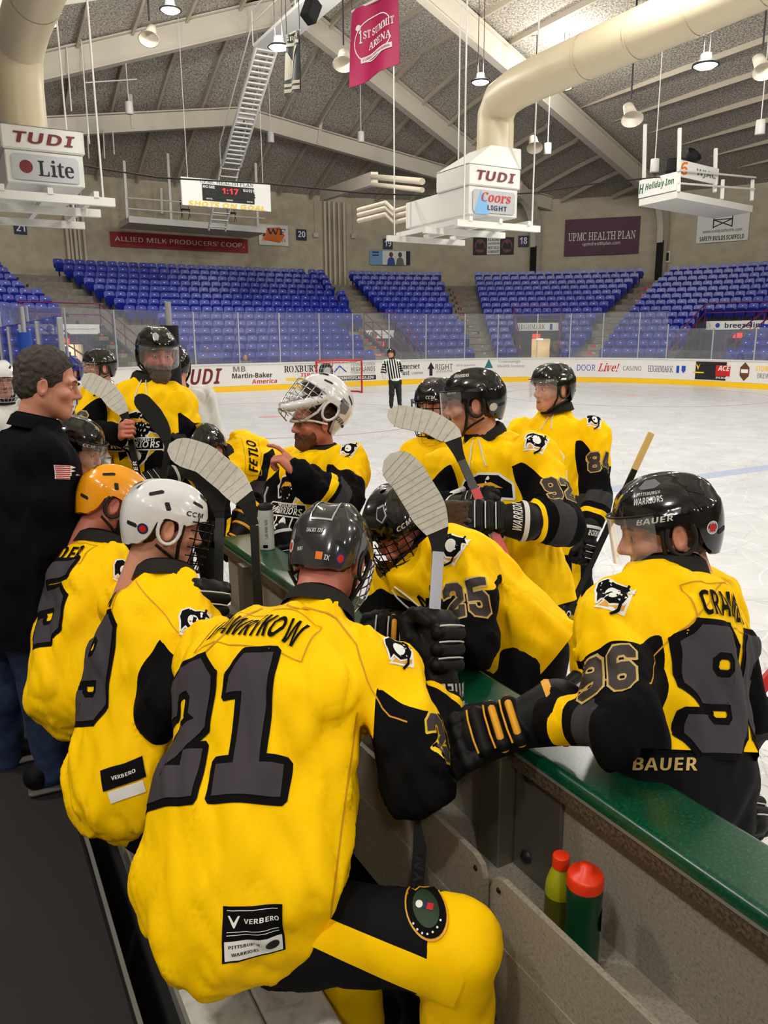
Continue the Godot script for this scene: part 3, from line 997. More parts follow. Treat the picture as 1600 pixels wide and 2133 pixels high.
const ROWS := 14
const TUNNELS := [[-12.9, -10.9, 5.4], [0.4, 7.2, 4.6], [33.4, 43.0, 5.6], [70.5, 83.5, 5.5]]
func build_stands() -> void:
	var st := thing("grandstand", "stepped concrete grandstand wrapping the far end of the rink", "grandstand")
	st.set_meta("kind", "structure")
	for k in ROWS:
		var from := -36.0
		for b in TUNNELS + [[999.0, 999.0, 99.0]]:
			if k >= b[2]: continue
			var to := minf(46.0, seat_s(b[0])) if b[0] < 900.0 else 46.0
			obj("step", ribbon(from, to, 1.2, row_off(k) - 0.45, row_off(k) + 0.36, 0.0 if k == 0 else row_y(k - 1) - 0.05, row_y(k)), M.concrete, st)
			if b[0] < 900.0: from = seat_s(b[1])
	obj("walkway", ribbon(-36.0, 46.0, 1.2, row_off(ROWS - 1) + 0.36, 15.0, row_y(ROWS - 1) - 0.3, row_y(ROWS - 1)), M.concrete, st)
	# sections: [low a0, top a0, low a1, top a1], blocked parts [a0, a1, rows]
	var sections := [[-24.0, -24.0, -11.6, -11.75], [-9.7, -10.6, -1.2, 4.2], [7.6, 7.6, 21.5, 22.5], [27.0, 28.5, 47.0, 55.5], [53.0, 59.0, 110.0, 110.0]]
	var blocked := [[-13.2, -9.4, 5.4], [-1.2, 7.6, 4.6], [33.0, 43.5, 5.6], [70.0, 84.0, 5.5]]
	var spots := []
	for sec in sections:
		for k in ROWS:
			var f := k / float(ROWS - 1)
			var s0 := seat_s(lerpf(sec[0], sec[1], f))
			var s1 := seat_s(lerpf(sec[2], sec[3], f))
			var off := row_off(k)
			var p := s0
			while true:
				var r := 1.0
				if absf(p) > 4.4 and absf(p) < 17.75: r = (8.5 + off) / 8.5
				p += 0.26 / r
				if p > s1: break
				var skip := false
				for b in blocked:
					if k < b[2] and p > seat_s(b[0]) and p < seat_s(b[1]): skip = true
				if not skip: spots.append([p, k])
				p += 0.26 / r
	# one seat of each kind of piece
	var back := Geo.new()
	var shape := PackedVector2Array([Vector2(-0.225, -0.02), Vector2(0.225, -0.02), Vector2(0.24, 0.32), Vector2(0.215, 0.40), Vector2(0.15, 0.43), Vector2(-0.15, 0.43), Vector2(-0.215, 0.40), Vector2(-0.24, 0.32)])
	back.prism(shape, 0.035, Vector3(0, 0.42, -0.02), Basis(Vector3.RIGHT, 0.14))
	var pan := Geo.new()
	var shape2 := PackedVector2Array([Vector2(-0.205, -0.06), Vector2(0.205, -0.06), Vector2(0.21, 0.30), Vector2(0.175, 0.35), Vector2(-0.175, 0.35), Vector2(-0.21, 0.30)])
	pan.prism(shape2, 0.05, Vector3(0, 0.30, -0.14), Basis(Vector3.RIGHT, -0.16))
	pan.box(Vector3(0, 0.17, -0.02), Vector3(0.06, 0.34, 0.08))
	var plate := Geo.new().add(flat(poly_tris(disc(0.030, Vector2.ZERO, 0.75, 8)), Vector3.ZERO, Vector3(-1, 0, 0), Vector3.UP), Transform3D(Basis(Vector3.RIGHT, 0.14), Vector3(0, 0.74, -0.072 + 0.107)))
	plate = Geo.new().prism(disc(0.030, Vector2.ZERO, 0.75, 8), 0.01, Vector3(0, 0.745, -0.002), Basis(Vector3.RIGHT, 0.14))  # small white disc near the top of each backrest
	var bm := back.mesh()
	var pm := pan.mesh()
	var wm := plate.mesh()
	var cam_at := Vector3(0, 2.05, 0)
	var look := Vector3(0.481, 0, -0.848).normalized()
	var ranked := []
	for e in spots:
		var at := rim(e[0], row_off(e[1]), row_y(e[1]))
		var dv := at - cam_at
		var dd := Vector3(dv.x, 0, dv.z)
		var seen := dd.normalized().dot(look) > 0.895
		ranked.append([(0.0 if seen else 1000.0) + dd.length(), at, rim_out(e[0])])
	ranked.sort_custom(func(a, b): return a[0] < b[0])
	var rest := []
	var proto: Node3D = null
	for k in ranked.size():
		var t := Transform3D(Basis.looking_at(ranked[k][2] * -1.0), ranked[k][1])
		if k >= 300:
			rest.append(t)
			continue
		var o: Node3D
		if proto == null:
			o = thing("stadium_seat", "blue plastic folding stadium seat in the rows behind the end glass", "seat", Vector3.ZERO, "blue stadium seats")
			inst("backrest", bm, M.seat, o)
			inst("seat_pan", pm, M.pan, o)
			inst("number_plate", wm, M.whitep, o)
			proto = o
		else:
			o = proto.duplicate()
			o.name = numbered("stadium_seat")
			add_child(o, true)
		o.transform = t
	var host := Node3D.new()
	host.name = "seat_rows"
	add_child(host)
	tag(host, "rows of blue folding seats filling the far upper stands", "seats", "", "stuff")
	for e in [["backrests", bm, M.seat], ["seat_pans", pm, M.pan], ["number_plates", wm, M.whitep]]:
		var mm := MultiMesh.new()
		mm.transform_format = MultiMesh.TRANSFORM_3D
		mm.mesh = e[1]
		mm.instance_count = rest.size()
		for k in rest.size(): mm.set_instance_transform(k, rest[k])
		var mi := MultiMeshInstance3D.new()
		mi.name = e[0]
		mi.multimesh = mm
		mi.material_override = e[2]
		mi.set_meta("kind", "stuff")
		host.add_child(mi)
	# stairs with small adverts on the risers: [low a, top a, first row, red?]
	var names := ["concrete stair between the blue seats with black step signs, by the bearded player", "concrete stair with red step signs left of the nearest goal tunnel",
		"concrete stair with black step signs between two corner seat blocks", "concrete stair with red step signs climbing to the right-hand column"]
	var n := 0
	for e in [[-10.7, -11.2, 0, false], [-1.6, 5.9, 0, true], [24.2, 25.5, 0, false], [50.0, 57.3, 0, true]]:
		var t := thing("stair", names[n], "stair")
		n += 1
		for k in ROWS:
			var f := k / float(ROWS - 1)
			var s := seat_s(lerpf(e[0], e[1], f))
			var out := rim_out(s)
			var at := rim(s, row_off(k) - 0.62, row_y(k))
			obj("tread", Geo.new().box(at + Vector3(0, -0.24, 0), Vector3(0.95, 0.16, 0.36), Basis.looking_at(out), 0.01), M.concrete, t)
			var face := rim(s, row_off(k) - 0.457, row_y(k) - 0.085)
			var side := Basis.looking_at(out).x
			var sg := obj("step_sign", Geo.new().box(face, Vector3(0.72, 0.13, 0.012), Basis.looking_at(out)), M.redp if e[3] else M.ink, t)
			var tx := flat(lettering("TOYOTA", 0.065, true, 0.36), face - out * 0.009 + side * 0.08, side, Vector3.UP)
			obj("sign_lettering", tx, M.whitep, sg)
			if not e[3]: obj("sign_mark", flat(poly_tris(rect(0.12, 0.09)), face - out * 0.009 - side * 0.22, side, Vector3.UP), M.redp, sg)
	tunnel("slate walled stand tunnel with purple rails left of the bearded player", -12.9, -10.9, 5.4, "VA", true)
	tunnel("slate walled stand tunnel with purple rails behind the referee", 0.4, 7.2, 4.6, "VA", false)
	tunnel("slate walled stand tunnel with lit doorway under a blue cross sign", 33.4, 43.0, 5.6, "HIGHMARK", true)
	tunnel("slate walled stand tunnel with purple stair rails at the right edge", 70.5, 83.5, 5.5, "breezeline", false)

func tunnel(label: String, a0: float, a1: float, rows: float, words: String, lit: bool) -> void:
	var t := thing("stand_tunnel", label, "tunnel")
	var s0 := seat_s(a0)
	var s1 := seat_s(a1)
	var sm := (s0 + s1) * 0.5
	var back := row_off(rows) - 0.35
	var side := Basis.looking_at(rim_out(sm)).x
	var hh := row_y(rows) + 0.15
	for s in [s0, s1]:
		var a := rim(s, 1.9, 0)
		var b := rim(s, back, 0)
		var g := Geo.new()
		var out := rim_out(s)
		var ln := a.distance_to(b)
		g.prism(PackedVector2Array([Vector2(0, 0), Vector2(ln, 0), Vector2(ln, hh), Vector2(0, row_y(0) + 0.15)]), 0.14, a, Basis(out, Vector3.UP, out.cross(Vector3.UP)))
		obj("side_wall", g, M.slate, t)
		var r := Geo.new()
		for lift in [0.45, 0.9]:
			r.tube([a + Vector3(0, row_y(0) + 0.15 + lift, 0), b + Vector3(0, hh + lift, 0)], 0.028, 6)
		for q in 5:
			var p := a.lerp(b, q / 4.0)
			var y0 := lerpf(row_y(0) + 0.15, hh, q / 4.0)
			r.tube([p + Vector3(0, y0, 0), p + Vector3(0, y0 + 0.9, 0)], 0.024, 6)
		obj("handrail", r, M.rail, t)
	var bc := rim(sm, back, 0)
	var w := rim(s0, back, 0).distance_to(rim(s1, back, 0))
	var out2 := rim_out(sm)
	var bs := Basis.looking_at(out2)
	# back wall with a real doorway and a short passage behind it
	var dw := minf(0.95, w * 0.6)
	var dx := w * 0.1 if lit else 0.0
	var dh := minf(1.95, hh - 0.75)
	for e in [[-w * 0.5, dx - dw * 0.5], [dx + dw * 0.5, w * 0.5]]:
		obj("back_wall", Geo.new().box(bc + side * (e[0] + e[1]) * 0.5 + Vector3(0, hh * 0.5, 0), Vector3(e[1] - e[0], hh, 0.14), bs), M.slate, t)
	obj("lintel", Geo.new().box(bc + side * dx + Vector3(0, (dh + hh) * 0.5, 0), Vector3(dw, hh - dh, 0.14), bs), M.slate, t)
	var pc := bc + out2 * 1.45 + side * dx
	for e in [-1.0, 1.0]: obj("passage_wall", Geo.new().box(pc + side * e * (dw * 0.5 + 0.25) + Vector3(0, dh * 0.5, 0), Vector3(0.08, dh, 2.7), bs), M.block, t)
	obj("passage_wall", Geo.new().box(pc + out2 * 1.35 + Vector3(0, dh * 0.5, 0), Vector3(dw + 0.6, dh, 0.08), bs), M.block, t)
	obj("passage_ceiling", Geo.new().box(pc + Vector3(0, dh + 0.04, 0), Vector3(dw + 0.6, 0.08, 2.8), bs), M.block, t)
	if lit:
		obj("passage_lamp", Geo.new().box(pc + Vector3(0, dh - 0.03, 0), Vector3(0.3, 0.05, 1.0), bs), M.lampglow, t)
		var l := OmniLight3D.new()
		l.name = "passage_light"
		l.position = pc + Vector3(0, dh - 0.12, 0)
		l.light_energy = 1.6
		l.light_size = 0.1
		l.omni_range = 20.0
		l.omni_attenuation = 2.0
		l.light_color = Color(1.0, 0.9, 0.75)
		l.shadow_enabled = true
		t.add_child(l)
	obj("exit_sign", Geo.new().box(bc - out2 * 0.12 + Vector3(0, hh - 0.62, 0), Vector3(0.42, 0.24, 0.08), bs, 0.01), M.exit, t)
	var sb := obj("sign_board", Geo.new().box(bc - out2 * 0.1 + Vector3(0, hh - 0.14, 0), Vector3(w * 0.94, 0.4, 0.05), bs), M.whitep, t)
	var at := bc - out2 * 0.13 + Vector3(0, hh - 0.14, 0)
	if words == "VA":
		obj("sign_lettering", flat(lettering("VA", 0.24, true), at - side * w * 0.36, side, Vector3.UP), M.ink, sb)
		obj("sign_mark", flat(poly_tris(disc(0.14)), at - side * w * 0.17, side, Vector3.UP), M.grey, sb)
		obj("sign_lettering", flat(lettering("U.S. Department of Veterans Affairs", 0.09, false, w * 0.5), at + side * w * 0.18, side, Vector3.UP), M.grey, sb)
	elif words == "HIGHMARK":
		obj("sign_lettering", flat(lettering(words, 0.25, false, w * 0.55, 0.0, true), at - side * w * 0.1, side, Vector3.UP), M.navy, sb)
		obj("sign_mark", flat(poly_tris(rect(0.14, 0.3)), at + side * w * 0.3, side, Vector3.UP), M.bluep, sb)
	else:
		obj("sign_lettering", flat(lettering(words, 0.24, true, w * 0.55), at + side * w * 0.08, side, Vector3.UP), M.navy, sb)
		obj("sign_mark", flat(poly_tris(disc(0.12, Vector2.ZERO, 1.0, 6)), at - side * w * 0.3, side, Vector3.UP), M.bluep, sb)
	var tr := Geo.new()
	tr.tube([rim(s0, back, hh + 0.9), rim(s1, back, hh + 0.9)], 0.028, 6)
	tr.tube([rim(s0, back, hh + 0.45), rim(s1, back, hh + 0.45)], 0.028, 6)
	obj("top_rail", tr, M.rail, t)

# ------------------------------------------------------------------ signs and pipes on the end wall
# a flat panel on the bowl wall between two corners given as (s, y); returns [node, centre, right, width, height]
func wall_panel(called: String, label: String, m: Material, s0: float, y0: float, s1: float, y1: float, category := "banner", off := 14.9) -> Array:
	var a := rim(s0, off, y0)
	var b := rim(s1, off, y1)
	var c := (a + b) * 0.5
	var right := Vector3(b.x - a.x, 0, b.z - a.z)
	var w := right.length()
	right = right.normalized()
	var h := y0 - y1
	var t := thing(called, label, category)
	var bs := Basis(right, Vector3.UP, right.cross(Vector3.UP))
	obj("panel", Geo.new().box(c, Vector3(w, h, 0.04), bs, 0.008), m, t)
	return [t, c + bs.z * 0.026, right, w, h]

func put_text(p: Array, words: String, x: float, y: float, h: float, w: float, m: Material, bold := true, slant := 0.0, serif := false) -> void:
	obj("lettering", flat(lettering(words, h * p[4], bold, w * p[3], slant, serif), p[1] + p[2].cross(Vector3.UP) * 0.012 + p[2] * (x * p[3]) + Vector3(0, y * p[4], 0), p[2], Vector3.UP), m, p[0])

func put_shape(p: Array, called: String, t: PackedVector2Array, x: float, y: float, m: Material, lift := 0.0) -> void:
	var f: Vector3 = p[2].cross(Vector3.UP)
	obj(called, flat(t, p[1] + f * lift + p[2] * (x * p[3]) + Vector3(0, y * p[4], 0), p[2], Vector3.UP), m, p[0])

func build_wall_signs() -> void:
	var p := wall_panel("section_sign", "navy section number sign at the left edge above the seats", M.navy, -6.519, 7.632, -6.303, 7.081, "sign")
	put_text(p, "21", 0, 0.05, 0.62, 0.7, M.whitep)
	p = wall_panel("section_sign", "navy section number sign right of the orange and purple sign", M.navy, 4.641, 8.267, 4.876, 7.654, "sign")
	put_text(p, "20", 0, 0.05, 0.55, 0.7, M.whitep)
	p = wall_panel("section_sign", "navy section number sign above the pale blue banner", M.navy, 6.637, 7.932, 6.857, 7.326, "sign")
	put_text(p, "19", 0, 0.05, 0.6, 0.7, M.whitep)
	p = wall_panel("section_sign", "navy section number sign right of the dark school banner", M.navy, 9.720, 8.117, 9.952, 7.452, "sign")
	put_text(p, "18", 0, 0.05, 0.6, 0.7, M.whitep)
	p = wall_panel("wall_banner", "long red wall banner for a milk cooperative", M.redcloth, -4.822, 7.529, 2.033, 6.789)
	put_text(p, "ALLIED MILK PRODUCERS' COOP.", 0, 0.03, 0.32, 0.94, M.whitep, false)
	p = wall_panel("wall_sign", "white framed sign with purple letters over an orange mark", M.whitep, 2.718, 8.419, 4.452, 7.276, "sign")
	put_shape(p, "mark", poly_tris(PackedVector2Array([Vector2(-0.6, -0.3), Vector2(0.35, -0.42), Vector2(0.7, 0.0), Vector2(0.4, 0.45), Vector2(-0.3, 0.38), Vector2(-0.7, 0.1)])), 0, 0, M.orange)
	put_text(p, "JWF", 0, 0.12, 0.4, 0.8, M.navy, true, 0.0, true)
	put_text(p, "INDUSTRIES", 0, -0.22, 0.16, 0.8, M.orange, true)
	p = wall_panel("wall_banner", "pale blue wall banner with two people printed on it", M.skyp, 6.324, 7.239, 7.268, 6.374)
	put_shape(p, "printed_field", poly_tris(rect(p[3] * 0.62, p[4] * 0.94)), 0.12, 0, M.whitep, 0.003)
	for y in [0.36, 0.16]: put_shape(p, "printed_strip", poly_tris(rect(p[3] * 0.16, p[4] * 0.1)), -0.36, y, M.navy, 0.004)
	for e in [[0.02, M.bluep], [0.24, M.grey]]:
		put_shape(p, "printed_figure", poly_tris(PackedVector2Array([Vector2(-0.26, -0.42), Vector2(0.26, -0.42), Vector2(0.2, -0.05), Vector2(0.08, 0.05), Vector2(-0.08, 0.05), Vector2(-0.2, -0.05)])), e[0], -0.02, e[1], 0.006)
		put_shape(p, "printed_head", poly_tris(disc(0.13, Vector2.ZERO, 1.2, 12)), e[0], 0.22, M.brown, 0.008)
	put_shape(p, "printed_strip", poly_tris(rect(p[3] * 0.1, p[4] * 0.94)), 0.44, 0, M.ink, 0.006)
	p = wall_panel("wall_banner", "dark school banner with white centre beside section 18 sign", M.ink, 8.705, 8.039, 9.625, 7.013)
	put_shape(p, "printed_field", poly_tris(rect(p[3] * 0.32, p[4] * 0.98)), 0, 0, M.whitep, 0.003)
	for e in [["RICHLAND", 0.36], ["JACKSON", 0.13], ["WEST HILLS", -0.1], ["SOMERSET", -0.33]]: put_text(p, e[0], 0, e[1], 0.15, 0.28, M.ink)
	for x in [-0.33, 0.33]:
		put_shape(p, "printed_mark", poly_tris(disc(p[4] * 0.34, Vector2.ZERO, 1.15, 14)), x, 0, M.maroon, 0.004)
		put_shape(p, "printed_mark", poly_tris(PackedVector2Array([Vector2(-0.3, -0.2), Vector2(0.3, -0.2), Vector2(0.2, 0.25), Vector2(0.0, 0.1), Vector2(-0.2, 0.25)])), x, 0, M.ink, 0.006)
	p = wall_panel("wall_banner", "plum wall banner with white health plan lettering", M.plum, 10.743, 8.962, 12.341, 6.831)
	put_text(p, "UPMC HEALTH PLAN", 0, 0.02, 0.22, 0.9, M.whitep, false, 0.0, true)
	put_text(p, "upmchealthplan.com", 0, -0.2, 0.12, 0.5, M.whitep, false)
	p = wall_panel("wall_banner", "white wall banner with a drawing of a scaffold", M.whitep, 13.503, 9.060, 14.519, 7.203)
	put_text(p, "SOLID PLATFORMS, INC.", 0, 0.37, 0.15, 0.94, M.ink, true, 0.0, true)
	put_text(p, "www.solidplatforms.com", 0, -0.18, 0.13, 0.75, M.ink, false)
	put_text(p, "SAFETY BUILDS SCAFFOLD", 0, -0.38, 0.13, 0.85, M.ink, true)
	for e in [[-0.5, -0.35, 0.5, 0.05], [0.5, -0.35, -0.5, 0.05], [-0.5, 0.05, 0.5, 0.05], [-0.5, -0.4, -0.5, 0.3], [0.5, -0.4, 0.5, 0.3], [-0.5, 0.3, 0.5, 0.3]]:
		var a := Vector2(e[0], e[1]); var b := Vector2(e[2], e[3]); var nn := (b - a).orthogonal().normalized() * 0.03
		put_shape(p, "printed_line", poly_tris(PackedVector2Array([a + nn, a - nn, b - nn, b + nn])), 0, 0.13, M.ink)
	p = wall_panel("wall_sign", "narrow black and white notice board by the dark padded column", M.whitep, 12.896, 6.890, 13.002, 6.224, "sign")
	put_shape(p, "printed_field", poly_tris(rect(p[3] * 0.55, p[4] * 0.7)), 0, 0, M.ink, 0.004)
	# vertical pipe runs
	for e in [[[-5.618, 7.658], [-5.549, 7.673], [-5.472, 7.689], [-5.402, 7.703], [-5.306, 7.722], "bundle of tan pipes down the wall beside section 21 sign"],
		[[5.287, 9.088], [5.385, 9.101], [5.496, 9.116], [5.606, 9.131], [5.727, 9.146], "bundle of tan pipes down the wall right of section 20 sign"]]:
		var t := thing("wall_pipes", e[5], "pipes")
		for k in 5: obj("pipe", Geo.new().tube([rim(e[k][0], 14.75, row_y(13)), rim(e[k][0], 14.75, 9.9)], 0.09 if k % 2 == 0 else 0.07, 10), M.pipe, t)
	for e in [[5.078, 7.978, "grey electrical box on the wall beside section 20 sign"], [5.951, 8.018, "grey electrical box on the wall between the pipes and section 19 sign"]]:
		var t := thing("electrical_box", e[2], "box")
		obj("case", Geo.new().box(rim(e[0], 14.85, e[1]), Vector3(0.3, 0.25, 0.15), Basis.looking_at(rim_out(e[0])), 0.01), M.steel, t)
		obj("conduit", Geo.new().tube([rim(e[0], 14.9, e[1]), rim(e[0], 14.9, 9.9)], 0.025, 6), M.pipe, t)

# ------------------------------------------------------------------ hanging gear
func wire(pts: Array, r: float, m: Material, parent: Node3D, called := "wire") -> void:
	obj(called, Geo.new().tube(pts, r, 5), m, parent)

func sign_face(parent: Node3D, words: String, at: Vector3, right: Vector3, h: float, w: float, m: Material, slant := 0.0, serif := false, bold := true) -> void:
	obj("lettering", flat(lettering(words, h, bold, w, slant, serif), at, right, Vector3.UP), m, parent)

# heating unit: box body running along the hall, hopper and duct above the front
func heater(label: String, f0: Vector3, f1: Vector3, depth: float, duct: Array, left_unit: bool) -> void:
	var t := thing("heating_unit", label, "heater")
	var z := f0.z
	var w := f1.x - f0.x
	var cx := (f0.x + f1.x) * 0.5
	var h := f0.y - f1.y
	var cy := (f0.y + f1.y) * 0.5
	obj("body", Geo.new().box(Vector3(cx, cy, z - depth * 0.5), Vector3(w, h, depth), Basis(), 0.02), M.white, t)
	var hood := Geo.new()
	var y0 := f0.y
	var y1 := y0 + h * 0.72
	var y2 := y1 + h * 0.75
	hood.box(Vector3(cx, (y0 + y1) * 0.5, z - 0.72), Vector3(w * 1.06, y1 - y0, 1.55), Basis(), 0.03)
	obj("hood", hood, M.white, t)
	var d0: Vector3 = duct[0]
	var hop := Geo.new()
	var lo := [Vector3(cx - w * 0.53, y1, z + 0.05), Vector3(cx + w * 0.53, y1, z + 0.05), Vector3(cx + w * 0.53, y1, z - 1.5), Vector3(cx - w * 0.53, y1, z - 1.5)]
	var r := 0.5
	var hi := [d0 + Vector3(-r, 0, r), d0 + Vector3(r, 0, r), d0 + Vector3(r, 0, -r), d0 + Vector3(-r, 0, -r)]
	for k in 4:
		hi[k].y = y2
		lo[k].y = y1
	for k in 4: hop.quad(lo[k], lo[(k + 1) % 4], hi[(k + 1) % 4], hi[k])
	hop.quad(hi[0], hi[1], hi[2], hi[3])
	obj("hopper", hop, M.white, t)
	var du := Geo.new()
	var pts := [Vector3(d0.x, y2 - 0.1, d0.z)]
	for k in range(0, duct.size()): pts.append(duct[k])
	du.tube(pts, 0.5, 24)
	obj("duct", du, M.duct, t)
	for k in range(1, 14):
		var a: Vector3 = duct[duct.size() - 2]
		var b: Vector3 = duct[duct.size() - 1]
		var q := a + (b - a).normalized() * k * 1.5
		obj("duct_seam", Geo.new().tube([q, q + (b - a).normalized() * 0.05], 0.512, 24, false), M.duct, t)
	# printed name on the hood, can advert on the front
	sign_face(t, "TUDI", Vector3(cx, (y0 + y1) * 0.5, z + 0.075), Vector3.RIGHT, h * 0.33, w * 0.78, M.maroon, 0.28)
	var can := obj("can_panel", Geo.new().prism(PackedVector2Array([Vector2(-w * 0.43, -h * 0.34), Vector2(-w * 0.40, -h * 0.4), Vector2(w * 0.40, -h * 0.4), Vector2(w * 0.43, -h * 0.34), Vector2(w * 0.43, h * 0.30), Vector2(w * 0.39, h * 0.38), Vector2(-w * 0.39, h * 0.38), Vector2(-w * 0.43, h * 0.30)]), 0.03, Vector3(cx, cy, z + 0.02)), M.silver, t)
	if left_unit:
		obj("can_mark", flat(poly_tris(disc(h * 0.2)), Vector3(cx - w * 0.25, cy, z + 0.04), Vector3.RIGHT, Vector3.UP), M.maroon, can)
		sign_face(can, "Lite", Vector3(cx + w * 0.13, cy, z + 0.042), Vector3.RIGHT, h * 0.5, w * 0.46, M.ink, 0.0, true)
	else:
		obj("can_mark", flat(poly_tris(PackedVector2Array([Vector2(-0.3, -0.3), Vector2(0.2, -0.3), Vector2(0.1, 0.05), Vector2(-0.1, 0.3)])), Vector3(cx - w * 0.22, cy - h * 0.05, z + 0.038), Vector3.RIGHT, Vector3.UP), M.skyp, can)
		sign_face(can, "Coors", Vector3(cx + w * 0.04, cy + h * 0.14, z + 0.045), Vector3.RIGHT, h * 0.32, w * 0.6, M.redp, 0.25, true)
		sign_face(can, "LIGHT", Vector3(cx + w * 0.06, cy - h * 0.22, z + 0.045), Vector3.RIGHT, h * 0.17, w * 0.4, M.navy)
	# support tray and hanger rods
	var tr := Geo.new()
	var yb := f1.y - 0.28
	for q in [0.25, -depth * 0.4, -depth - 0.1]:
		tr.bar(Vector3(cx - w * 0.85, yb, z + q), Vector3(cx + w * 0.85, yb, z + q), 0.14, 0.16)
	for q in [-0.6, 0.0, 0.6]:
		tr.bar(Vector3(cx + w * q, yb + 0.12, z + 0.35), Vector3(cx + w * q, yb + 0.12, z - depth - 0.2), 0.1, 0.12)
	obj("support_tray", tr, M.white, t)
	for q in [[-0.7, 0.25], [0.7, 0.25], [-0.7, -depth - 0.1], [0.7, -depth - 0.1]]:
		var hx: float = cx + w * q[0]
		var hz: float = z + q[1]
		wire([Vector3(hx, yb, hz), Vector3(hx, roof_y(hx, hz) - 0.1, hz)], 0.022, M.white, t, "hanger_rod")
	# pipes at the back
	var pi := Geo.new()
	for q in [0.15, 0.35, 0.6]:
		pi.tube([Vector3(cx - w * 0.45, cy + h * (0.5 - q), z - depth + 0.1), Vector3(cx - w * 0.45, cy + h * (0.5 - q), z - depth - 0.8), Vector3(cx - w * 0.45 - 0.3, cy + h * (0.8 - q), z - depth - 0.8), Vector3(cx - w * 0.45 - 0.4, cy + h * (0.8 - q), z - depth - 2.4)], 0.07, 8)
	obj("pipes", pi, M.pipe, t)

func build_roof_gear() -> void:
	heater("white hanging heater with a cola-red can advert and a duct bending towards the hall", Vector3(12.615, 5.913, -17.600), Vector3(14.244, 5.188, -17.600), 3.2, [Vector3(13.893, 7.543, -18.201), Vector3(13.947, 7.899, -18.264), Vector3(13.861, 8.185, -17.916), Vector3(13.801, 8.286, -17.152), Vector3(13.719, 8.275, -16.134), Vector3(14.0, 8.45, 8.0)], false)
	heater("white hanging heater with a silver beer advert at the left edge", Vector3(1.584, 5.664, -17.600), Vector3(3.026, 5.051, -17.600), 3.4, [Vector3(2.337, 7.649, -20.661), Vector3(2.377, 8.228, -20.671), Vector3(2.412, 8.452, -20.356), Vector3(2.413, 8.525, -19.431), Vector3(3.3, 9.0, 8.0)], true)
	# ridge catwalk and ladder down to the scoreboard
	var t := thing("catwalk", "white steel catwalk with handrails under the ridge and a long ladder", "catwalk")
	var g := Geo.new()
	var a := Vector3(12.522, 12.734, -31.071)
	var b := Vector3(a.x, a.y, 6.0)
	g.box((a + b) * 0.5 + Vector3(0, 0.3, 0), Vector3(1.1, 0.12, a.distance_to(b)))
	obj("deck", g, M.white, t)
	for sx in [-0.55, 0.55]:
		var r := Geo.new()
		for y in [0.75, 1.2]: r.tube([a + Vector3(sx, 0.3 + y, 0), b + Vector3(sx, 0.3 + y, 0)], 0.03, 6)
		for q in 10: r.tube([a.lerp(b, q / 9.0) + Vector3(sx, 0.3, 0), a.lerp(b, q / 9.0) + Vector3(sx, 1.5, 0)], 0.025, 6)
		obj("handrail", r, M.white, t)
	var l0 := a + Vector3(0, 0.3, 0)
	var l1 := Vector3(12.811, 9.800, -36.624)
	for sx in [-0.42, 0.42]: obj("ladder_stile", Geo.new().bar(l0 + Vector3(sx, 0, 0), l1 + Vector3(sx, 0, 0), 0.07, 0.16), M.white, t)
	for q in 24:
		var p := l0.lerp(l1, (q + 0.5) / 24.0)
		obj("rung", Geo.new().box(p, Vector3(0.84, 0.06, 0.22)), M.white, t)
	var l2 := Vector3(12.724, 7.228, -38.948)
	for sx in [-0.42, 0.42]: obj("ladder_stile", Geo.new().bar(l1 + Vector3(sx, 0.2, 0), l2 + Vector3(sx, 0, 0), 0.07, 0.12), M.white, t)
	for q in 9: obj("rung", Geo.new().box(l1.lerp(l2, (q + 0.5) / 9.0), Vector3(0.84, 0.05, 0.18)), M.white, t)
	for sx in [-0.5, 0.5]: obj("ladder_rail", Geo.new().tube([l0 + Vector3(sx, 0.9, 0), l1 + Vector3(sx, 0.9, 0), l1 + Vector3(sx, 0.0, 0)], 0.03, 6), M.white, t)
	# scoreboard
	var sb := thing("scoreboard", "white scoreboard with a dark display reading 1:17 below the catwalk ladder", "scoreboard")
	var zz := -38.6
	var c0 := Vector3(9.472, 8.490, -33.400)
	var c1 := Vector3(13.374, 7.385, -33.400)
	var sc := (c0 + c1) * 0.5
	var sw := c1.x - c0.x
	var sh := c0.y - c1.y
	obj("panel", Geo.new().box(sc, Vector3(sw, sh, 0.16), Basis(Vector3.UP, 0.0), 0.02), M.whitep, sb)
	for q in [-0.42, 0.42]: wire([sc + Vector3(sw * q, sh * 0.5, 0), Vector3(sc.x + sw * q, roof_y(sc.x + sw * q, sc.z) - 0.05, sc.z)], 0.015, M.white, sb, "hanger_rod")
	obj("display", Geo.new().box(sc + Vector3(0.05, 0.02, 0.09), Vector3(sw * 0.58, sh * 0.58, 0.04)), M.ink, sb)
	sign_face(sb, "UPMC HEALTH PLAN", sc + Vector3(0, sh * 0.41, 0.1), Vector3.RIGHT, sh * 0.12, sw * 0.6, M.navy, 0.0, true, false)
	sign_face(sb, "HOME", sc + Vector3(-sw * 0.205, sh * 0.22, 0.12), Vector3.RIGHT, sh * 0.1, sw * 0.13, M.whitep)
	sign_face(sb, "GUEST", sc + Vector3(sw * 0.24, sh * 0.2, 0.12), Vector3.RIGHT, sh * 0.1, sw * 0.13, M.whitep)
	sign_face(sb, "1:17", sc + Vector3(sw * 0.03, sh * 0.12, 0.12), Vector3.RIGHT, sh * 0.2, sw * 0.18, M.led)
	for x in [-0.22, -0.15, 0.22, 0.29]: sign_face(sb, "8", sc + Vector3(sw * x, sh * 0.02, 0.115), Vector3.RIGHT, sh * 0.18, sw * 0.05, M.dark)
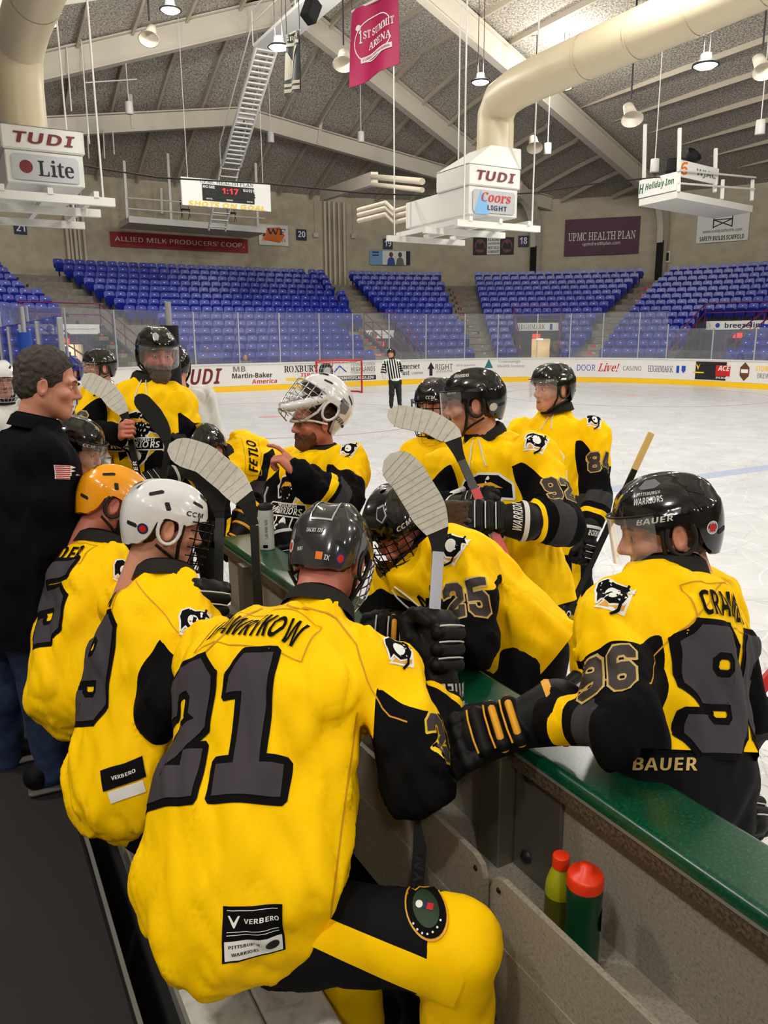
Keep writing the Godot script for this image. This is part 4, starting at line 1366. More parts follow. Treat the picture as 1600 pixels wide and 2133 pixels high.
	for x in [-0.205, 0.02, 0.25]: sign_face(sb, "GOAL" if absf(x) > 0.1 else "PERIOD", sc + Vector3(sw * x, -sh * 0.2, 0.12), Vector3.RIGHT, sh * 0.05, sw * 0.07, M.whitep)
	sign_face(sb, "SHOTS ON GOAL", sc + Vector3(0, -sh * 0.4, 0.1), Vector3.RIGHT, sh * 0.17, sw * 0.86, M.yellowp, 0.25)
	# scorer's platform behind the board
	var pf := thing("wall_platform", "white steel wall platform with rails and two chairs under the scoreboard", "platform")
	var q0 := Vector3(8.921, 7.747, -42.000)
	var q1 := Vector3(16.041, 7.593, -42.000)
	obj("deck", Geo.new().bar(q0, Vector3(q1.x, q0.y - 0.1, q0.z), 2.4, 0.3), M.white, pf)
	for e in [[Vector3(8.933, 10.433, -41.000), Vector3(8.883, 7.801, -41.000)], [Vector3(11.074, 10.972, -41.000), Vector3(11.034, 7.595, -41.000)], [Vector3(15.659, 10.966, -41.000), Vector3(15.642, 7.678, -41.000)], [Vector3(11.250, 9.759, -43.400), Vector3(11.211, 8.493, -43.400)]]:
		obj("hanger", Geo.new().bar(e[0], e[1], 0.12, 0.12), M.white, pf)
	for y in [0.5, 1.0]: obj("rail", Geo.new().tube([q0 + Vector3(0, y, 1.1), Vector3(q1.x, q0.y + y, q0.z + 1.1)], 0.03, 6), M.white, pf)
	for px in [Vector3(12.077, 8.485, -42.000), Vector3(14.562, 8.485, -42.000)]:
		var ch := thing("folding_chair", "dark folding chair on the wall platform, %s" % ("left of the ladder" if px.x < 13.0 else "right of the ladder"), "chair")
		var fr := Geo.new()
		for sx in [-0.2, 0.2]:
			fr.tube([px + Vector3(sx, 0.55, -0.2), px + Vector3(sx, 0.1, -0.05), px + Vector3(sx, -0.35, 0.2)], 0.015, 5)
			fr.tube([px + Vector3(sx, 0.1, 0.2), px + Vector3(sx, -0.35, -0.2)], 0.015, 5)
		obj("frame", fr, M.dark, ch)
		obj("seat", Geo.new().box(px + Vector3(0, 0.08, 0), Vector3(0.42, 0.04, 0.4), Basis(), 0.01), M.dark, ch)
		obj("backrest", Geo.new().box(px + Vector3(0, 0.45, -0.18), Vector3(0.42, 0.22, 0.03), Basis(), 0.01), M.dark, ch)
	# hanging banners
	hung_banner("magenta hanging banner with a white arc and arena lettering", [Vector3(7.802, 8.230, -14.881), Vector3(8.289, 8.389, -13.938), Vector3(8.138, 7.057, -13.675), Vector3(7.604, 6.769, -14.610)], true)
	hung_banner("narrow dark green and cream pennant banner hanging by a lamp", [Vector3(8.855, 9.693, -20.563), Vector3(8.800, 9.537, -19.609), Vector3(8.612, 8.041, -19.324), Vector3(8.650, 8.147, -20.274)], false)
	# platform with two sponsor boards
	var cp := thing("camera_platform", "white railed camera platform hung from the roof with two sponsor boards", "platform")
	var f0 := Vector3(22.065, 6.779, -20.557)
	var f1 := Vector3(21.927, 6.585, -18.816)
	var f2 := Vector3(26.959, 6.926, -19.587)
	obj("deck", Geo.new().prism(PackedVector2Array([Vector2(f0.x, -f0.z), Vector2(f1.x, -f1.z), Vector2(f2.x, -f2.z), Vector2(f0.x + f2.x - f1.x, -(f0.z + f2.z - f1.z))]), 0.22, Vector3(0, f1.y, 0), Basis(Vector3.RIGHT, Vector3(0, 0, -1), Vector3.UP)), M.white, cp)
	for e in [[Vector3(22.533, 9.242, -20.937), Vector3(22.226, 7.024, -20.530)], [Vector3(22.262, 8.711, -19.182), Vector3(21.978, 6.662, -18.807)], [Vector3(24.588, 8.404, -19.551), Vector3(24.384, 6.925, -19.280)], [Vector3(27.011, 7.620, -19.740), Vector3(26.891, 6.874, -19.612)], [Vector3(24.864, 7.373, -19.360), Vector3(24.756, 6.711, -19.248)]]:
		obj("hanger", Geo.new().bar(e[0], e[1], 0.11, 0.11), M.white, cp)
	for y in [0.35, 0.75]: obj("rail", Geo.new().tube([f1 + Vector3(0, y, 0), f2 + Vector3(0, y, 0)], 0.035, 6), M.white, cp)
	board_between(cp, Vector3(22.100, 7.074, -20.615), Vector3(21.987, 6.973, -18.883), 0.58, [["H", -0.42, 0.0, 0.55, 0.1, M.green], ["Holiday Inn", 0.06, 0.0, 0.5, 0.74, M.green]])
	board_between(cp, Vector3(22.031, 7.345, -18.956), Vector3(24.560, 7.548, -19.343), 0.52, [["6", -0.36, 0.03, 0.8, 0.16, M.orange], ["WJAC", 0.18, -0.05, 0.5, 0.5, M.grey]])
	var cam := thing("broadcast_camera", "black broadcast camera on the hung platform behind the sponsor boards", "camera")
	var cc := Vector3(23.017, 7.752, -19.800)
	obj("body", Geo.new().box(cc, Vector3(0.35, 0.45, 0.8), Basis(Vector3.UP, 0.9), 0.05), M.black, cam)
	obj("hood", Geo.new().lathe([Vector2(0.0, 0.0), Vector2(0.2, 0.02), Vector2(0.28, 0.25), Vector2(0.28, 0.3)], cc + Vector3(0.3, 0.15, 0.2), Basis(Vector3.RIGHT, 0.9), 12), M.black, cam)
	obj("tripod", Geo.new().tube([cc, cc + Vector3(0, -0.9, 0)], 0.05, 6), M.black, cam)
	# cable sagging across the hall
	var cb := thing("sagging_cable", "thin black cable sagging across the hall in front of the scoreboard", "cable")
	wire([Vector3(1.648, 6.053, -18.982), Vector3(2.539, 5.945, -19.627), Vector3(3.736, 5.946, -20.128), Vector3(5.394, 6.023, -20.976), Vector3(8.409, 6.142, -21.065), Vector3(11.164, 6.050, -20.656), Vector3(14.155, 6.114, -20.155), Vector3(16.737, 6.393, -19.942), Vector3(19.094, 6.835, -19.899), Vector3(22.546, 7.353, -19.609)], 0.022, M.black, cb, "cable")
	# loudspeaker horns and cylinder lights
	var horns := [[Vector3(7.516, 12.096, -29.028), "dark horn loudspeaker under the left roof bay"], [Vector3(12.598, 10.876, -24.645), "pale horn loudspeaker half behind the magenta banner"], [Vector3(19.669, 8.811, -18.911), "pale horn loudspeaker between two roof frames"], [Vector3(21.447, 9.561, -15.741), "pale horn loudspeaker at the right edge by a lamp"], [Vector3(22.591, 9.865, -26.964), "small horn loudspeaker behind the right heater"]]
	for e in horns:
		var h := thing("horn_loudspeaker", e[1], "loudspeaker")
		var tilt := Basis(Vector3.UP, -0.5) * Basis(Vector3.RIGHT, -0.75)
		obj("horn", Geo.new().lathe([Vector2(0.0, 0.36), Vector2(0.17, 0.34), Vector2(0.2, 0.05), Vector2(0.22, -0.15), Vector2(0.36, -0.34), Vector2(0.33, -0.34), Vector2(0.15, -0.05), Vector2(0.0, 0.0)], e[0], tilt, 18, 0.8), M.steel if e[1].begins_with("pale") else M.rib, h)
		obj("bracket", Geo.new().tube([e[0] + Vector3(0, 0.4, 0), Vector3(e[0].x, roof_y(e[0].x, e[0].z) - 0.05, e[0].z)], 0.03, 6), M.dark, h)
	for e in [[Vector3(7.875, 11.109, -34.462), "white cylinder fixture above the left cross beam"], [Vector3(18.420, 11.182, -34.393), "white cylinder fixture hung at the cross beam"], [Vector3(23.788, 9.865, -27.464), "white cylinder fixture right of the heater duct"], [Vector3(25.074, 8.870, -18.218), "white cylinder fixture at the right edge"], [Vector3(23.500, 8.058, -21.257), "white cylinder fixture above the hung platform"], [Vector3(14.746, 11.189, -36.480), "small white cylinder fixture beside the ladder"]]:
		var h := thing("cylinder_light", e[1], "light")
		obj("can", Geo.new().lathe([Vector2(0.0, 0.22), Vector2(0.15, 0.22), Vector2(0.16, -0.22), Vector2(0.0, -0.22)], e[0], Basis(), 14), M.white, h)
		obj("stem", Geo.new().tube([e[0], Vector3(e[0].x, roof_y(e[0].x, e[0].z) - 0.05, e[0].z)], 0.02, 5), M.white, h)
	var sp := thing("black_loudspeaker", "flat black loudspeaker box hung beside the catwalk", "loudspeaker")
	var spc := Vector3(9.011, 9.919, -19.354)
	obj("cabinet", Geo.new().box(spc, Vector3(0.36, 0.55, 0.3), Basis(Vector3.UP, 0.4) * Basis(Vector3.FORWARD, 0.5), 0.03), M.black, sp)
	obj("yoke", Geo.new().tube([spc, Vector3(spc.x, roof_y(spc.x, spc.z) - 0.05, spc.z)], 0.03, 6), M.dark, sp)
	# bare hanger rods and braces left and right of the cross beam
	var rods := thing("hanger_rods", "thin white hanger rods and pipe brackets below the roof beside the left heater", "rods")
	for e in [[Vector3(5.771, 13.207, -35.027), Vector3(5.653, 10.705, -34.438)], [Vector3(6.309, 13.624, -34.831), Vector3(6.107, 9.458, -33.853)], [Vector3(6.897, 10.861, -38.490), Vector3(6.830, 9.826, -38.257)], [Vector3(7.530, 11.063, -38.183), Vector3(7.438, 9.821, -37.910)], [Vector3(7.887, 10.956, -37.953), Vector3(7.827, 9.983, -37.732)], [Vector3(6.463, 12.121, -35.529), Vector3(8.545, 12.568, -35.643)]]:
		wire([e[0], e[1]], 0.03, M.white, rods, "rod")
	var ang := thing("wall_bracket", "long pale angled bracket reaching from the wall pipes towards the right heater", "bracket")
	obj("arm", Geo.new().bar(Vector3(18.375, 9.216, -38.621), Vector3(16.137, 8.269, -29.029), 0.3, 0.5), M.steel, ang)
	obj("pipe", Geo.new().tube([Vector3(16.062, 8.345, -29.091), Vector3(13.785, 6.767, -21.715)], 0.10, 8), M.pipe, ang)
	obj("pipe", Geo.new().tube([Vector3(16.026, 8.043, -29.033), Vector3(13.754, 6.504, -21.664)], 0.08, 8), M.pipe, ang)

func board_between(parent: Node3D, a: Vector3, b: Vector3, half: float, words: Array) -> void:
	var right := (b - a)
	right.y = 0
	var w := right.length()
	right = right.normalized()
	var f := right.cross(Vector3.UP)
	var c := (a + b) * 0.5
	var o := obj("sponsor_board", Geo.new().box(c, Vector3(w, half, 0.06), Basis(right, Vector3.UP, f), 0.01), M.whitep, parent)
	for e in words: obj("lettering", flat(lettering(e[0], half * e[3], true, w * e[4], 0.1), c + right * w * e[1] + Vector3(0, half * e[2], 0) + f * 0.036, right, Vector3.UP), e[5], o)

func hung_banner(label: String, q: Array, arena: bool) -> void:
	var t := thing("hanging_banner", label, "banner")
	var rows := []
	var f: Vector3 = (q[1] - q[0]).cross(q[3] - q[0]).normalized() * -1.0
	if f.dot(-q[0]) < 0: f = -f
	for r in 9:
		var row := []
		for c in 9:
			var u := c / 8.0
			var w := r / 8.0
			row.append(q[0].lerp(q[1], u).lerp(q[3].lerp(q[2], u), w) + f * 0.04 * sin(u * 9.0 + w * 2.0))
		rows.append(row)
	var on := func(p: Vector2):
		var u := p.x + 0.5
		var w := 0.5 - p.y
		return [q[0].lerp(q[1], u).lerp(q[3].lerp(q[2], u), w) + f * 0.04 * sin(u * 9.0 + w * 2.0), f]
	var back := Geo.new().sheet(rows)
	var rows2 := []
	for r in rows:
		var rr := []
		for p in r: rr.append(p - f * 0.01)
		rows2.append(rr)
	back.sheet(rows2, true)
	obj("cloth", back, M.magenta if arena else M.bannergreen, t)
	obj("top_bar", Geo.new().tube([q[0], q[1]], 0.025, 6), M.white, t)
	for k in 2: wire([q[k], Vector3(q[k].x, roof_y(q[k].x, q[k].z), q[k].z)], 0.01, M.dark, t, "hanger")
	if arena:
		var arc := PackedVector2Array()
		for k in 24:
			var an := lerpf(0.5, 5.9, k / 23.0)
			arc.append(Vector2(cos(an) * 0.40, sin(an) * 0.30 + 0.02))
		for k in 24:
			var an := lerpf(5.9, 0.5, k / 23.0)
			arc.append(Vector2(cos(an) * 0.385, sin(an) * 0.285 + 0.02))
		obj("printed_arc", wrapped(poly_tris(arc), on, 0.08, 0.012), M.whitep, t)
		obj("printed_dot", wrapped(poly_tris(disc(0.05, Vector2(-0.32, 0.22), 0.8)), on, 0.08, 0.012), M.whitep, t)
		for e in [["1", -0.28, 0.1, 0.17, 0.06], ["ST SUMMIT", 0.1, 0.11, 0.10, 0.66], ["ARENA", 0.12, -0.06, 0.10, 0.5]]:
			obj("lettering", wrapped(moved(lettering(e[0], e[3], true, e[4], 0.0, true), Vector2(e[1], e[2])), on, 0.08, 0.012), M.whitep, t)
		obj("printed_strip", wrapped(poly_tris(rect(0.66, 0.07, Vector2(0.05, -0.21))), on, 0.08, 0.012), M.whitep, t)
		obj("lettering", wrapped(moved(lettering("AT CAMBRIA COUNTY WAR MEMORIAL", 0.035, true, 0.6), Vector2(0.05, -0.21)), on, 0.08, 0.016), M.magenta, t)
	else:
		for e in [[0.32, 0.05], [-0.33, 0.05], [-0.42, 0.06]]: obj("printed_strip", wrapped(poly_tris(rect(0.96, e[1], Vector2(0, e[0]))), on, 0.1, 0.012), M.cream, t)
		obj("lettering", wrapped(moved(lettering("GRAH", 0.07, true, 0.85), Vector2(0, 0.42)), on, 0.1, 0.012), M.cream, t)
		obj("printed_shape", wrapped(poly_tris(PackedVector2Array([Vector2(-0.45, -0.25), Vector2(-0.1, -0.22), Vector2(0.4, 0.25), Vector2(0.1, 0.27), Vector2(-0.1, 0.05), Vector2(-0.3, 0.2), Vector2(-0.45, 0.2)])), on, 0.1, 0.012), M.cream, t)

# ------------------------------------------------------------------ lamps
func build_lamps() -> void:
	var list := [[Vector3(3.793, 10.865, -26.101), "lit high-bay lamp beside the left duct"], [Vector3(7.571, 12.049, -26.626), "lit high-bay lamp under the upper left beam"], [Vector3(9.947, 10.533, -23.701), "lit high-bay lamp by the green pennant"],
		[Vector3(17.686, 10.760, -24.086), "lit high-bay lamp above the duct elbow"], [Vector3(23.240, 11.820, -25.928), "lit high-bay lamp just below the round duct"], [Vector3(18.239, 8.888, -15.026), "lit high-bay lamp hung on two wires at upper right"]]
	var k := 0
	for e in list: lamp(e[0], e[1], "")
	# the same lamps carry on in a grid over the rest of the rink, outside the frame
	for x in [3.5, 12.0, 22.0]:
		for z in [-11.0, -2.0, 7.0, 17.0]:
			lamp(Vector3(x, 9.9, z), "lit high-bay lamp over the near half of the rink", "lamps over the near half")
	for p in [Vector3(-4.0, 9.4, -6.0), Vector3(-4.0, 9.4, 1.0), Vector3(-4.0, 9.4, 8.0)]: lamp(p, "unseen high-bay lamp added to brighten the benches", "lamps added over the benches")  # extra lamps added out of view to brighten the bench side

func lamp(at: Vector3, label: String, group: String) -> void:
	var t := thing("high_bay_lamp", label, "lamp", Vector3.ZERO, group)
	obj("housing", Geo.new().lathe([Vector2(0.0, 0.26), Vector2(0.14, 0.26), Vector2(0.17, 0.10), Vector2(0.34, 0.02), Vector2(0.34, -0.03), Vector2(0.30, -0.03)], at, Basis(), 20), M.dark, t)
	obj("lens", Geo.new().lathe([Vector2(0.30, -0.02), Vector2(0.22, -0.07), Vector2(0.0, -0.09)], at, Basis(), 20), M.lampglow, t)
	for sx in [-0.12, 0.12]: obj("wire", Geo.new().tube([at + Vector3(sx, 0.25, 0), Vector3(at.x + sx, roof_y(at.x, at.z) - 0.02, at.z)], 0.012, 5), M.dark, t)
	var l := SpotLight3D.new()
	l.name = "lamp_light"
	l.position = at + Vector3(0, -0.13, 0)
	l.rotation_degrees = Vector3(-90, 0, 0)
	l.spot_angle = 82.0
	l.spot_angle_attenuation = 0.6
	l.spot_range = 90.0
	l.spot_attenuation = 2.0
	l.light_energy = LAMP
	l.light_size = 0.28
	l.light_color = Color(1.0, 0.985, 0.955)
	l.shadow_enabled = true
	t.add_child(l)
	# extra fill light added above the closed housing to brighten the roof
	var u := OmniLight3D.new()
	u.name = "spill_light"
	u.position = at + Vector3(0, 0.42, 0)
	u.omni_range = 90.0
	u.omni_attenuation = 2.0
	u.light_energy = LAMP * 0.6
	u.light_size = 0.2
	u.light_color = Color(1.0, 0.985, 0.955)
	u.shadow_enabled = true
	t.add_child(u)
const LAMP := 29.0

# ------------------------------------------------------------------ the players' bench
func build_bench() -> void:
	var g := Geo.new()
	g.box(Vector3(-0.4, 0.05, 1.0), Vector3(3.3, 0.1, 14.0))
	struct("floor_bench", g, M.rubber, "dark rubber floor under the players' bench", "floor")
	var pl := struct("floor_platform", Geo.new().box(Vector3(-6.87, 0.15, 0.0), Vector3(14.25, 0.3, 26.0), Basis(), 0.01), M.matt, "speckled black rubber matting behind the bench", "floor")
	var ed := Geo.new()
	var pts := []
	for k in 14: pts.append(Vector3(0.262 + 0.004 * sin(k * 2.3), 0.292, 3.0 - k * 0.62))
	for k in 13: ed.bar(pts[k], pts[k + 1], 0.012, 0.02)
	obj("edge_trim", ed, M.trimgrey, pl)
	# bench
	var b := thing("team_bench", "long white painted bench the players sit on", "bench")
	for k in 2: obj("plank", Geo.new().box(Vector3(0.394 + k * 0.15, 0.53, -0.75), Vector3(0.146, 0.04, 8.5), Basis(), 0.006), M.benchw, b)
	obj("edge_strip", Geo.new().box(Vector3(0.317, 0.522, -0.75), Vector3(0.008, 0.05, 8.5)), M.trimgrey, b)
	for k in 6:
		var z := 2.6 - k * 1.3
		var lg := Geo.new()
		lg.bar(Vector3(0.42, 0.1, z), Vector3(0.42, 0.51, z), 0.07, 0.05)
		lg.bar(Vector3(0.52, 0.1, z), Vector3(0.52, 0.51, z), 0.07, 0.05)
		lg.bar(Vector3(0.35, 0.49, z), Vector3(0.6, 0.49, z), 0.05, 0.04)
		obj("leg", lg, M.dark, b)
	# near boards with a bottle shelf
	var w := thing("bench_boards", "bench side rink boards with green cap, bottle shelf and scuffed kick panels", "rink boards")
	w.set_meta("kind", "structure")
	var z0 := 6.0
	var z1 := -3.55
	var zm := (z0 + z1) * 0.5
	var len := z0 - z1
	var cap := Geo.new()
	var prof := []
	for k in 7:
		var an := PI * k / 6.0
		prof.append(Vector2(cos(an) * 0.012, sin(an) * 0.012))
	var cs := [Vector2(1.10, 1.072), Vector2(1.10, 1.088), Vector2(1.106, 1.097), Vector2(1.118, 1.1), Vector2(1.262, 1.1), Vector2(1.272, 1.097), Vector2(1.278, 1.088), Vector2(1.278, 1.06), Vector2(1.12, 1.06)]
	var rows := []
	for p in cs:
		var r := []
		for k in 30: r.append(Vector3(p.x, p.y, lerpf(z1, z0, k / 29.0)))
		rows.append(r)
	cap.sheet(rows, true)
	cap.quad(Vector3(1.10, 1.06, z1), Vector3(1.10, 1.1, z1), Vector3(1.278, 1.1, z1), Vector3(1.278, 1.06, z1))
	obj("green_cap", cap, M.capgreen, w)
	obj("cap_rail", Geo.new().box(Vector3(1.112, 1.050, zm), Vector3(0.018, 0.05, len), Basis(), 0.002), M.railworn, w)
	obj("rail_edge", Geo.new().box(Vector3(1.104, 1.068, zm), Vector3(0.006, 0.012, len)), M.trimgrey, w)
	obj("back_panel", Geo.new().box(Vector3(1.155, 0.9, zm), Vector3(0.05, 0.32, len)), M.puck, w)
	obj("outer_panel", Geo.new().box(Vector3(1.255, 0.62, zm), Vector3(0.02, 0.86, len)), M.board, w)
	obj("kick_strip", Geo.new().box(Vector3(1.262, 0.1, zm), Vector3(0.02, 0.2, len)), M.kick, w)
	obj("shelf", Geo.new().box(Vector3(1.03, 0.735, zm), Vector3(0.22, 0.03, len)), M.puck, w)
	obj("toe_wall", Geo.new().box(Vector3(1.06, 0.42, zm), Vector3(0.03, 0.62, len)), M.dark, w)
	# kick panels with rounded upper corners
	var edges := [6.0, 1.2, -1.175, -2.6, -3.55]
	for k in 4:
		var a: float = edges[k] - (0.0 if k == 0 else 0.012)
		var e: float = edges[k + 1] + 0.012
		var kp := PackedVector2Array([Vector2(e, 0.52), Vector2(a, 0.52), Vector2(a, 0.87), Vector2(a - 0.012, 0.898), Vector2(a - 0.04, 0.91), Vector2(e + 0.04, 0.91), Vector2(e + 0.012, 0.898), Vector2(e, 0.87)])
		obj("kick_panel", Geo.new().prism(kp, 0.014, Vector3(0.93, 0, 0), Basis(Vector3(0, 0, 1), Vector3.UP, Vector3(-1, 0, 0))), M.puck, w)
		for q in [[a - 0.03, 0.88], [a - 0.03, 0.78], [a - 0.03, 0.55], [e + 0.03, 0.88], [e + 0.03, 0.78], [e + 0.03, 0.55]]:
			obj("bolt", Geo.new().lathe([Vector2(0.0, 0.004), Vector2(0.005, 0.003), Vector2(0.007, 0.0)], Vector3(0.922, q[1], q[0]), Basis(Vector3(0, 1, 0), Vector3(-1, 0, 0), Vector3(0, 0, 1)), 10), M.dark, w)
	# steel post and hinge plate
	obj("steel_post", Geo.new().box(Vector3(1.10, 0.90, -1.365), Vector3(0.06, 0.31, 0.085), Basis(), 0.003), M.alu2, w)
	var pt := obj("hinge_plate", Geo.new().box(Vector3(1.123, 0.90, -1.24), Vector3(0.012, 0.31, 0.16), Basis(), 0.002), M.alu2, w)
	for y in [0.80, 1.02]:
		obj("bolt", Geo.new().lathe([Vector2(0.0, 0.012), Vector2(0.012, 0.010), Vector2(0.018, 0.0)], Vector3(1.116, y, -1.27), Basis(Vector3(0, 1, 0), Vector3(-1, 0, 0), Vector3(0, 0, 1)), 12), M.dark, pt)
	for z in [-2.5, -3.2]: obj("steel_post", Geo.new().box(Vector3(1.10, 0.90, z), Vector3(0.06, 0.31, 0.07), Basis(), 0.003), M.alu2, w)
	# padded posts at the end of the bench glass
	var pd := thing("padded_post", "tall black foam padded post behind the bearded player's shoulder", "post")
	obj("pad", Geo.new().tube([Vector3(1.33, 0.0, -5.15), Vector3(1.33, 2.13, -5.15)], 0.058, 16), M.foamblack, pd)
	obj("stub", Geo.new().tube([Vector3(1.33, 2.1, -5.15), Vector3(1.33, 2.28, -5.15)], 0.02, 8), M.alu, pd)
	var bp := thing("padded_post", "short blue padded post at the left edge behind the man in navy", "post")
	var bq := Vector3(0.913, 1.999, -10.082)
	obj("pad", Geo.new().tube([Vector3(bq.x, 0.9, bq.z), Vector3(bq.x, bq.y + 0.13, bq.z)], 0.075, 14), M.bluep, bp)
	obj("stub", Geo.new().tube([Vector3(bq.x, bq.y + 0.1, bq.z), Vector3(bq.x, bq.y + 0.42, bq.z)], 0.025, 8), M.alu, bp)
	# bottles
	bottle_clear()
	var sg := thing("green_bottle", "green squeeze bottle with bright orange lid on the bench shelf", "bottle")
	var bs := Vector3(0.903, 0.930, -0.849)
	var gp := Vector3(1.025, 0.75, -0.985)
	obj("body", Geo.new().lathe([Vector2(0.0, 0.0), Vector2(0.033, 0.0), Vector2(0.036, 0.006), Vector2(0.036, 0.09), Vector2(0.033, 0.13), Vector2(0.036, 0.165), Vector2(0.037, 0.2), Vector2(0.034, 0.212), Vector2(0.0, 0.212)], gp, Basis(), 28), M.gatorgreen, sg)
	obj("lid", Geo.new().lathe([Vector2(0.037, 0.205), Vector2(0.0375, 0.225), Vector2(0.034, 0.234), Vector2(0.014, 0.24), Vector2(0.012, 0.252), Vector2(0.0, 0.254)], gp, Basis(), 28), M.lidorange, sg)
	obj("printed_bolt", wrapped(poly_tris(disc(0.018, Vector2(0, 0.13), 1.5)), func(p: Vector2):
		var an := p.x / 0.036 + 0.75
		return [gp + Vector3(cos(an) * 0.0362, p.y, sin(an) * 0.0362), Vector3(cos(an), 0, sin(an))], 0.01, 0.0006), M.whitep, sg)
	var sy := thing("sports_drink", "yellow sports drink bottle with orange cap behind the green bottle", "bottle")
	var yp := Vector3(1.04, 0.75, -1.072)
	obj("body", Geo.new().lathe([Vector2(0.0, 0.0), Vector2(0.026, 0.0), Vector2(0.031, 0.006), Vector2(0.031, 0.03), Vector2(0.029, 0.035), Vector2(0.031, 0.04), Vector2(0.031, 0.13), Vector2(0.029, 0.15), Vector2(0.022, 0.172), Vector2(0.015, 0.185), Vector2(0.014, 0.195), Vector2(0.0, 0.195)], yp, Basis(), 24), M.gatoryellow, sy)
	obj("cap", Geo.new().lathe([Vector2(0.0185, 0.186), Vector2(0.0185, 0.21), Vector2(0.016, 0.214), Vector2(0.0, 0.215)], yp, Basis(), 24), M.lidorange, sy)
	obj("sleeve_label", Geo.new().lathe([Vector2(0.0314, 0.045), Vector2(0.0316, 0.05), Vector2(0.0316, 0.115), Vector2(0.0314, 0.12)], yp, Basis(), 24), M.labelolive, sy)
	obj("printed_mark", wrapped(poly_tris(disc(0.014, Vector2(0, 0.085), 1.2)), func(p: Vector2):
		var an := p.x / 0.031 + 1.2
		return [yp + Vector3(cos(an) * 0.0318, p.y, sin(an) * 0.0318), Vector3(cos(an), 0, sin(an))], 0.01, 0.0006), M.whitep, sy)
	var wb := thing("water_bottle", "clear crumpled water bottle lying on the bench shelf", "bottle")
	var w0 := Vector3(1.03, 0.785, -1.58)
	obj("body", Geo.new().tube([w0, w0 + Vector3(0.0, 0, -0.03), w0 + Vector3(0.005, 0, -0.15), w0 + Vector3(0.005, 0, -0.19), w0 + Vector3(0.005, 0, -0.21)], [0.030, 0.034, 0.033, 0.016, 0.014], 14), M.clearplastic, wb)
	obj("cap", Geo.new().tube([w0 + Vector3(0.005, 0, -0.205), w0 + Vector3(0.005, 0, -0.225)], 0.017, 14), M.bluep, wb)

func bottle_clear() -> void:
	var t := thing("straw_bottle", "frosted squirt bottle with black lid and straw on the green cap", "bottle")
	var p := Vector3(1.219, 1.100, -3.245)
	obj("body", Geo.new().lathe([Vector2(0.0, 0.0), Vector2(0.034, 0.0), Vector2(0.036, 0.004), Vector2(0.036, 0.16), Vector2(0.033, 0.185), Vector2(0.03, 0.19), Vector2(0.0, 0.19)], p, Basis(), 24), M.frosted, t)
	obj("lid", Geo.new().lathe([Vector2(0.034, 0.188), Vector2(0.034, 0.203), Vector2(0.028, 0.21), Vector2(0.01, 0.214), Vector2(0.008, 0.22), Vector2(0.0, 0.22)], p, Basis(), 24), M.black, t)
	obj("straw", Geo.new().tube([p + Vector3(0, 0.21, 0), p + Vector3(0.0, 0.25, 0), p + Vector3(0.015, 0.29, 0.005)], 0.0045, 6), M.frosted, t)
	obj("graduations", wrapped(moved(lettering("750 600 450", 0.012, false, 0.09), Vector2(0, 0), Vector2.ONE, PI / 2.0), func(q: Vector2):
		var an := q.x / 0.036 + 1.9
		return [p + Vector3(cos(an) * 0.0362, q.y + 0.1, sin(an) * 0.0362), Vector3(cos(an), 0, sin(an))], 0.02, 0.0006), M.grey, t)
	obj("printed_code", wrapped(poly_tris(rect(0.022, 0.014)), func(q: Vector2):
		var an := q.x / 0.036 + 2.1
		return [p + Vector3(cos(an) * 0.0362, q.y + 0.02, sin(an) * 0.0362), Vector3(cos(an), 0, sin(an))], 0.01, 0.0006), M.ink, t)

# ------------------------------------------------------------------ figures
var head_geo: Geo
var cached := {}
var crease := FastNoiseLite.new()
var ripple := FastNoiseLite.new()
var fuzz := FastNoiseLite.new()

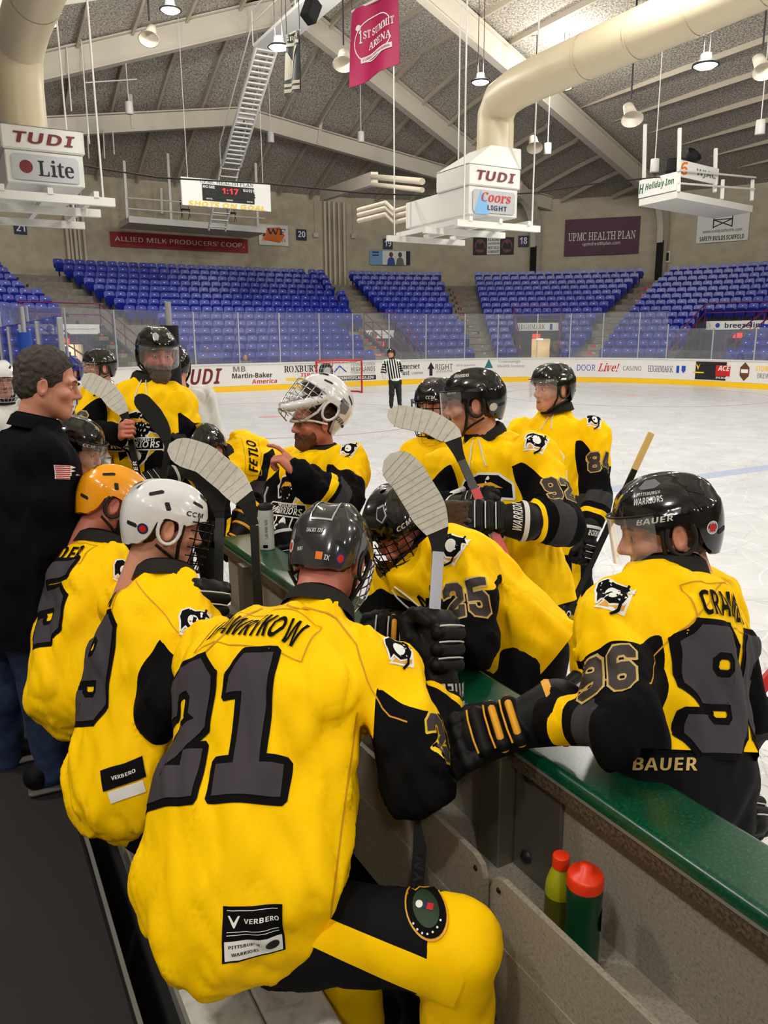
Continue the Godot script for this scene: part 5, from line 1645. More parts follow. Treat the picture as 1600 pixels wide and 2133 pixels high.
func figure_setup() -> void:
	crease.seed = 21; crease.frequency = 6.5; crease.noise_type = FastNoiseLite.TYPE_SIMPLEX_SMOOTH
	crease.fractal_type = FastNoiseLite.FRACTAL_RIDGED; crease.fractal_octaves = 2
	ripple.seed = 5; ripple.frequency = 3.4; ripple.noise_type = FastNoiseLite.TYPE_SIMPLEX_SMOOTH; ripple.fractal_octaves = 2
	fuzz.seed = 8; fuzz.frequency = 60.0; fuzz.noise_type = FastNoiseLite.TYPE_SIMPLEX_SMOOTH; fuzz.fractal_octaves = 2
	var knit := noise_tex(31, 0.25, 256, [], 2)
	var cloth := {"metallic_specular": 0.2, "uv1_triplanar": true, "uv1_scale": Vector3(9, 9, 9), "heightmap_enabled": true, "heightmap_scale": 0.04, "heightmap_texture": knit}
	M.gold = mat("gold_jersey", Color(1.0, 0.80, 0.005), 0.66, 0.0, cloth)
	M.jblack = mat("black_jersey", Color(0.05, 0.05, 0.06), 0.85, 0.0, cloth)
	M.jgrey = mat("grey_jersey_band", Color(0.23, 0.23, 0.245), 0.85, 0.0, cloth)
	M.twill = mat("charcoal_twill", Color(0.27, 0.25, 0.27), 0.7, 0.0, cloth)
	M.twillblack = mat("black_twill", Color(0.05, 0.05, 0.055), 0.8, 0.0, cloth)
	M.goldseam = mat("gold_seam", Color(0.78, 0.56, 0.02), 0.7)
	M.solegrey = mat("shoe_sole", Color(0.36, 0.35, 0.33), 0.7)
	M.tan = mat("tan_twill_edge", Color(0.78, 0.66, 0.38), 0.6)
	M.brownnum = mat("brown_twill", Color(0.15, 0.10, 0.085), 0.6)
	M.jwhite = mat("white_jersey", Color(0.85, 0.85, 0.84), 0.65, 0.0, cloth)
	M.collar = mat("collar_knit", Color(0.16, 0.155, 0.145), 0.85, 0.0, {"metallic_specular": 0.2})
	M.pants = mat("black_pants", Color(0.075, 0.076, 0.088), 0.8, 0.0, cloth)
	M.navycoat = mat("navy_jacket", Color(0.04, 0.045, 0.075), 0.85, 0.0, cloth)
	M.jeans = grained("denim", noise_tex(33, 0.04, 256, [[0.0, Color(0.07, 0.12, 0.22)], [0.5, Color(0.11, 0.18, 0.32)], [1.0, Color(0.17, 0.26, 0.42)]], 4), 1.8, 0.8)
	M.skin = mat("skin_fair", Color(0.80, 0.55, 0.45), 0.5, 0.0, {"subsurf_scatter_enabled": true, "subsurf_scatter_strength": 0.08})
	M.skin2 = mat("skin_flushed", Color(0.74, 0.44, 0.36), 0.5, 0.0, {"subsurf_scatter_enabled": true, "subsurf_scatter_strength": 0.08})
	M.lip = mat("lips", Color(0.62, 0.30, 0.27), 0.45)
	M.eyewhite = mat("eye_white", Color(0.85, 0.83, 0.80), 0.25)
	M.iris = mat("eye_iris", Color(0.10, 0.07, 0.05), 0.2)
	M.hairgrey = grained("greying_hair", noise_tex(35, 0.12, 256, [[0.0, Color(0.10, 0.085, 0.075)], [0.6, Color(0.24, 0.21, 0.19)], [1.0, Color(0.44, 0.41, 0.38)]], 3), 9.0, 0.75)
	M.hairbrown = grained("brown_hair", noise_tex(36, 0.12, 256, [[0.0, Color(0.12, 0.07, 0.035)], [1.0, Color(0.33, 0.21, 0.11)]], 3), 9.0, 0.6)
	M.beardgrey = grained("greying_beard", noise_tex(37, 0.16, 256, [[0.0, Color(0.13, 0.10, 0.085)], [0.5, Color(0.30, 0.26, 0.23)], [1.0, Color(0.62, 0.59, 0.55)]], 3), 9.0, 0.85)
	M.beardred = grained("ginger_beard", noise_tex(38, 0.16, 256, [[0.0, Color(0.22, 0.10, 0.05)], [1.0, Color(0.48, 0.28, 0.16)]], 3), 9.0, 0.85)
	M.hblack = mat("helmet_black", Color(0.014, 0.014, 0.018), 0.13, 0.0, {"clearcoat_enabled": true, "clearcoat": 0.6, "clearcoat_roughness": 0.05})
	M.hnavy = mat("helmet_midnight", Color(0.016, 0.018, 0.034), 0.12, 0.0, {"clearcoat_enabled": true, "clearcoat": 0.6, "clearcoat_roughness": 0.05})
	M.hgrey = mat("helmet_grey", Color(0.17, 0.175, 0.185), 0.14, 0.0, {"clearcoat_enabled": true, "clearcoat": 0.6, "clearcoat_roughness": 0.05})
	M.hwhite = mat("helmet_white", Color(0.86, 0.86, 0.87), 0.2, 0.0, {"clearcoat_enabled": true, "clearcoat": 0.5, "clearcoat_roughness": 0.08})
	M.hyellow = mat("helmet_yellow", Color(0.95, 0.62, 0.03), 0.2, 0.0, {"clearcoat_enabled": true, "clearcoat": 0.5, "clearcoat_roughness": 0.08})
	M.strap = mat("chin_strap", Color(0.025, 0.025, 0.028), 0.6)
	M.visor = mat("clear_visor", Color(0.95, 0.97, 1.0, 0.045), 0.03, 0.0, {"transparency": BaseMaterial3D.TRANSPARENCY_ALPHA})
	M.cage = mat("cage_wire", Color(0.05, 0.05, 0.055), 0.25, 0.7)
	M.chrome = mat("chrome_wire", Color(0.75, 0.76, 0.78), 0.2, 0.9)
	M.glove = mat("glove_nylon", Color(0.05, 0.05, 0.056), 0.55, 0.0, {"metallic_specular": 0.3})
	M.gloveedge = mat("glove_piping", Color(0.80, 0.80, 0.79), 0.5)
	M.glovegold = mat("glove_gold", Color(0.88, 0.62, 0.08), 0.5)
	M.shaft = mat("stick_carbon", Color(0.035, 0.035, 0.04), 0.3)
	M.graphite = mat("graphite_shaft", Color(0.42, 0.42, 0.44), 0.3, 0.5)
	M.tape = grained("blade_tape", noise_tex(39, 0.05, 256, [[0.0, Color(0.62, 0.61, 0.57)], [0.3, Color(0.78, 0.77, 0.73)], [1.0, Color(0.85, 0.84, 0.80)]], 4), 3.0, 0.75)
	M.tapeedge = mat("tape_edge", Color(0.60, 0.59, 0.55), 0.8)
	M.blacktape = mat("black_tape", Color(0.035, 0.035, 0.035), 0.85)
	M.stickred = mat("stick_red", Color(0.75, 0.06, 0.07), 0.35)
	M.armygreen = mat("patch_green", Color(0.05, 0.17, 0.08), 0.6)
	make_head()

func grid_for(pts: Array, m: float, cell: float) -> Grid:
	var lo: Vector3 = pts[0]
	var hi: Vector3 = pts[0]
	for p in pts:
		lo = lo.min(p); hi = hi.max(p)
	return Grid.new(lo - Vector3(m, m, m), hi + Vector3(m, m, m), cell)

# head with x to the wearer's left, y up, z forward; origin between the ears
func make_head() -> void:
	var g := Grid.new(Vector3(-0.12, -0.27, -0.15), Vector3(0.12, 0.15, 0.15), 0.0045)
	var ey := Basis()
	g.ell(Vector3(0, 0.035, -0.012), Vector3(0.077, 0.09, 0.098))
	g.ell(Vector3(0, -0.04, 0.022), Vector3(0.061, 0.078, 0.072), ey, 0.03)
	g.cap(Vector3(-0.05, -0.06, 0.0), Vector3(-0.02, -0.098, 0.062), 0.022, 0.02, 0.03)
	g.cap(Vector3(0.05, -0.06, 0.0), Vector3(0.02, -0.098, 0.062), 0.022, 0.02, 0.03)
	g.cap(Vector3(-0.012, -0.1, 0.068), Vector3(0.012, -0.1, 0.068), 0.021, 0.021, 0.02)
	for s in [-1.0, 1.0]:
		g.ell(Vector3(s * 0.044, -0.028, 0.062), Vector3(0.024, 0.02, 0.022), ey, 0.025)
		g.cap(Vector3(s * 0.012, 0.022, 0.088), Vector3(s * 0.046, 0.02, 0.074), 0.013, 0.012, 0.018)
		g.ell(Vector3(s * 0.033, 0.0, 0.095), Vector3(0.019, 0.013, 0.018), ey, 0.012, true)
		g.ell(Vector3(s * 0.033, -0.001, 0.077), Vector3(0.013, 0.011, 0.012), ey, 0.004)
		g.ell(Vector3(s * 0.083, -0.012, -0.012), Vector3(0.011, 0.034, 0.021), Basis(Vector3.UP, s * 0.45), 0.006)
		g.ell(Vector3(s * 0.093, -0.008, -0.008), Vector3(0.007, 0.02, 0.011), Basis(Vector3.UP, s * 0.45), 0.006, true)
		g.ell(Vector3(s * 0.013, -0.037, 0.098), Vector3(0.009, 0.008, 0.01), ey, 0.008)
	g.cap(Vector3(0, 0.012, 0.088), Vector3(0, -0.03, 0.112), 0.009, 0.0125, 0.014)
	g.cap(Vector3(-0.02, -0.067, 0.086), Vector3(0.02, -0.067, 0.086), 0.007, 0.007, 0.008)
	g.cap(Vector3(-0.016, -0.079, 0.085), Vector3(0.016, -0.079, 0.085), 0.008, 0.008, 0.008)
	g.ell(Vector3(0, -0.073, 0.096), Vector3(0.024, 0.0022, 0.008), ey, 0.003, true)
	g.cap(Vector3(0, -0.05, -0.025), Vector3(0, -0.25, -0.05), 0.057, 0.063, 0.03)
	head_geo = g.geo()

# hair or beard: a rough shell cut to shape
func make_hair(kind: String) -> Geo:
	if cached.has(kind): return cached[kind]
	var g := Grid.new(Vector3(-0.14, -0.22, -0.16), Vector3(0.14, 0.16, 0.16), 0.0055)
	var ra: Geo
	if kind == "beard" or kind == "long_beard":
		var drop := 0.05 if kind == "long_beard" else 0.0
		g.ell(Vector3(0, -0.06, 0.028), Vector3(0.068, 0.066, 0.07), Basis(), 0.02)
		g.cap(Vector3(-0.022, -0.105, 0.068), Vector3(0.022, -0.105, 0.068), 0.027, 0.027, 0.02)
		if drop > 0.0: g.cap(Vector3(0, -0.11, 0.062), Vector3(0, -0.165, 0.062), 0.04, 0.022, 0.03)
		g.cap(Vector3(-0.025, -0.06, 0.088), Vector3(0.025, -0.06, 0.088), 0.009, 0.009, 0.01)
		g.fold(fuzz, 0.006, Vector3(1, 0.5, 1))
		ra = g.geo()
		ra = cut(ra, vals(ra, func(p: Vector3): return maxf(p.y + 0.052 + maxf(0.0, absf(p.x) - 0.03) * -0.9, -(p.z + 0.02))))[0]
	elif kind == "short_hair":
		g.ell(Vector3(0, 0.045, -0.016), Vector3(0.085, 0.098, 0.106))
		g.ell(Vector3(0, -0.01, -0.05), Vector3(0.074, 0.07, 0.068), Basis(), 0.02)
		g.fold(fuzz, 0.007, Vector3(1, 0.6, 0.6))
		ra = g.geo()
		ra = cut(ra, vals(ra, func(p: Vector3): return maxf(-0.075 - p.y, maxf((p.z - 0.052) - maxf(0.0, (p.y - 0.05)) * 0.75, -0.012 - p.y - clampf(-p.z - 0.022, 0.0, 0.05) * 3.0 if p.z > -0.05 else -1.0))))[0]
	else:
		for k in 9:
			var x := -0.05 + k * 0.0125
			g.cap(Vector3(x, -0.02, -0.08), Vector3(x * 1.1, -0.19, -0.085 - 0.01 * sin(k * 1.7)), 0.018, 0.012, 0.008)
		g.ell(Vector3(0, -0.01, -0.04), Vector3(0.083, 0.075, 0.075), Basis(), 0.02)
		g.fold(fuzz, 0.006, Vector3(1, 0.15, 1))
		ra = g.geo()
		ra = cut(ra, vals(ra, func(p: Vector3): return maxf(p.z - 0.0, p.y - 0.05)))[0]
	cached[kind] = ra
	return ra

# ---- helmet surface: az 0 is the front, positive towards the wearer's left
func helm_low(az: float) -> float:
	var d := absf(rad_to_deg(wrapf(az, -PI, PI)))
	var tab := [[0.0, 0.042], [45.0, 0.036], [66.0, 0.018], [76.0, 0.004], [84.0, 0.020], [98.0, 0.024], [110.0, 0.006], [118.0, -0.045], [135.0, -0.068], [180.0, -0.078]]
	for k in tab.size() - 1:
		if d <= tab[k + 1][0]: return lerpf(tab[k][1], tab[k + 1][1], smoothstep(tab[k][0], tab[k + 1][0], d))
	return -0.078

func helm_pt(az: float, y: float, grow := 0.0) -> Vector3:
	var cy := 0.034
	var b := 0.116 + grow
	var f := 1.0
	if y > cy: f = pow(maxf(0.0, 1.0 - pow((y - cy) / b, 2.3)), 0.5)
	else: f = 1.0 - 0.22 * pow((cy - y) / b, 2.0)
	var a := 0.104 + grow
	var c := 0.133 + grow
	var sx := sin(az)
	var sz := cos(az)
	var rad := pow(pow(absf(sx), 2.4) + pow(absf(sz), 2.4), -1.0 / 2.4)
	var p := Vector3(sx * rad * a * f, y, sz * rad * c * f - 0.008)
	# raised ribs over the crown and a swept ledge round the sides
	var up := clampf((y - 0.07) / 0.05, 0.0, 1.0)
	var rib := exp(-pow((absf(p.x) - 0.042) / 0.013, 2.0)) * 0.006 * up
	var led := smoothstep(0.0, 0.006, y - (0.052 + 0.016 * cos(az + PI) )) * 0.004
	var dip := exp(-pow(p.x / 0.022, 2.0)) * 0.004 * up
	var dirn := Vector3(p.x, (y - cy) * 1.1, p.z).normalized()
	return p + dirn * (rib - led - dip)

func helm_n(az: float, y: float) -> Vector3:
	var e := 0.02
	var du := helm_pt(az + e, y) - helm_pt(az - e, y)
	var dv := helm_pt(az, y + 0.002) - helm_pt(az, y - 0.002)
	return dv.cross(du).normalized() * -1.0

func helm_shell() -> ArrayMesh:
	if cached.has("shell"): return cached.shell
	var g := Geo.new()
	var rows := []
	var inner := []
	for r in 23:
		var t := sin(r / 22.0 * PI * 0.5)
		var row := []
		var row2 := []
		for k in 73:
			var az := TAU * k / 72.0
			var lo := helm_low(az)
			var y := lerpf(lo, 0.1495, t)
			row.append(helm_pt(az, y))
			row2.append(helm_pt(az, minf(y, 0.138), -0.011))
		rows.append(row)
		inner.append(row2)
	g.sheet(rows)
	g.sheet(inner, true)
	g.sheet([inner[0], rows[0]])
	cached.shell = g.mesh()
	return cached.shell

func on_helm(az0: float, y0: float) -> Callable:
	return func(p: Vector2):
		var r := maxf(0.05, Vector2(helm_pt(az0, y0).x, helm_pt(az0, y0).z).length())
		var az := az0 + p.x / r
		var y := minf(y0 + p.y, 0.148)
		return [helm_pt(az, y), helm_n(az, y)]

func slot(l: float, w: float, rot: float) -> PackedVector2Array:
	var p := PackedVector2Array([Vector2(-l, -w * 0.4), Vector2(-l * 0.8, -w), Vector2(l * 0.9, -w), Vector2(l, w * 0.2), Vector2(l * 0.7, w), Vector2(-l * 0.9, w)])
	return moved(poly_tris(p), Vector2.ZERO, Vector2.ONE, rot)

# helmet options: mat, visor, cage, words [[text, az, y, height, width, material, slant]], stickers [[az, y, r, material]], shapes
func helmet(parent: Node3D, t: Transform3D, o: Dictionary) -> Node3D:
	var h := Node3D.new()
	h.name = "helmet"
	parent.add_child(h, true)
	h.transform = t
	inst("shell", helm_shell(), o.mat, h)
	if not cached.has("vents"):
		var v := Geo.new()
		for e in [[0.55, 0.105, 0.020, 0.0055, 0.5], [-0.55, 0.105, 0.020, 0.0055, -0.5], [0.95, 0.085, 0.018, 0.005, 0.3], [-0.95, 0.085, 0.018, 0.005, -0.3], [2.1, 0.095, 0.02, 0.006, -0.5], [-2.1, 0.095, 0.02, 0.006, 0.5], [1.75, 0.06, 0.014, 0.006, 1.2], [-1.75, 0.06, 0.014, 0.006, -1.2], [2.75, 0.11, 0.016, 0.006, 1.35], [-2.75, 0.11, 0.016, 0.006, 1.8], [2.5, -0.012, 0.022, 0.006, 0.15], [-2.5, -0.012, 0.022, 0.006, -0.15]]:
			v.add(wrapped(slot(e[2], e[3], e[4]), on_helm(e[0], e[1]), 0.012, 0.0008))
		cached.vents = v.mesh()
		cached.earloop = []
		for s in [-1.0, 1.0]:
			var pad := Geo.new()
			var c := Vector3(s * 0.098, -0.012, -0.012)
			var ring_pts := []
			for k in 13:
				var an := lerpf(-0.6, 3.74, k / 12.0)
				ring_pts.append(c + Vector3(-s * 0.004 * sin(an), -sin(an) * 0.045 + 0.004, cos(an) * 0.034))
			pad.tube(ring_pts, 0.006, 6)
			cached.earloop.append(pad.mesh())
		var st := Geo.new()
		for s in [-1.0, 1.0]:
			st.tube([Vector3(s * 0.098, 0.015, 0.03), Vector3(s * 0.088, -0.05, 0.028), Vector3(s * 0.06, -0.105, 0.04), Vector3(s * 0.02, -0.128, 0.055), Vector3(0, -0.13, 0.058)], 0.006, 6)
			st.tube([Vector3(s * 0.092, -0.06, -0.04), Vector3(s * 0.076, -0.085, 0.01), Vector3(s * 0.06, -0.105, 0.04)], 0.005, 6)
		cached.strap = st.mesh()
		var vi := []
		var vj := []
		for r in 9:
			var row := []
			var row2 := []
			for k in 25:
				var az := lerpf(-1.22, 1.22, k / 24.0)
				var bot := -0.062 + 0.035 * pow(absf(az) / 1.22, 3.0)
				var y := lerpf(bot, 0.058, r / 8.0)
				var q := helm_pt(az, 0.034, 0.004)
				row.append(Vector3(q.x, y, q.z + 0.004 + (0.058 - y) * 0.02))
				row2.append(Vector3(q.x * 0.985, y, (q.z + 0.004 + (0.058 - y) * 0.02) * 0.985))
			vi.append(row); vj.append(row2)
		var vg := Geo.new()
		vg.sheet(vi)
		vg.sheet(vj, true)
		cached.visor = vg.mesh()
		var vt := Geo.new()
		vt.tube(vi[8], 0.0028, 5)
		cached.visortrim = vt.mesh()
		var cg := Geo.new()
		for k in 9:
			var az := lerpf(-1.15, 1.15, k / 8.0)
			var pts := []
			for r in 8:
				var y := lerpf(0.045, -0.125, r / 7.0)
				pts.append(cage_pt(az, y))
			cg.tube(pts, 0.0021, 5)
		for r in 7:
			var y := lerpf(0.03, -0.125, r / 6.0)
			var pts := []
			for k in 17: pts.append(cage_pt(lerpf(-1.3, 1.3, k / 16.0), y))
			cg.tube(pts, 0.0023 if r < 6 else 0.0032, 5)
		cached.cage = cg.mesh()
	inst("vents", cached.vents, M.black, h)
	for e in cached.earloop: inst("ear_loop", e, o.get("ear", M.strap), h)
	inst("chin_strap", cached.strap, o.get("strap", M.strap), h)
	if o.get("visor", false):
		inst("visor", cached.visor, M.visor, h)
		inst("visor_trim", cached.visortrim, M.strap, h)
	if o.get("cage", false): inst("cage", cached.cage, o.get("wire", M.cage), h)
	for e in o.get("words", []):
		obj("lettering", wrapped(lettering(e[0], e[3], true, e[4], e[6]), on_helm(e[1], e[2]), 0.01, 0.0012), e[5], h)
	for e in o.get("stickers", []):
		var sk := wrapped(poly_tris(disc(e[2])), on_helm(e[0], e[1]), 0.01, 0.001)
		obj("sticker", sk, e[3], h)
		if e.size() > 4: obj("sticker_print", wrapped(poly_tris(disc(e[2] * 0.62)), on_helm(e[0], e[1]), 0.01, 0.0016), e[4], h)
	for e in o.get("shapes", []):
		obj(e[0], wrapped(poly_tris(e[1]), on_helm(e[2], e[3]), 0.01, e[5] if e.size() > 5 else 0.001), e[4], h)
	return h

func cage_pt(az: float, y: float) -> Vector3:
	var f := 1.0 - 0.35 * pow(clampf((-0.03 - y) / 0.1, 0.0, 1.0), 2.0)
	return Vector3(sin(az) * 0.108 * f, y, cos(az) * 0.128 * (0.75 + 0.25 * f) + 0.018)

# ---- hands: y along the fingers, z out of the back of the hand, x towards the thumb
func hand_geo(kind: String) -> Geo:
	if cached.has(kind): return cached[kind]
	var gl := kind.begins_with("glove")
	var g := Grid.new(Vector3(-0.12, -0.15, -0.13), Vector3(0.13, 0.24, 0.1), 0.0052 if gl else 0.0042)
	var fist := kind.ends_with("fist")
	var fr := 0.0165 if gl else 0.0092
	var wide := 0.029 if gl else 0.0205
	if gl:
		g.cap(Vector3(0, 0.02, 0.0), Vector3(0, 0.065, 0.0), 0.05, 0.052, 0.02, Vector3(0, 0, 1), 1.5)
		g.cap(Vector3(0, -0.01, 0.0), Vector3(0, -0.085, 0.004), 0.048, 0.066, 0.012, Vector3(0, 0, 1), 1.15)
		for k in 3: g.cap(Vector3(-0.038, -0.002 + k * 0.034, 0.03), Vector3(0.036, -0.002 + k * 0.034, 0.03), 0.0165, 0.0165, 0.003)
	else:
		g.cap(Vector3(-0.018, 0.02, 0), Vector3(-0.02, 0.075, 0), 0.024, 0.022, 0.015, Vector3(0, 0, 1), 1.55)
		g.cap(Vector3(0.016, 0.02, 0), Vector3(0.018, 0.078, 0), 0.024, 0.022, 0.015, Vector3(0, 0, 1), 1.55)
		g.cap(Vector3(0, 0.03, 0), Vector3(0, -0.14, 0), 0.026, 0.034, 0.02, Vector3(0, 0, 1), 1.15)
	for f in 4:
		var x := (1.5 - f) * wide
		var ln: float = [0.95, 1.05, 1.0, 0.8][f]
		var p := Vector3(x, 0.088, 0.008 if gl else 0.0)
		var an := 0.0
		var bends := [1.25, 1.35, 0.9] if fist else [0.35, 0.45, 0.3]
		if kind == "hand_point": bends = [0.15, 0.35, 0.3] if f < 1 else [1.0, 1.2, 0.7]
		var segs := [0.046, 0.032, 0.024] if gl else [0.043, 0.027, 0.022]
		for s in 3:
			an += bends[s]
			var q: Vector3 = p + Vector3(0, cos(an), -sin(an)) * segs[s] * ln
			if gl and s < 2:
				g.cap(p, q, fr, fr, 0.003)
				var md := (p + q) * 0.5 + Vector3(0, sin(an), cos(an)) * 0.006
				g.cap(md - Vector3(0.004, 0, 0), md + Vector3(0.004, 0, 0), fr * 0.98, fr * 0.98, 0.003)
			else: g.cap(p, q, fr * (1.0 - s * 0.06), fr * (0.95 - s * 0.08), 0.004)
			p = q
	var t0 := Vector3(wide * 1.25, 0.02, -0.008)
	var t1 := t0 + Vector3(0.026, 0.034, -0.02)
	var t2 := t1 + (Vector3(-0.008, 0.028, -0.022) if fist else Vector3(0.012, 0.032, -0.006))
	g.cap(t0, t1, fr * 1.35, fr * 1.15, 0.008)
	g.cap(t1, t2, fr * 1.12, fr * 0.92, 0.005)
	cached[kind] = g.geo()
	return cached[kind]

# trim pieces that sit on a glove
func glove(parent: Node3D, t: Transform3D, o: Dictionary) -> void:
	var n := Node3D.new()
	n.name = "glove"
	parent.add_child(n, true)
	n.transform = t.translated_local(Vector3(0, 0.055, 0))
	var kind: String = o.get("kind", "glove_fist")
	if not cached.has(kind + "_m"): cached[kind + "_m"] = hand_geo(kind).mesh()
	inst("shell", cached[kind + "_m"], M.glove, n)
	if not cached.has("cuffring"):
		var g := Geo.new()
		var rows := [[], [], []]
		for k in 29:
			var an := TAU * k / 28.0
			for r in 3:
				var rad: float = [0.066, 0.0685, 0.066][r]
				rows[r].append(Vector3(cos(an) * rad, -0.085 - 0.006 + r * 0.008, sin(an) * rad / 1.15 + 0.004))
		g.sheet(rows)
		cached.cuffring = g.mesh()
		var pp := Geo.new()
		for k in 3: pp.tube([Vector3(-0.046, 0.013 + k * 0.034, 0.038), Vector3(-0.02, 0.015 + k * 0.034, 0.0445), Vector3(0.02, 0.015 + k * 0.034, 0.0445), Vector3(0.044, 0.013 + k * 0.034, 0.038)], 0.0022, 5)
		cached.piping = pp.mesh()
	inst("cuff_binding", cached.cuffring, o.get("edge", M.gloveedge), n)
	inst("piping", cached.piping, o.get("edge", M.gloveedge), n)
	if o.has("word"):
		var sg: float = -1.0 if o.get("flip", false) else 1.0
		obj("lettering", wrapped(moved(lettering(o.word, 0.03, true, 0.10, 0.2), Vector2.ZERO, Vector2(sg, 1)), func(p: Vector2):
			var an := PI * 0.5 - p.x / 0.06
			return [Vector3(cos(an) * 0.0605, -0.052 + p.y, sin(an) * 0.0605 / 1.12 + 0.003), Vector3(cos(an), 0, sin(an))], 0.01, 0.003), o.get("ink", M.gloveedge), n)
	if o.has("gold"):
		var gg := Geo.new()
		for k in 2: gg.tube([Vector3(-0.05, -0.002 + k * 0.034, 0.022), Vector3(-0.03, -0.002 + k * 0.034, 0.043), Vector3(0.03, -0.002 + k * 0.034, 0.043), Vector3(0.05, -0.002 + k * 0.034, 0.022)], 0.008, 8)
		obj("gold_roll", gg, M.glovegold, n)

# frame for a hand at a wrist: along points to the fingers, back out of the back of the hand
func hand_at(wrist: Vector3, along: Vector3, back: Vector3, left: bool, sc := 1.0) -> Transform3D:
	var y := along.normalized()
	var z := (back - y * back.dot(y)).normalized()
	var x := y.cross(z)
	if left: x = -x
	# with the back towards you and fingers up, the thumb of a left hand points to your right
	return Transform3D(Basis(x * -sc, y * sc, z * sc), wrist)

# ---- block digits
func octa(x0: float, y0: float, x1: float, y1: float, c: float, t: float, sides: Array) -> Array:
	var o := [Vector2(x0 + c, y1), Vector2(x1 - c, y1), Vector2(x1, y1 - c), Vector2(x1, y0 + c), Vector2(x1 - c, y0), Vector2(x0 + c, y0), Vector2(x0, y0 + c), Vector2(x0, y1 - c)]
	var e := c * 0.35
	var n := [Vector2(x0 + t + e, y1 - t), Vector2(x1 - t - e, y1 - t), Vector2(x1 - t, y1 - t - e), Vector2(x1 - t, y0 + t + e), Vector2(x1 - t - e, y0 + t), Vector2(x0 + t + e, y0 + t), Vector2(x0 + t, y0 + t + e), Vector2(x0 + t, y1 - t - e)]
	var out := []
	for k in sides: out.append(PackedVector2Array([o[k], o[(k + 1) % 8], n[(k + 1) % 8], n[k]]))
	return out

func box2(x0: float, y0: float, x1: float, y1: float) -> PackedVector2Array:
	return PackedVector2Array([Vector2(x0, y1), Vector2(x1, y1), Vector2(x1, y0), Vector2(x0, y0)])

func digit(ch: String) -> Array:
	var all := [0, 1, 2, 3, 4, 5, 6, 7]
	match ch:
		"1": return [box2(1.7, 0, 3.9, 9), box2(0.2, 0, 5.4, 1.9), PackedVector2Array([Vector2(0.2, 6.4), Vector2(0.2, 7.6), Vector2(1.4, 9), Vector2(1.8, 9), Vector2(1.8, 6.4)])]
		"2": return octa(0, 3.0, 6, 9, 1.3, 2.0, [7, 0, 1, 2]) + [box2(0, 5.8, 2.0, 7.75), PackedVector2Array([Vector2(4.0, 4.9), Vector2(6, 5.4), Vector2(6, 4.4), Vector2(2.0, 1.5), Vector2(0, 1.8), Vector2(0, 2.4)]), box2(0, 0, 6, 2.0), box2(4.2, 0, 6, 3.0)]
		"4": return [box2(3.3, 0, 5.3, 9), box2(0, 2.2, 6.2, 4.1), PackedVector2Array([Vector2(0, 4.0), Vector2(2.1, 4.0), Vector2(4.0, 9), Vector2(2.3, 9)])]
		"5": return [box2(0, 7.0, 6, 9), box2(0, 4.0, 2.0, 9)] + octa(0, 0, 6, 5.9, 1.3, 2.0, [0, 1, 2, 3, 4, 5]) + [box2(0, 1.2, 2.0, 2.9), box2(0, 3.9, 2.5, 5.9)]
		"6": return octa(0, 0, 6, 5.6, 1.3, 1.95, all) + octa(0, 0, 6, 9, 1.3, 1.95, [6, 7, 0, 1]) + [box2(4.05, 6.4, 6, 7.75)]
		"9": return octa(0, 3.4, 6, 9, 1.3, 1.95, all) + octa(0, 0, 6, 9, 1.3, 1.95, [2, 3, 4, 5]) + [box2(0, 1.25, 1.95, 2.6)]
		"8": return octa(0, 3.9, 6, 9, 1.2, 1.85, all) + octa(0, 0, 6, 5.1, 1.2, 1.85, all)
	return octa(0, 0, 6, 9, 1.3, 1.95, all)

# number printed on a volume: edge layer first, then the fill
func number(gr: Grid, parent: Node3D, called: String, text: String, h: float, o: Vector3, u: Vector3, v: Vector3, fill: Material, edge: Material, size := 0.02, wide := 1.0, edge_w := 0.5) -> void:
	var sc := h / 9.0
	var lo := PackedVector2Array()
	var hi := PackedVector2Array()
	var total := text.length() * 7.4 - 1.4
	for k in text.length():
		var off := Vector2(k * 7.4 - total * 0.5, -4.5)
		for p in digit(text[k]):
			var q := p.duplicate() as PackedVector2Array
			if Geometry2D.is_polygon_clockwise(q): q.reverse()
			hi.append_array(moved(poly_tris(q), off * sc * Vector2(wide, 1), Vector2(sc * wide, sc)))
			for e in Geometry2D.offset_polygon(q, edge_w, Geometry2D.JOIN_SQUARE):
				lo.append_array(moved(poly_tris(e), off * sc * Vector2(wide, 1), Vector2(sc * wide, sc)))
	var a := obj(called, on_grid(gr, lo, o, u, v, size, 0.0022), edge, parent)
	if a: obj(called + "_fill", on_grid(gr, hi, o, u, v, size, 0.0042), fill, parent)

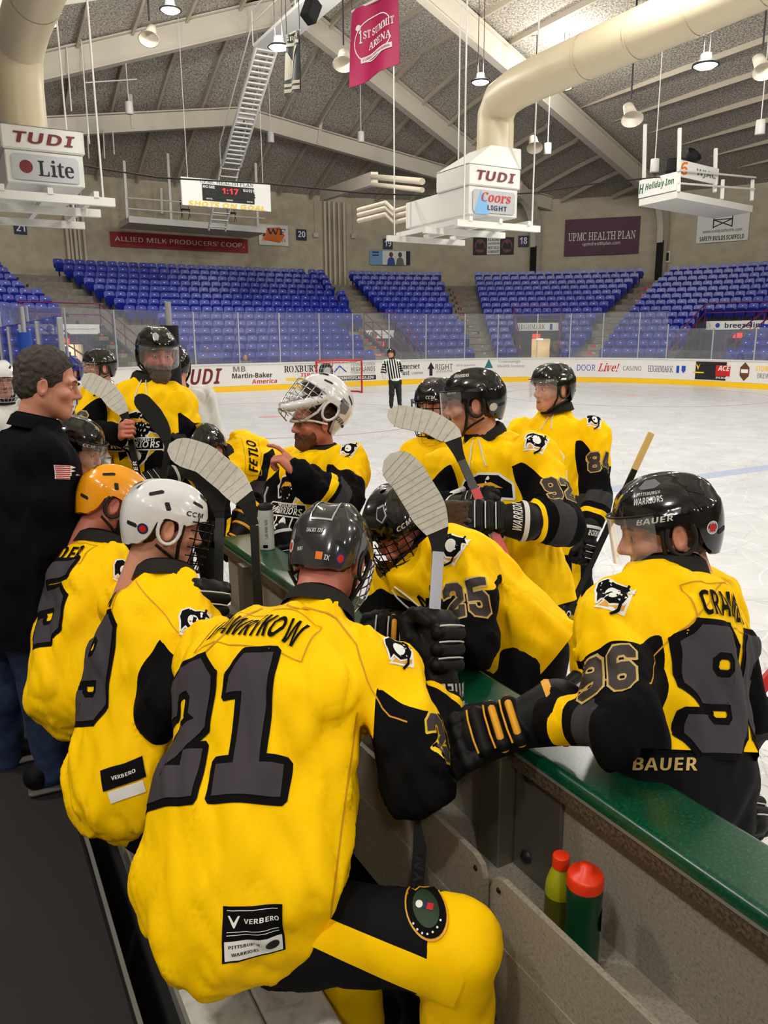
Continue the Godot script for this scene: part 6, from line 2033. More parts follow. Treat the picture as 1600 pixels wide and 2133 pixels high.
# small shoulder emblem: gold triangle, dark bird shape, stick
func emblem(gr: Grid, parent: Node3D, o: Vector3, u: Vector3, v: Vector3, s: float) -> void:
	var tri_ := PackedVector2Array([Vector2(-0.62, -0.35), Vector2(0.68, 0.32), Vector2(0.1, -0.75)])
	var tri2 := PackedVector2Array([Vector2(-0.5, -0.34), Vector2(0.55, 0.2), Vector2(0.1, -0.62)])
	var body := PackedVector2Array([Vector2(-0.42, 0.3), Vector2(-0.3, 0.52), Vector2(-0.05, 0.58), Vector2(0.1, 0.4), Vector2(0.42, 0.3), Vector2(0.5, 0.05), Vector2(0.32, 0.1), Vector2(0.3, -0.2), Vector2(0.12, -0.42), Vector2(-0.2, -0.36), Vector2(-0.34, -0.1), Vector2(-0.5, -0.22), Vector2(-0.44, 0.1)])
	var white := disc(0.19, Vector2(-0.05, 0.02), 1.35, 14)
	var stick_ := PackedVector2Array([Vector2(0.44, 0.42), Vector2(0.5, 0.38), Vector2(0.0, -0.62), Vector2(-0.26, -0.74), Vector2(-0.28, -0.66), Vector2(-0.04, -0.54)])
	var k := 0
	for e in [[tri_, M.whitep], [tri2, M.glovegold], [Geometry2D.offset_polygon(body, 0.06)[0], M.whitep], [body, M.jblack], [white, M.whitep], [stick_, M.jblack]]:
		obj(["emblem_edge", "emblem_field", "emblem_edge", "emblem_shape", "emblem_centre", "emblem_stick"][k], on_grid(gr, moved(poly_tris(e[0]), Vector2.ZERO, Vector2(s, s)), o, u, v, 0.02, 0.0022 + k * 0.0007, 0.2), e[1], parent)
		k += 1

# chest crest: dark helmeted head over a lettered bar and a pointed shield
func crest(gr: Grid, parent: Node3D, o: Vector3, u: Vector3, v: Vector3, s: float) -> void:
	var helm := PackedVector2Array([Vector2(-0.75, 0.15), Vector2(-0.8, 0.55), Vector2(-0.5, 0.9), Vector2(0.0, 1.0), Vector2(0.55, 0.85), Vector2(0.85, 0.5), Vector2(0.8, 0.1), Vector2(0.5, 0.2), Vector2(0.3, -0.1), Vector2(-0.3, -0.1), Vector2(-0.45, 0.25)])
	var swoop := PackedVector2Array([Vector2(-0.6, 0.5), Vector2(-0.2, 0.75), Vector2(0.3, 0.7), Vector2(0.6, 0.45), Vector2(0.2, 0.58), Vector2(-0.2, 0.55)])
	var bar_ := PackedVector2Array([Vector2(-0.95, -0.1), Vector2(0.95, -0.1), Vector2(1.0, -0.55), Vector2(-1.0, -0.55)])
	var point := PackedVector2Array([Vector2(-0.45, -0.55), Vector2(0.45, -0.55), Vector2(0.3, -0.95), Vector2(0.0, -1.25), Vector2(-0.3, -0.95)])
	var k := 0
	for e in [[Geometry2D.offset_polygon(helm, 0.07)[0], M.whitep], [helm, M.jblack], [swoop, M.glovegold], [Geometry2D.offset_polygon(point, 0.06)[0], M.whitep], [point, M.jblack], [Geometry2D.offset_polygon(bar_, 0.05)[0], M.whitep], [bar_, M.jblack]]:
		obj(["crest_edge", "crest_helmet", "crest_swoop", "crest_edge", "crest_point", "crest_edge", "crest_bar"][k], on_grid(gr, moved(poly_tris(e[0]), Vector2.ZERO, Vector2(s, s)), o, u, v, 0.025, 0.002 + k * 0.0007, 0.3), e[1], parent)
		k += 1
	obj("crest_lettering", on_grid(gr, moved(lettering("WARRIORS", 0.26 * s, true, 1.7 * s, 0.2), Vector2(0, -0.36 * s)), o, u, v, 0.025, 0.0078), M.whitep, parent)
	obj("crest_lettering", on_grid(gr, moved(lettering("PITTSBURGH", 0.12 * s, true, 1.3 * s, 0.2), Vector2(0, -0.16 * s)), o, u, v, 0.025, 0.0078), M.whitep, parent)
	obj("crest_star", on_grid(gr, moved(poly_tris(disc(0.17, Vector2(0, -0.82), 1.2, 10)), Vector2.ZERO, Vector2(s, s)), o, u, v, 0.025, 0.0078), M.whitep, parent)

# keeps the main pieces of a cut and drops crumbs
func tidy(g: Geo) -> Geo:
	var root := PackedInt32Array()
	root.resize(g.v.size())
	for k in root.size(): root[k] = k
	for k in range(0, g.i.size(), 3):
		for e in 2:
			var a := g.i[k]
			var b := g.i[k + 1 + e]
			while root[a] != a:
				root[a] = root[root[a]]
				a = root[a]
			while root[b] != b:
				root[b] = root[root[b]]
				b = root[b]
			root[b] = a
	var count := {}
	var best := 0
	for k in range(0, g.i.size(), 3):
		var a := g.i[k]
		while root[a] != a: a = root[a]
		count[a] = count.get(a, 0) + 1
		best = maxi(best, count[a])
	var out := Geo.new()
	out.v = g.v
	out.n = g.n
	for k in range(0, g.i.size(), 3):
		var a := g.i[k]
		while root[a] != a: a = root[a]
		if count[a] * 3 >= best:
			out.i.append(g.i[k]); out.i.append(g.i[k + 1]); out.i.append(g.i[k + 2])
	return out

# stitched seam along points in front of a volume
func seam(gr: Grid, parent: Node3D, pts: Array, u: Vector3, v: Vector3) -> void:
	var o: Vector3 = pts[0]
	var path := smooth_path(pts, 18)
	var up_ := PackedVector2Array()
	var down := PackedVector2Array()
	for k in 18:
		var t: Vector3 = path[mini(k + 1, 17)] - path[maxi(k - 1, 0)]
		var d := Vector2(t.dot(u), t.dot(v)).normalized().orthogonal() * 0.0017
		var p := Vector2((path[k] - o).dot(u), (path[k] - o).dot(v))
		up_.append(p + d)
		down.append(p - d)
	var tris := PackedVector2Array()
	for k in 17: tris.append_array([up_[k], up_[k + 1], down[k], down[k], up_[k + 1], down[k + 1]])
	obj("seam", on_grid(gr, tris, o, u, v, 0.02, 0.0016), M.goldseam, parent)

# ---- a whole figure. J holds joints; O holds what is worn
func figure(label: String, J: Dictionary, O: Dictionary) -> Node3D:
	var base: Vector3 = O.get("base", Vector3(J.pel.x, 0, J.pel.z))
	var P := thing("person", label, "person", Vector3.ZERO, O.get("group", ""))
	var up: Vector3 = (J.neck - J.pel).normalized()
	var side: Vector3 = (J.sl - J.sr)
	side = (side - up * side.dot(up)).normalized()
	var f := side.cross(up)
	var B: float = O.get("bulk", 1.0)
	# --- head and neck, one body mesh with any bare hands
	var hb := Basis()
	var hz: Vector3 = J.hf.normalized()
	var hx: Vector3 = (Vector3.UP + up * 0.4).cross(hz).normalized()
	hb = Basis(hx, hz.cross(hx), hz).rotated(hz, O.get("roll", 0.0))
	var hs: float = O.get("head", 1.04)
	var ht := Transform3D(hb.scaled_local(Vector3(hs, hs, hs)), J.head)
	var skin: Material = O.get("skin", M.skin)
	var body := Geo.new().add(head_geo, ht)
	for k in ["l", "r"]:
		if O.has("bare_" + k):
			var e: Array = O["bare_" + k]
			body.add(hand_geo(e[0]), hand_at(J["w" + k], e[1], e[2], k == "l", e[3] if e.size() > 3 else 1.0))
			body.tube([J.neck.lerp(J.pel, 0.1), J["s" + k], J["e" + k], J["w" + k]], [0.05, 0.05, 0.042, 0.03], 8)
	# neck down into the chest
	body.tube([ht * Vector3(0, -0.2, -0.045), J.neck.lerp(J.pel, 0.08), J.neck.lerp(J.pel, 0.25)], [0.06, 0.07, 0.09], 12)
	obj("body", body, skin, P)
	if not O.get("no_face", false):
		for s in [-1.0, 1.0]:
			obj("eye", Geo.new().lathe(ball(0.0112), ht * Vector3(s * 0.033, -0.001, 0.0782), hb, 12), M.eyewhite, P)
			obj("iris", Geo.new().lathe(ball(0.0055), ht * Vector3(s * 0.033, -0.001, 0.0858), hb, 10), M.iris, P)
			obj("eyebrow", Geo.new().tube([ht * Vector3(s * 0.014, 0.021, 0.1), ht * Vector3(s * 0.032, 0.026, 0.0955), ht * Vector3(s * 0.05, 0.019, 0.083)], [0.003, 0.0042, 0.002], 6), O.get("brow", M.hairbrown), P)
		obj("lips", Geo.new().tube([ht * Vector3(-0.021, -0.072, 0.0885), ht * Vector3(-0.008, -0.070, 0.0945), ht * Vector3(0.008, -0.070, 0.0945), ht * Vector3(0.021, -0.072, 0.0885)], [0.0015, 0.0045, 0.0045, 0.0015], 6), M.lip, P)
	for e in O.get("hair", []): obj("hair" if e[0].contains("hair") else "beard", Geo.new().add(make_hair(e[0]), ht), e[1], P)
	# --- upper garment
	var pts := [J.pel - up * O.get("hem", 0.16), J.neck, J.sl, J.sr, J.el, J.er, J.wl, J.wr]
	var g := grid_for(pts, 0.27 * maxf(1.0, B), O.get("cell", 0.013))
	var sh: Vector3 = (J.sl + J.sr) * 0.5
	var ch: Vector3 = J.neck.lerp(J.pel, 0.38)
	ch += O.get("chest", Vector3.ZERO)
	var T: float = O.get("flat", 1.32)
	g.cap(J.pel - up * (O.get("hem", 0.16) + (0.06 if not O.get("closed", false) else 0.0)), ch, 0.205 * B * O.get("belly", 1.0), 0.215 * B, 0.05, f, T)
	g.cap(ch, J.neck - up * 0.045, 0.2 * B, 0.1, 0.05, f, T * 0.95)
	g.cap(J.sl.lerp(sh, 0.1), J.sr.lerp(sh, 0.1), 0.092 * B, 0.092 * B, 0.06)
	var ua: float = O.get("arm", 0.092)
	for k in ["l", "r"]:
		g.cap(J["s" + k], J["e" + k], ua * 1.02, ua * 0.94, 0.04)
		g.cap(J["e" + k], J["w" + k] + (J["e" + k] - J["w" + k]).normalized() * (0.0 if O.has("bare_" + k) else 0.07), ua * 0.96, ua * O.get("cuff", 0.74), 0.02)
	if O.get("folds", 1.0) > 0.0:
		var fb := Basis(side, up, f).transposed()
		g.fold(ripple, 0.03 * O.get("folds", 1.0), Vector3(1.6, 0.9, 1.6), fb)
		g.fold(crease, 0.017 * O.get("folds", 1.0), Vector3(1.1, 0.3, 1.1), fb.rotated(Vector3(0, 0, 1), O.get("drape", 0.5)))
	var shirt := g.geo()
	# open at the neck and at the hem
	var nd: Vector3 = (J.head - J.neck).normalized()
	nd = (nd + up).normalized()
	var na: Vector3 = J.neck
	shirt = cut(shirt, vals(shirt, func(p: Vector3):
		var q := p - na
		return maxf(-(q.dot(nd)) + 0.018, (q - nd * q.dot(nd)).length() - 0.16)))[1]
	var hem_at: Vector3 = J.pel - up * O.get("hem", 0.16)
	var hem_n: Vector3 = (up + f * O.get("hem_tilt", 0.0) + side * O.get("hem_roll", 0.0)).normalized()
	if not O.get("closed", false): shirt = cut(shirt, vals(shirt, func(p: Vector3): return (p - hem_at).dot(hem_n) if (p - hem_at).length() < 0.42 * B else 0.05))[1]
	var jersey: Node3D = Node3D.new()
	jersey.name = O.get("garment", "jersey")
	P.add_child(jersey, true)
	# sleeves
	var kit: Dictionary = O.get("kit", {})
	if kit.size():
		for k in ["l", "r"]:
			var S: Vector3 = J["s" + k]; var E: Vector3 = J["e" + k]; var W: Vector3 = J["w" + k]
			var outw: Vector3 = (side if k == "l" else -side) + up * 0.7
			var arm := func(p: Vector3) -> float:
				var se := E - S
				var t := clampf((p - S).dot(se) / se.length_squared(), -0.3, 1.0)
				var ew := W - E
				var t2 := clampf((p - E).dot(ew) / ew.length_squared(), 0.0, 1.2)
				var d1 := (p - S - se * t).length()
				var d2 := (p - E - ew * t2).length()
				var s: float = t if d1 < d2 else 1.0 + t2
				if t >= 1.0: s = maxf(1.0, 1.0 + t2)
				return s
			var where := func(p: Vector3) -> float:
				var se := E - S
				var t := clampf((p - S).dot(se) / se.length_squared(), 0.0, 1.0)
				var ew := W - E
				var t2 := clampf((p - E).dot(ew) / ew.length_squared(), 0.0, 1.0)
				var d := minf((p - S - se * t).length(), (p - E - ew * t2).length()) - ua
				var pu := clampf((p - J.pel).dot(J.neck - J.pel) / (J.neck - J.pel).length_squared(), -0.2, 1.0)
				var cc: Vector3 = J.pel + (J.neck - J.pel) * pu
				var q := p - cc
				var dt := (q + f * (q.dot(f) * (T - 1.0))).length() - 0.2 * B
				var rad := (p - S - se * t)
				var lim := lerpf(kit.get("under", 0.02), kit.get("yoke", 0.5), smoothstep(-0.35, 0.75, rad.normalized().dot(outw.normalized())))
				var s: float = arm.call(p)
				return maxf((lim - s) * 0.28, d - dt - (0.0 if s < 1.1 else 0.03))
			var two := cut(shirt, vals(shirt, where))
			shirt = two[1]
			var rest: Geo = two[0]
			var prev := 0.0
			for band in kit.get("bands", [[1.04, "b"], [1.36, "g"], [1.50, "b"], [1.62, "y"], [9.0, "b"]]):
				var lim: float = band[0]
				var cutw := cut(rest, vals(rest, func(p: Vector3): return arm.call(p) - lim)) if lim < 8.0 else [rest, Geo.new()]
				obj({"b": "sleeve", "g": "sleeve_band", "y": "sleeve_stripe", "w": "sleeve"}[band[1]], tidy(cutw[0]), {"b": kit.get("sleeve", M.jblack), "g": M.jgrey, "y": kit.get("stripe", M.gold), "w": M.jwhite}[band[1]], jersey)
				rest = cutw[1]
	obj("torso", shirt, O.get("cloth", M.gold), jersey)
	# collar
	if O.get("collar", true):
		var cp := []
		var cx := nd.cross(f).normalized()
		var cf := cx.cross(nd)
		for k in 25:
			var an := TAU * k / 24.0
			var d := cx * cos(an) * 0.078 + cf * sin(an) * 0.082
			cp.append(na + d + nd * 0.008)
		var rows := [[], [], [], []]
		for k in 25:
			var d: Vector3 = (cp[k] - na).normalized()
			var ring_y := [-0.03, 0.012, 0.03, -0.02]
			var ring_r := [0.022, 0.012, -0.004, -0.008]
			for r in 4: rows[r].append(cp[k] + nd * ring_y[r] + d * ring_r[r])
		obj("collar", Geo.new().sheet(rows), O.get("collar_mat", M.collar), jersey)
	# print
	var spine: Vector3 = J.neck.lerp(J.pel, 0.5)
	if O.has("back"):
		var e: Dictionary = O.back
		var nb: Vector3 = J.neck.lerp(J.pel, e.get("at", 0.56)) - side * e.get("x", 0.0)
		if e.number: number(g, jersey, "back_number", e.number, e.get("h", 0.3), nb, (-side).rotated(f, e.get("rot", 0.0)), up.rotated(f, e.get("rot", 0.0)), M.twill, M.twillblack, 0.02, e.get("wide", 1.0))
		if e.has("name"):
			var nn: Vector3 = J.neck.lerp(J.pel, e.get("name_at", 0.2) + 0.12) - side * e.get("name_x", e.get("x", 0.0))
			var nv: Vector3 = up.rotated(side, e.get("tilt", 0.4))
			obj("name_lettering", on_grid(g, lettering(e.name, e.get("nh", 0.062), true, e.get("nw", 0.3), 0.12), nn, -side, nv, 0.02, 0.004), M.twillblack, jersey)
			for q in [0.5, -0.5]:
				obj("name_seam", on_grid(g, poly_tris(rect(e.get("nw", 0.3) * 1.16, 0.003, Vector2(0, q * e.get("nh", 0.062) * 1.75))), nn, -side, nv, 0.02, 0.002), M.goldseam, jersey)
			for q in [0.58, -0.58]:
				obj("name_seam", on_grid(g, poly_tris(rect(0.003, e.get("nh", 0.062) * 1.75, Vector2(q * e.get("nw", 0.3), 0))), nn, -side, nv, 0.02, 0.002), M.goldseam, jersey)
	if O.has("crest"): crest(g, jersey, J.neck.lerp(J.pel, O.crest[1]) + side * O.crest[2], side, up, O.crest[0])
	for k in ["l", "r"]:
		var S: Vector3 = J["s" + k]; var E: Vector3 = J["e" + k]
		var ax := (S - E).normalized()
		if O.has("num_" + k):
			var e: Array = O["num_" + k]   # text, facing, height, place
			var w: Vector3 = e[1]
			w = (w - ax * w.dot(ax)).normalized()
			number(g, jersey, "sleeve_number", e[0], e[2], S.lerp(E, e[3]) + ax.cross(w) * (e[4] if e.size() > 4 else 0.0), ax.cross(w), ax, O.get("num_fill", M.brownnum), O.get("num_edge", M.tan), 0.02, 0.78, 0.5)
		if O.has("emblem_" + k):
			var e: Array = O["emblem_" + k]   # facing, up, size, shift
			var w: Vector3 = e[0].normalized()
			var vv: Vector3 = (e[1] - w * e[1].dot(w)).normalized()
			emblem(g, jersey, S + e[3], vv.cross(w), vv, e[2])
	if O.get("laces", false):
		var lg := Geo.new()
		for s in [-1.0, 1.0]:
			var q := []
			for r in 5:
				var hit = g.drop(na + f * 0.35 + side * s * (0.012 + 0.006 * r) - up * (0.02 + 0.03 * r), -f, 0.5)
				if hit != null: q.append(hit + f * 0.004)
			if q.size() > 2: lg.tube(q, 0.0035, 5)
		if lg.v.size(): obj("laces", lg, M.jwhite, jersey)
	if O.has("extra"): O.extra.call(P, jersey, g, J, side, up, f, ht)
	# --- legs
	if J.has("kr"):
		var lg2 := grid_for([J.pel, J.hl, J.hr, J.kl, J.kr, J.al, J.ar], 0.2, 0.018)
		var th: float = O.get("thigh", 0.105)
		g = lg2
		g.cap(J.hl, J.hr, th * 1.15, th * 1.15, 0.05)
		g.cap(J.pel, (J.hl + J.hr) * 0.5, th * 1.25, th * 1.3, 0.05)
		for k in ["l", "r"]:
			g.cap(J["h" + k], J["k" + k], th, th * 0.84, 0.03)
			g.cap(J["k" + k], J["a" + k], th * 0.78, th * 0.6, 0.02)
		g.fold(ripple, 0.012, Vector3(2, 2, 2))
		var legs := g.geo()
		if O.get("socks", true):
			var two := cut(legs, vals(legs, func(p: Vector3):
				var w := 1.0
				for k in ["l", "r"]:
					var se: Vector3 = J["k" + k] - J["h" + k]
					var sk: Vector3 = J["a" + k] - J["k" + k]
					var d1: float = (p - J["h" + k] - se * clampf((p - J["h" + k]).dot(se) / se.length_squared(), 0, 1)).length()
					var d2: float = (p - J["k" + k] - sk * clampf((p - J["k" + k]).dot(sk) / sk.length_squared(), 0, 1)).length()
					w = minf(w, maxf(d2 - d1 - O.get("sock_up", 0.0), d2 - 0.14))
				return w))
			obj("socks", two[0], O.get("sock", M.gold), P)
			obj("pants", two[1], O.get("leg", M.pants), P)
		else: obj("trousers", legs, O.get("leg", M.pants), P)
		if O.has("leg_extra"): O.leg_extra.call(P, g, J)
		var sole := Geo.new()
		for k in ["l", "r"]:
			var a: Vector3 = J["a" + k]
			var fd: Vector3 = O.get("toe", f)
			fd = Vector3(fd.x, 0, fd.z).normalized()
			shoe(P, a, fd, O.get("floor", 0.0), O.get("skates", true))
	elif O.get("stub", true):
		# the part behind the boards: hips and legs down to the ice
		var fl: float = O.get("floor", 0.0)
		var down: Vector3 = Vector3(J.pel.x, 0, J.pel.z)
		var lg2 := Grid.new(down + Vector3(-0.4, fl, -0.4), down + Vector3(0.4, J.pel.y + 0.2, 0.4), 0.024)
		for s in [-1.0, 1.0]:
			var hp: Vector3 = J.pel + side * s * 0.1 - Vector3(0, 0.08, 0)
			var an: Vector3 = Vector3(hp.x, fl + 0.12, hp.z) + Vector3(side.x, 0, side.z) * s * 0.06
			lg2.cap(J.pel - Vector3(0, 0.06, 0), hp, 0.11, 0.12, 0.05)
			lg2.cap(hp, hp.lerp(an, 0.5), 0.115, 0.1, 0.03)
			lg2.cap(hp.lerp(an, 0.5), an, 0.09, 0.065, 0.03)
			shoe(P, an, Vector3(f.x, 0, f.z).normalized(), fl, true)
		obj("pants", lg2.geo(), O.get("leg", M.pants), P)
	settle(P, base)
	return P

func shoe(P: Node3D, a: Vector3, fd: Vector3, fl: float, skate: bool) -> void:
	var g := Grid.new(a + Vector3(-0.32, -0.2, -0.32), a + Vector3(0.32, 0.14, 0.32), 0.014)
	var low := fl + (0.075 if skate else 0.035)
	var heel := Vector3(a.x, low + 0.03, a.z) - fd * 0.05
	var toe := Vector3(a.x, low + 0.02, a.z) + fd * 0.19
	g.cap(heel, toe, 0.042, 0.034, 0.02)
	g.cap(heel + Vector3(0, 0.01, 0), Vector3(a.x, maxf(a.y, low + 0.08), a.z), 0.045, 0.05, 0.03)
	var boot := obj("skate" if skate else "shoe", g.geo(), M.glove, P)
	var sd := fd.cross(Vector3.UP)
	if skate:
		obj("blade", Geo.new().box(Vector3(a.x, fl + 0.04, a.z) + fd * 0.07, Vector3(0.006, 0.07, 0.28), Basis.looking_at(fd)), M.alu, boot)
	else:
		obj("sole", Geo.new().box(Vector3(a.x, fl + 0.016, a.z) + fd * 0.07, Vector3(0.09, 0.028, 0.31), Basis.looking_at(fd), 0.012), M.solegrey, boot)

func ball(r: float) -> Array:
	var out := []
	for k in 9: out.append(Vector2(sin(PI * k / 8.0) * r, -cos(PI * k / 8.0) * r))
	return out

func settle(n: Node3D, base: Vector3) -> void:
	n.position = base
	for c in n.get_children():
		if c is Node3D: c.position -= base

# ---- hockey stick: shaft, blade and tape follow points; facing is the side that shows
func swept(pts: Array, wid: Array, thick: float, facing: Vector3) -> Geo:
	var g := Geo.new()
	var rows := [[], [], [], []]
	for k in pts.size():
		var t: Vector3 = (pts[mini(k + 1, pts.size() - 1)] - pts[maxi(k - 1, 0)]).normalized()
		var n := (facing - t * facing.dot(t)).normalized()
		var s: Vector3 = t.cross(n) * wid[k] * 0.5
		n *= thick * 0.5
		rows[0].append(pts[k] + s + n); rows[1].append(pts[k] - s + n); rows[2].append(pts[k] - s - n); rows[3].append(pts[k] + s - n)
	for k in pts.size() - 1:
		for e in 4: g.quad(rows[e][k], rows[e][k + 1], rows[(e + 1) % 4][k + 1], rows[(e + 1) % 4][k])
	for k in [0, pts.size() - 1]: g.quad(rows[0][k], rows[1][k], rows[2][k], rows[3][k])
	return g

func smooth_path(pts: Array, n: int) -> Array:
	var c := Curve3D.new()
	for k in pts.size():
		var tn: Vector3 = (pts[mini(k + 1, pts.size() - 1)] - pts[maxi(k - 1, 0)]) / 6.0
		c.add_point(pts[k], -tn, tn)
	var out := []
	var ln := c.get_baked_length()
	for k in n: out.append(c.sample_baked(ln * k / (n - 1)))
	return out

# shaft from butt to heel, blade path from heel to toe; taped is the share of the blade covered, counted from the toe
func stick(label: String, butt: Vector3, heel: Vector3, blade: Array, facing: Vector3, tape: Material, taped := 1.0, o := {}) -> Node3D:
	var t := thing("hockey_stick", label, "hockey stick", Vector3.ZERO, "")
	obj("shaft", swept([butt, heel], [0.031, 0.031], 0.02, facing), o.get("shaft", M.shaft), t)
	var path := smooth_path([heel] + blade, 22)
	var wid := []
	var bw: float = o.get("wide", 0.078)
	for k in 22:
		var u := k / 21.0
		var w := lerpf(0.034, bw, smoothstep(0.0, 0.42, u))
		if u > 0.82: w = bw * sqrt(maxf(0.05, 1.0 - pow((u - 0.82) / 0.185, 2.0)))
		wid.append(w)
	obj("blade", swept(path, wid, 0.009, facing), M.blacktape, t)
	if taped > 0.0:
		var n0 := int(21 * (1.0 - taped))
		var n1: int = o.get("tape_to", 21)
		var ww := []
		for k in range(n0, n1 + 1): ww.append(wid[k] + 0.003)
		obj("tape", swept(path.slice(n0, n1 + 1), ww, 0.0125, facing), tape, t)
		# edges of the wound tape
		if o.get("wraps", 0) > 0:
			for q in o.wraps:
				var u := lerpf(n0 + 0.8, n1 - 1.2, (q + 0.5) / o.wraps)
				var a: Vector3 = path[int(u)].lerp(path[int(u) + 1], u - int(u))
				var d2: Vector3 = (path[int(u) + 1] - path[int(u)]).normalized()
				obj("tape_edge", swept([a, a + d2 * 0.0016], [wid[int(u)] + 0.0034, wid[int(u)] + 0.0034], 0.0136, facing), M.tapeedge, t)
	if o.has("words"):
		for e in o.words:
			var d := (heel - butt).normalized()
			var n := (facing - d * facing.dot(d)).normalized()
			var ww := d.cross(n)
			if ww.dot(Vector3.UP) < -0.9: ww = -ww
			var u: Vector3 = d * e[4]
			obj("lettering", flat(lettering(e[0], e[2], true, e[3], 0.2), butt.lerp(heel, e[1]) + n * 0.0112, u, n.cross(u)), e[5], t)
	if o.has("accent"):
		for e in o.accent: obj("accent", swept([butt.lerp(heel, e[0]), butt.lerp(heel, e[1])], [0.0325, 0.0325], 0.0215, facing), e[2], t)
	return t

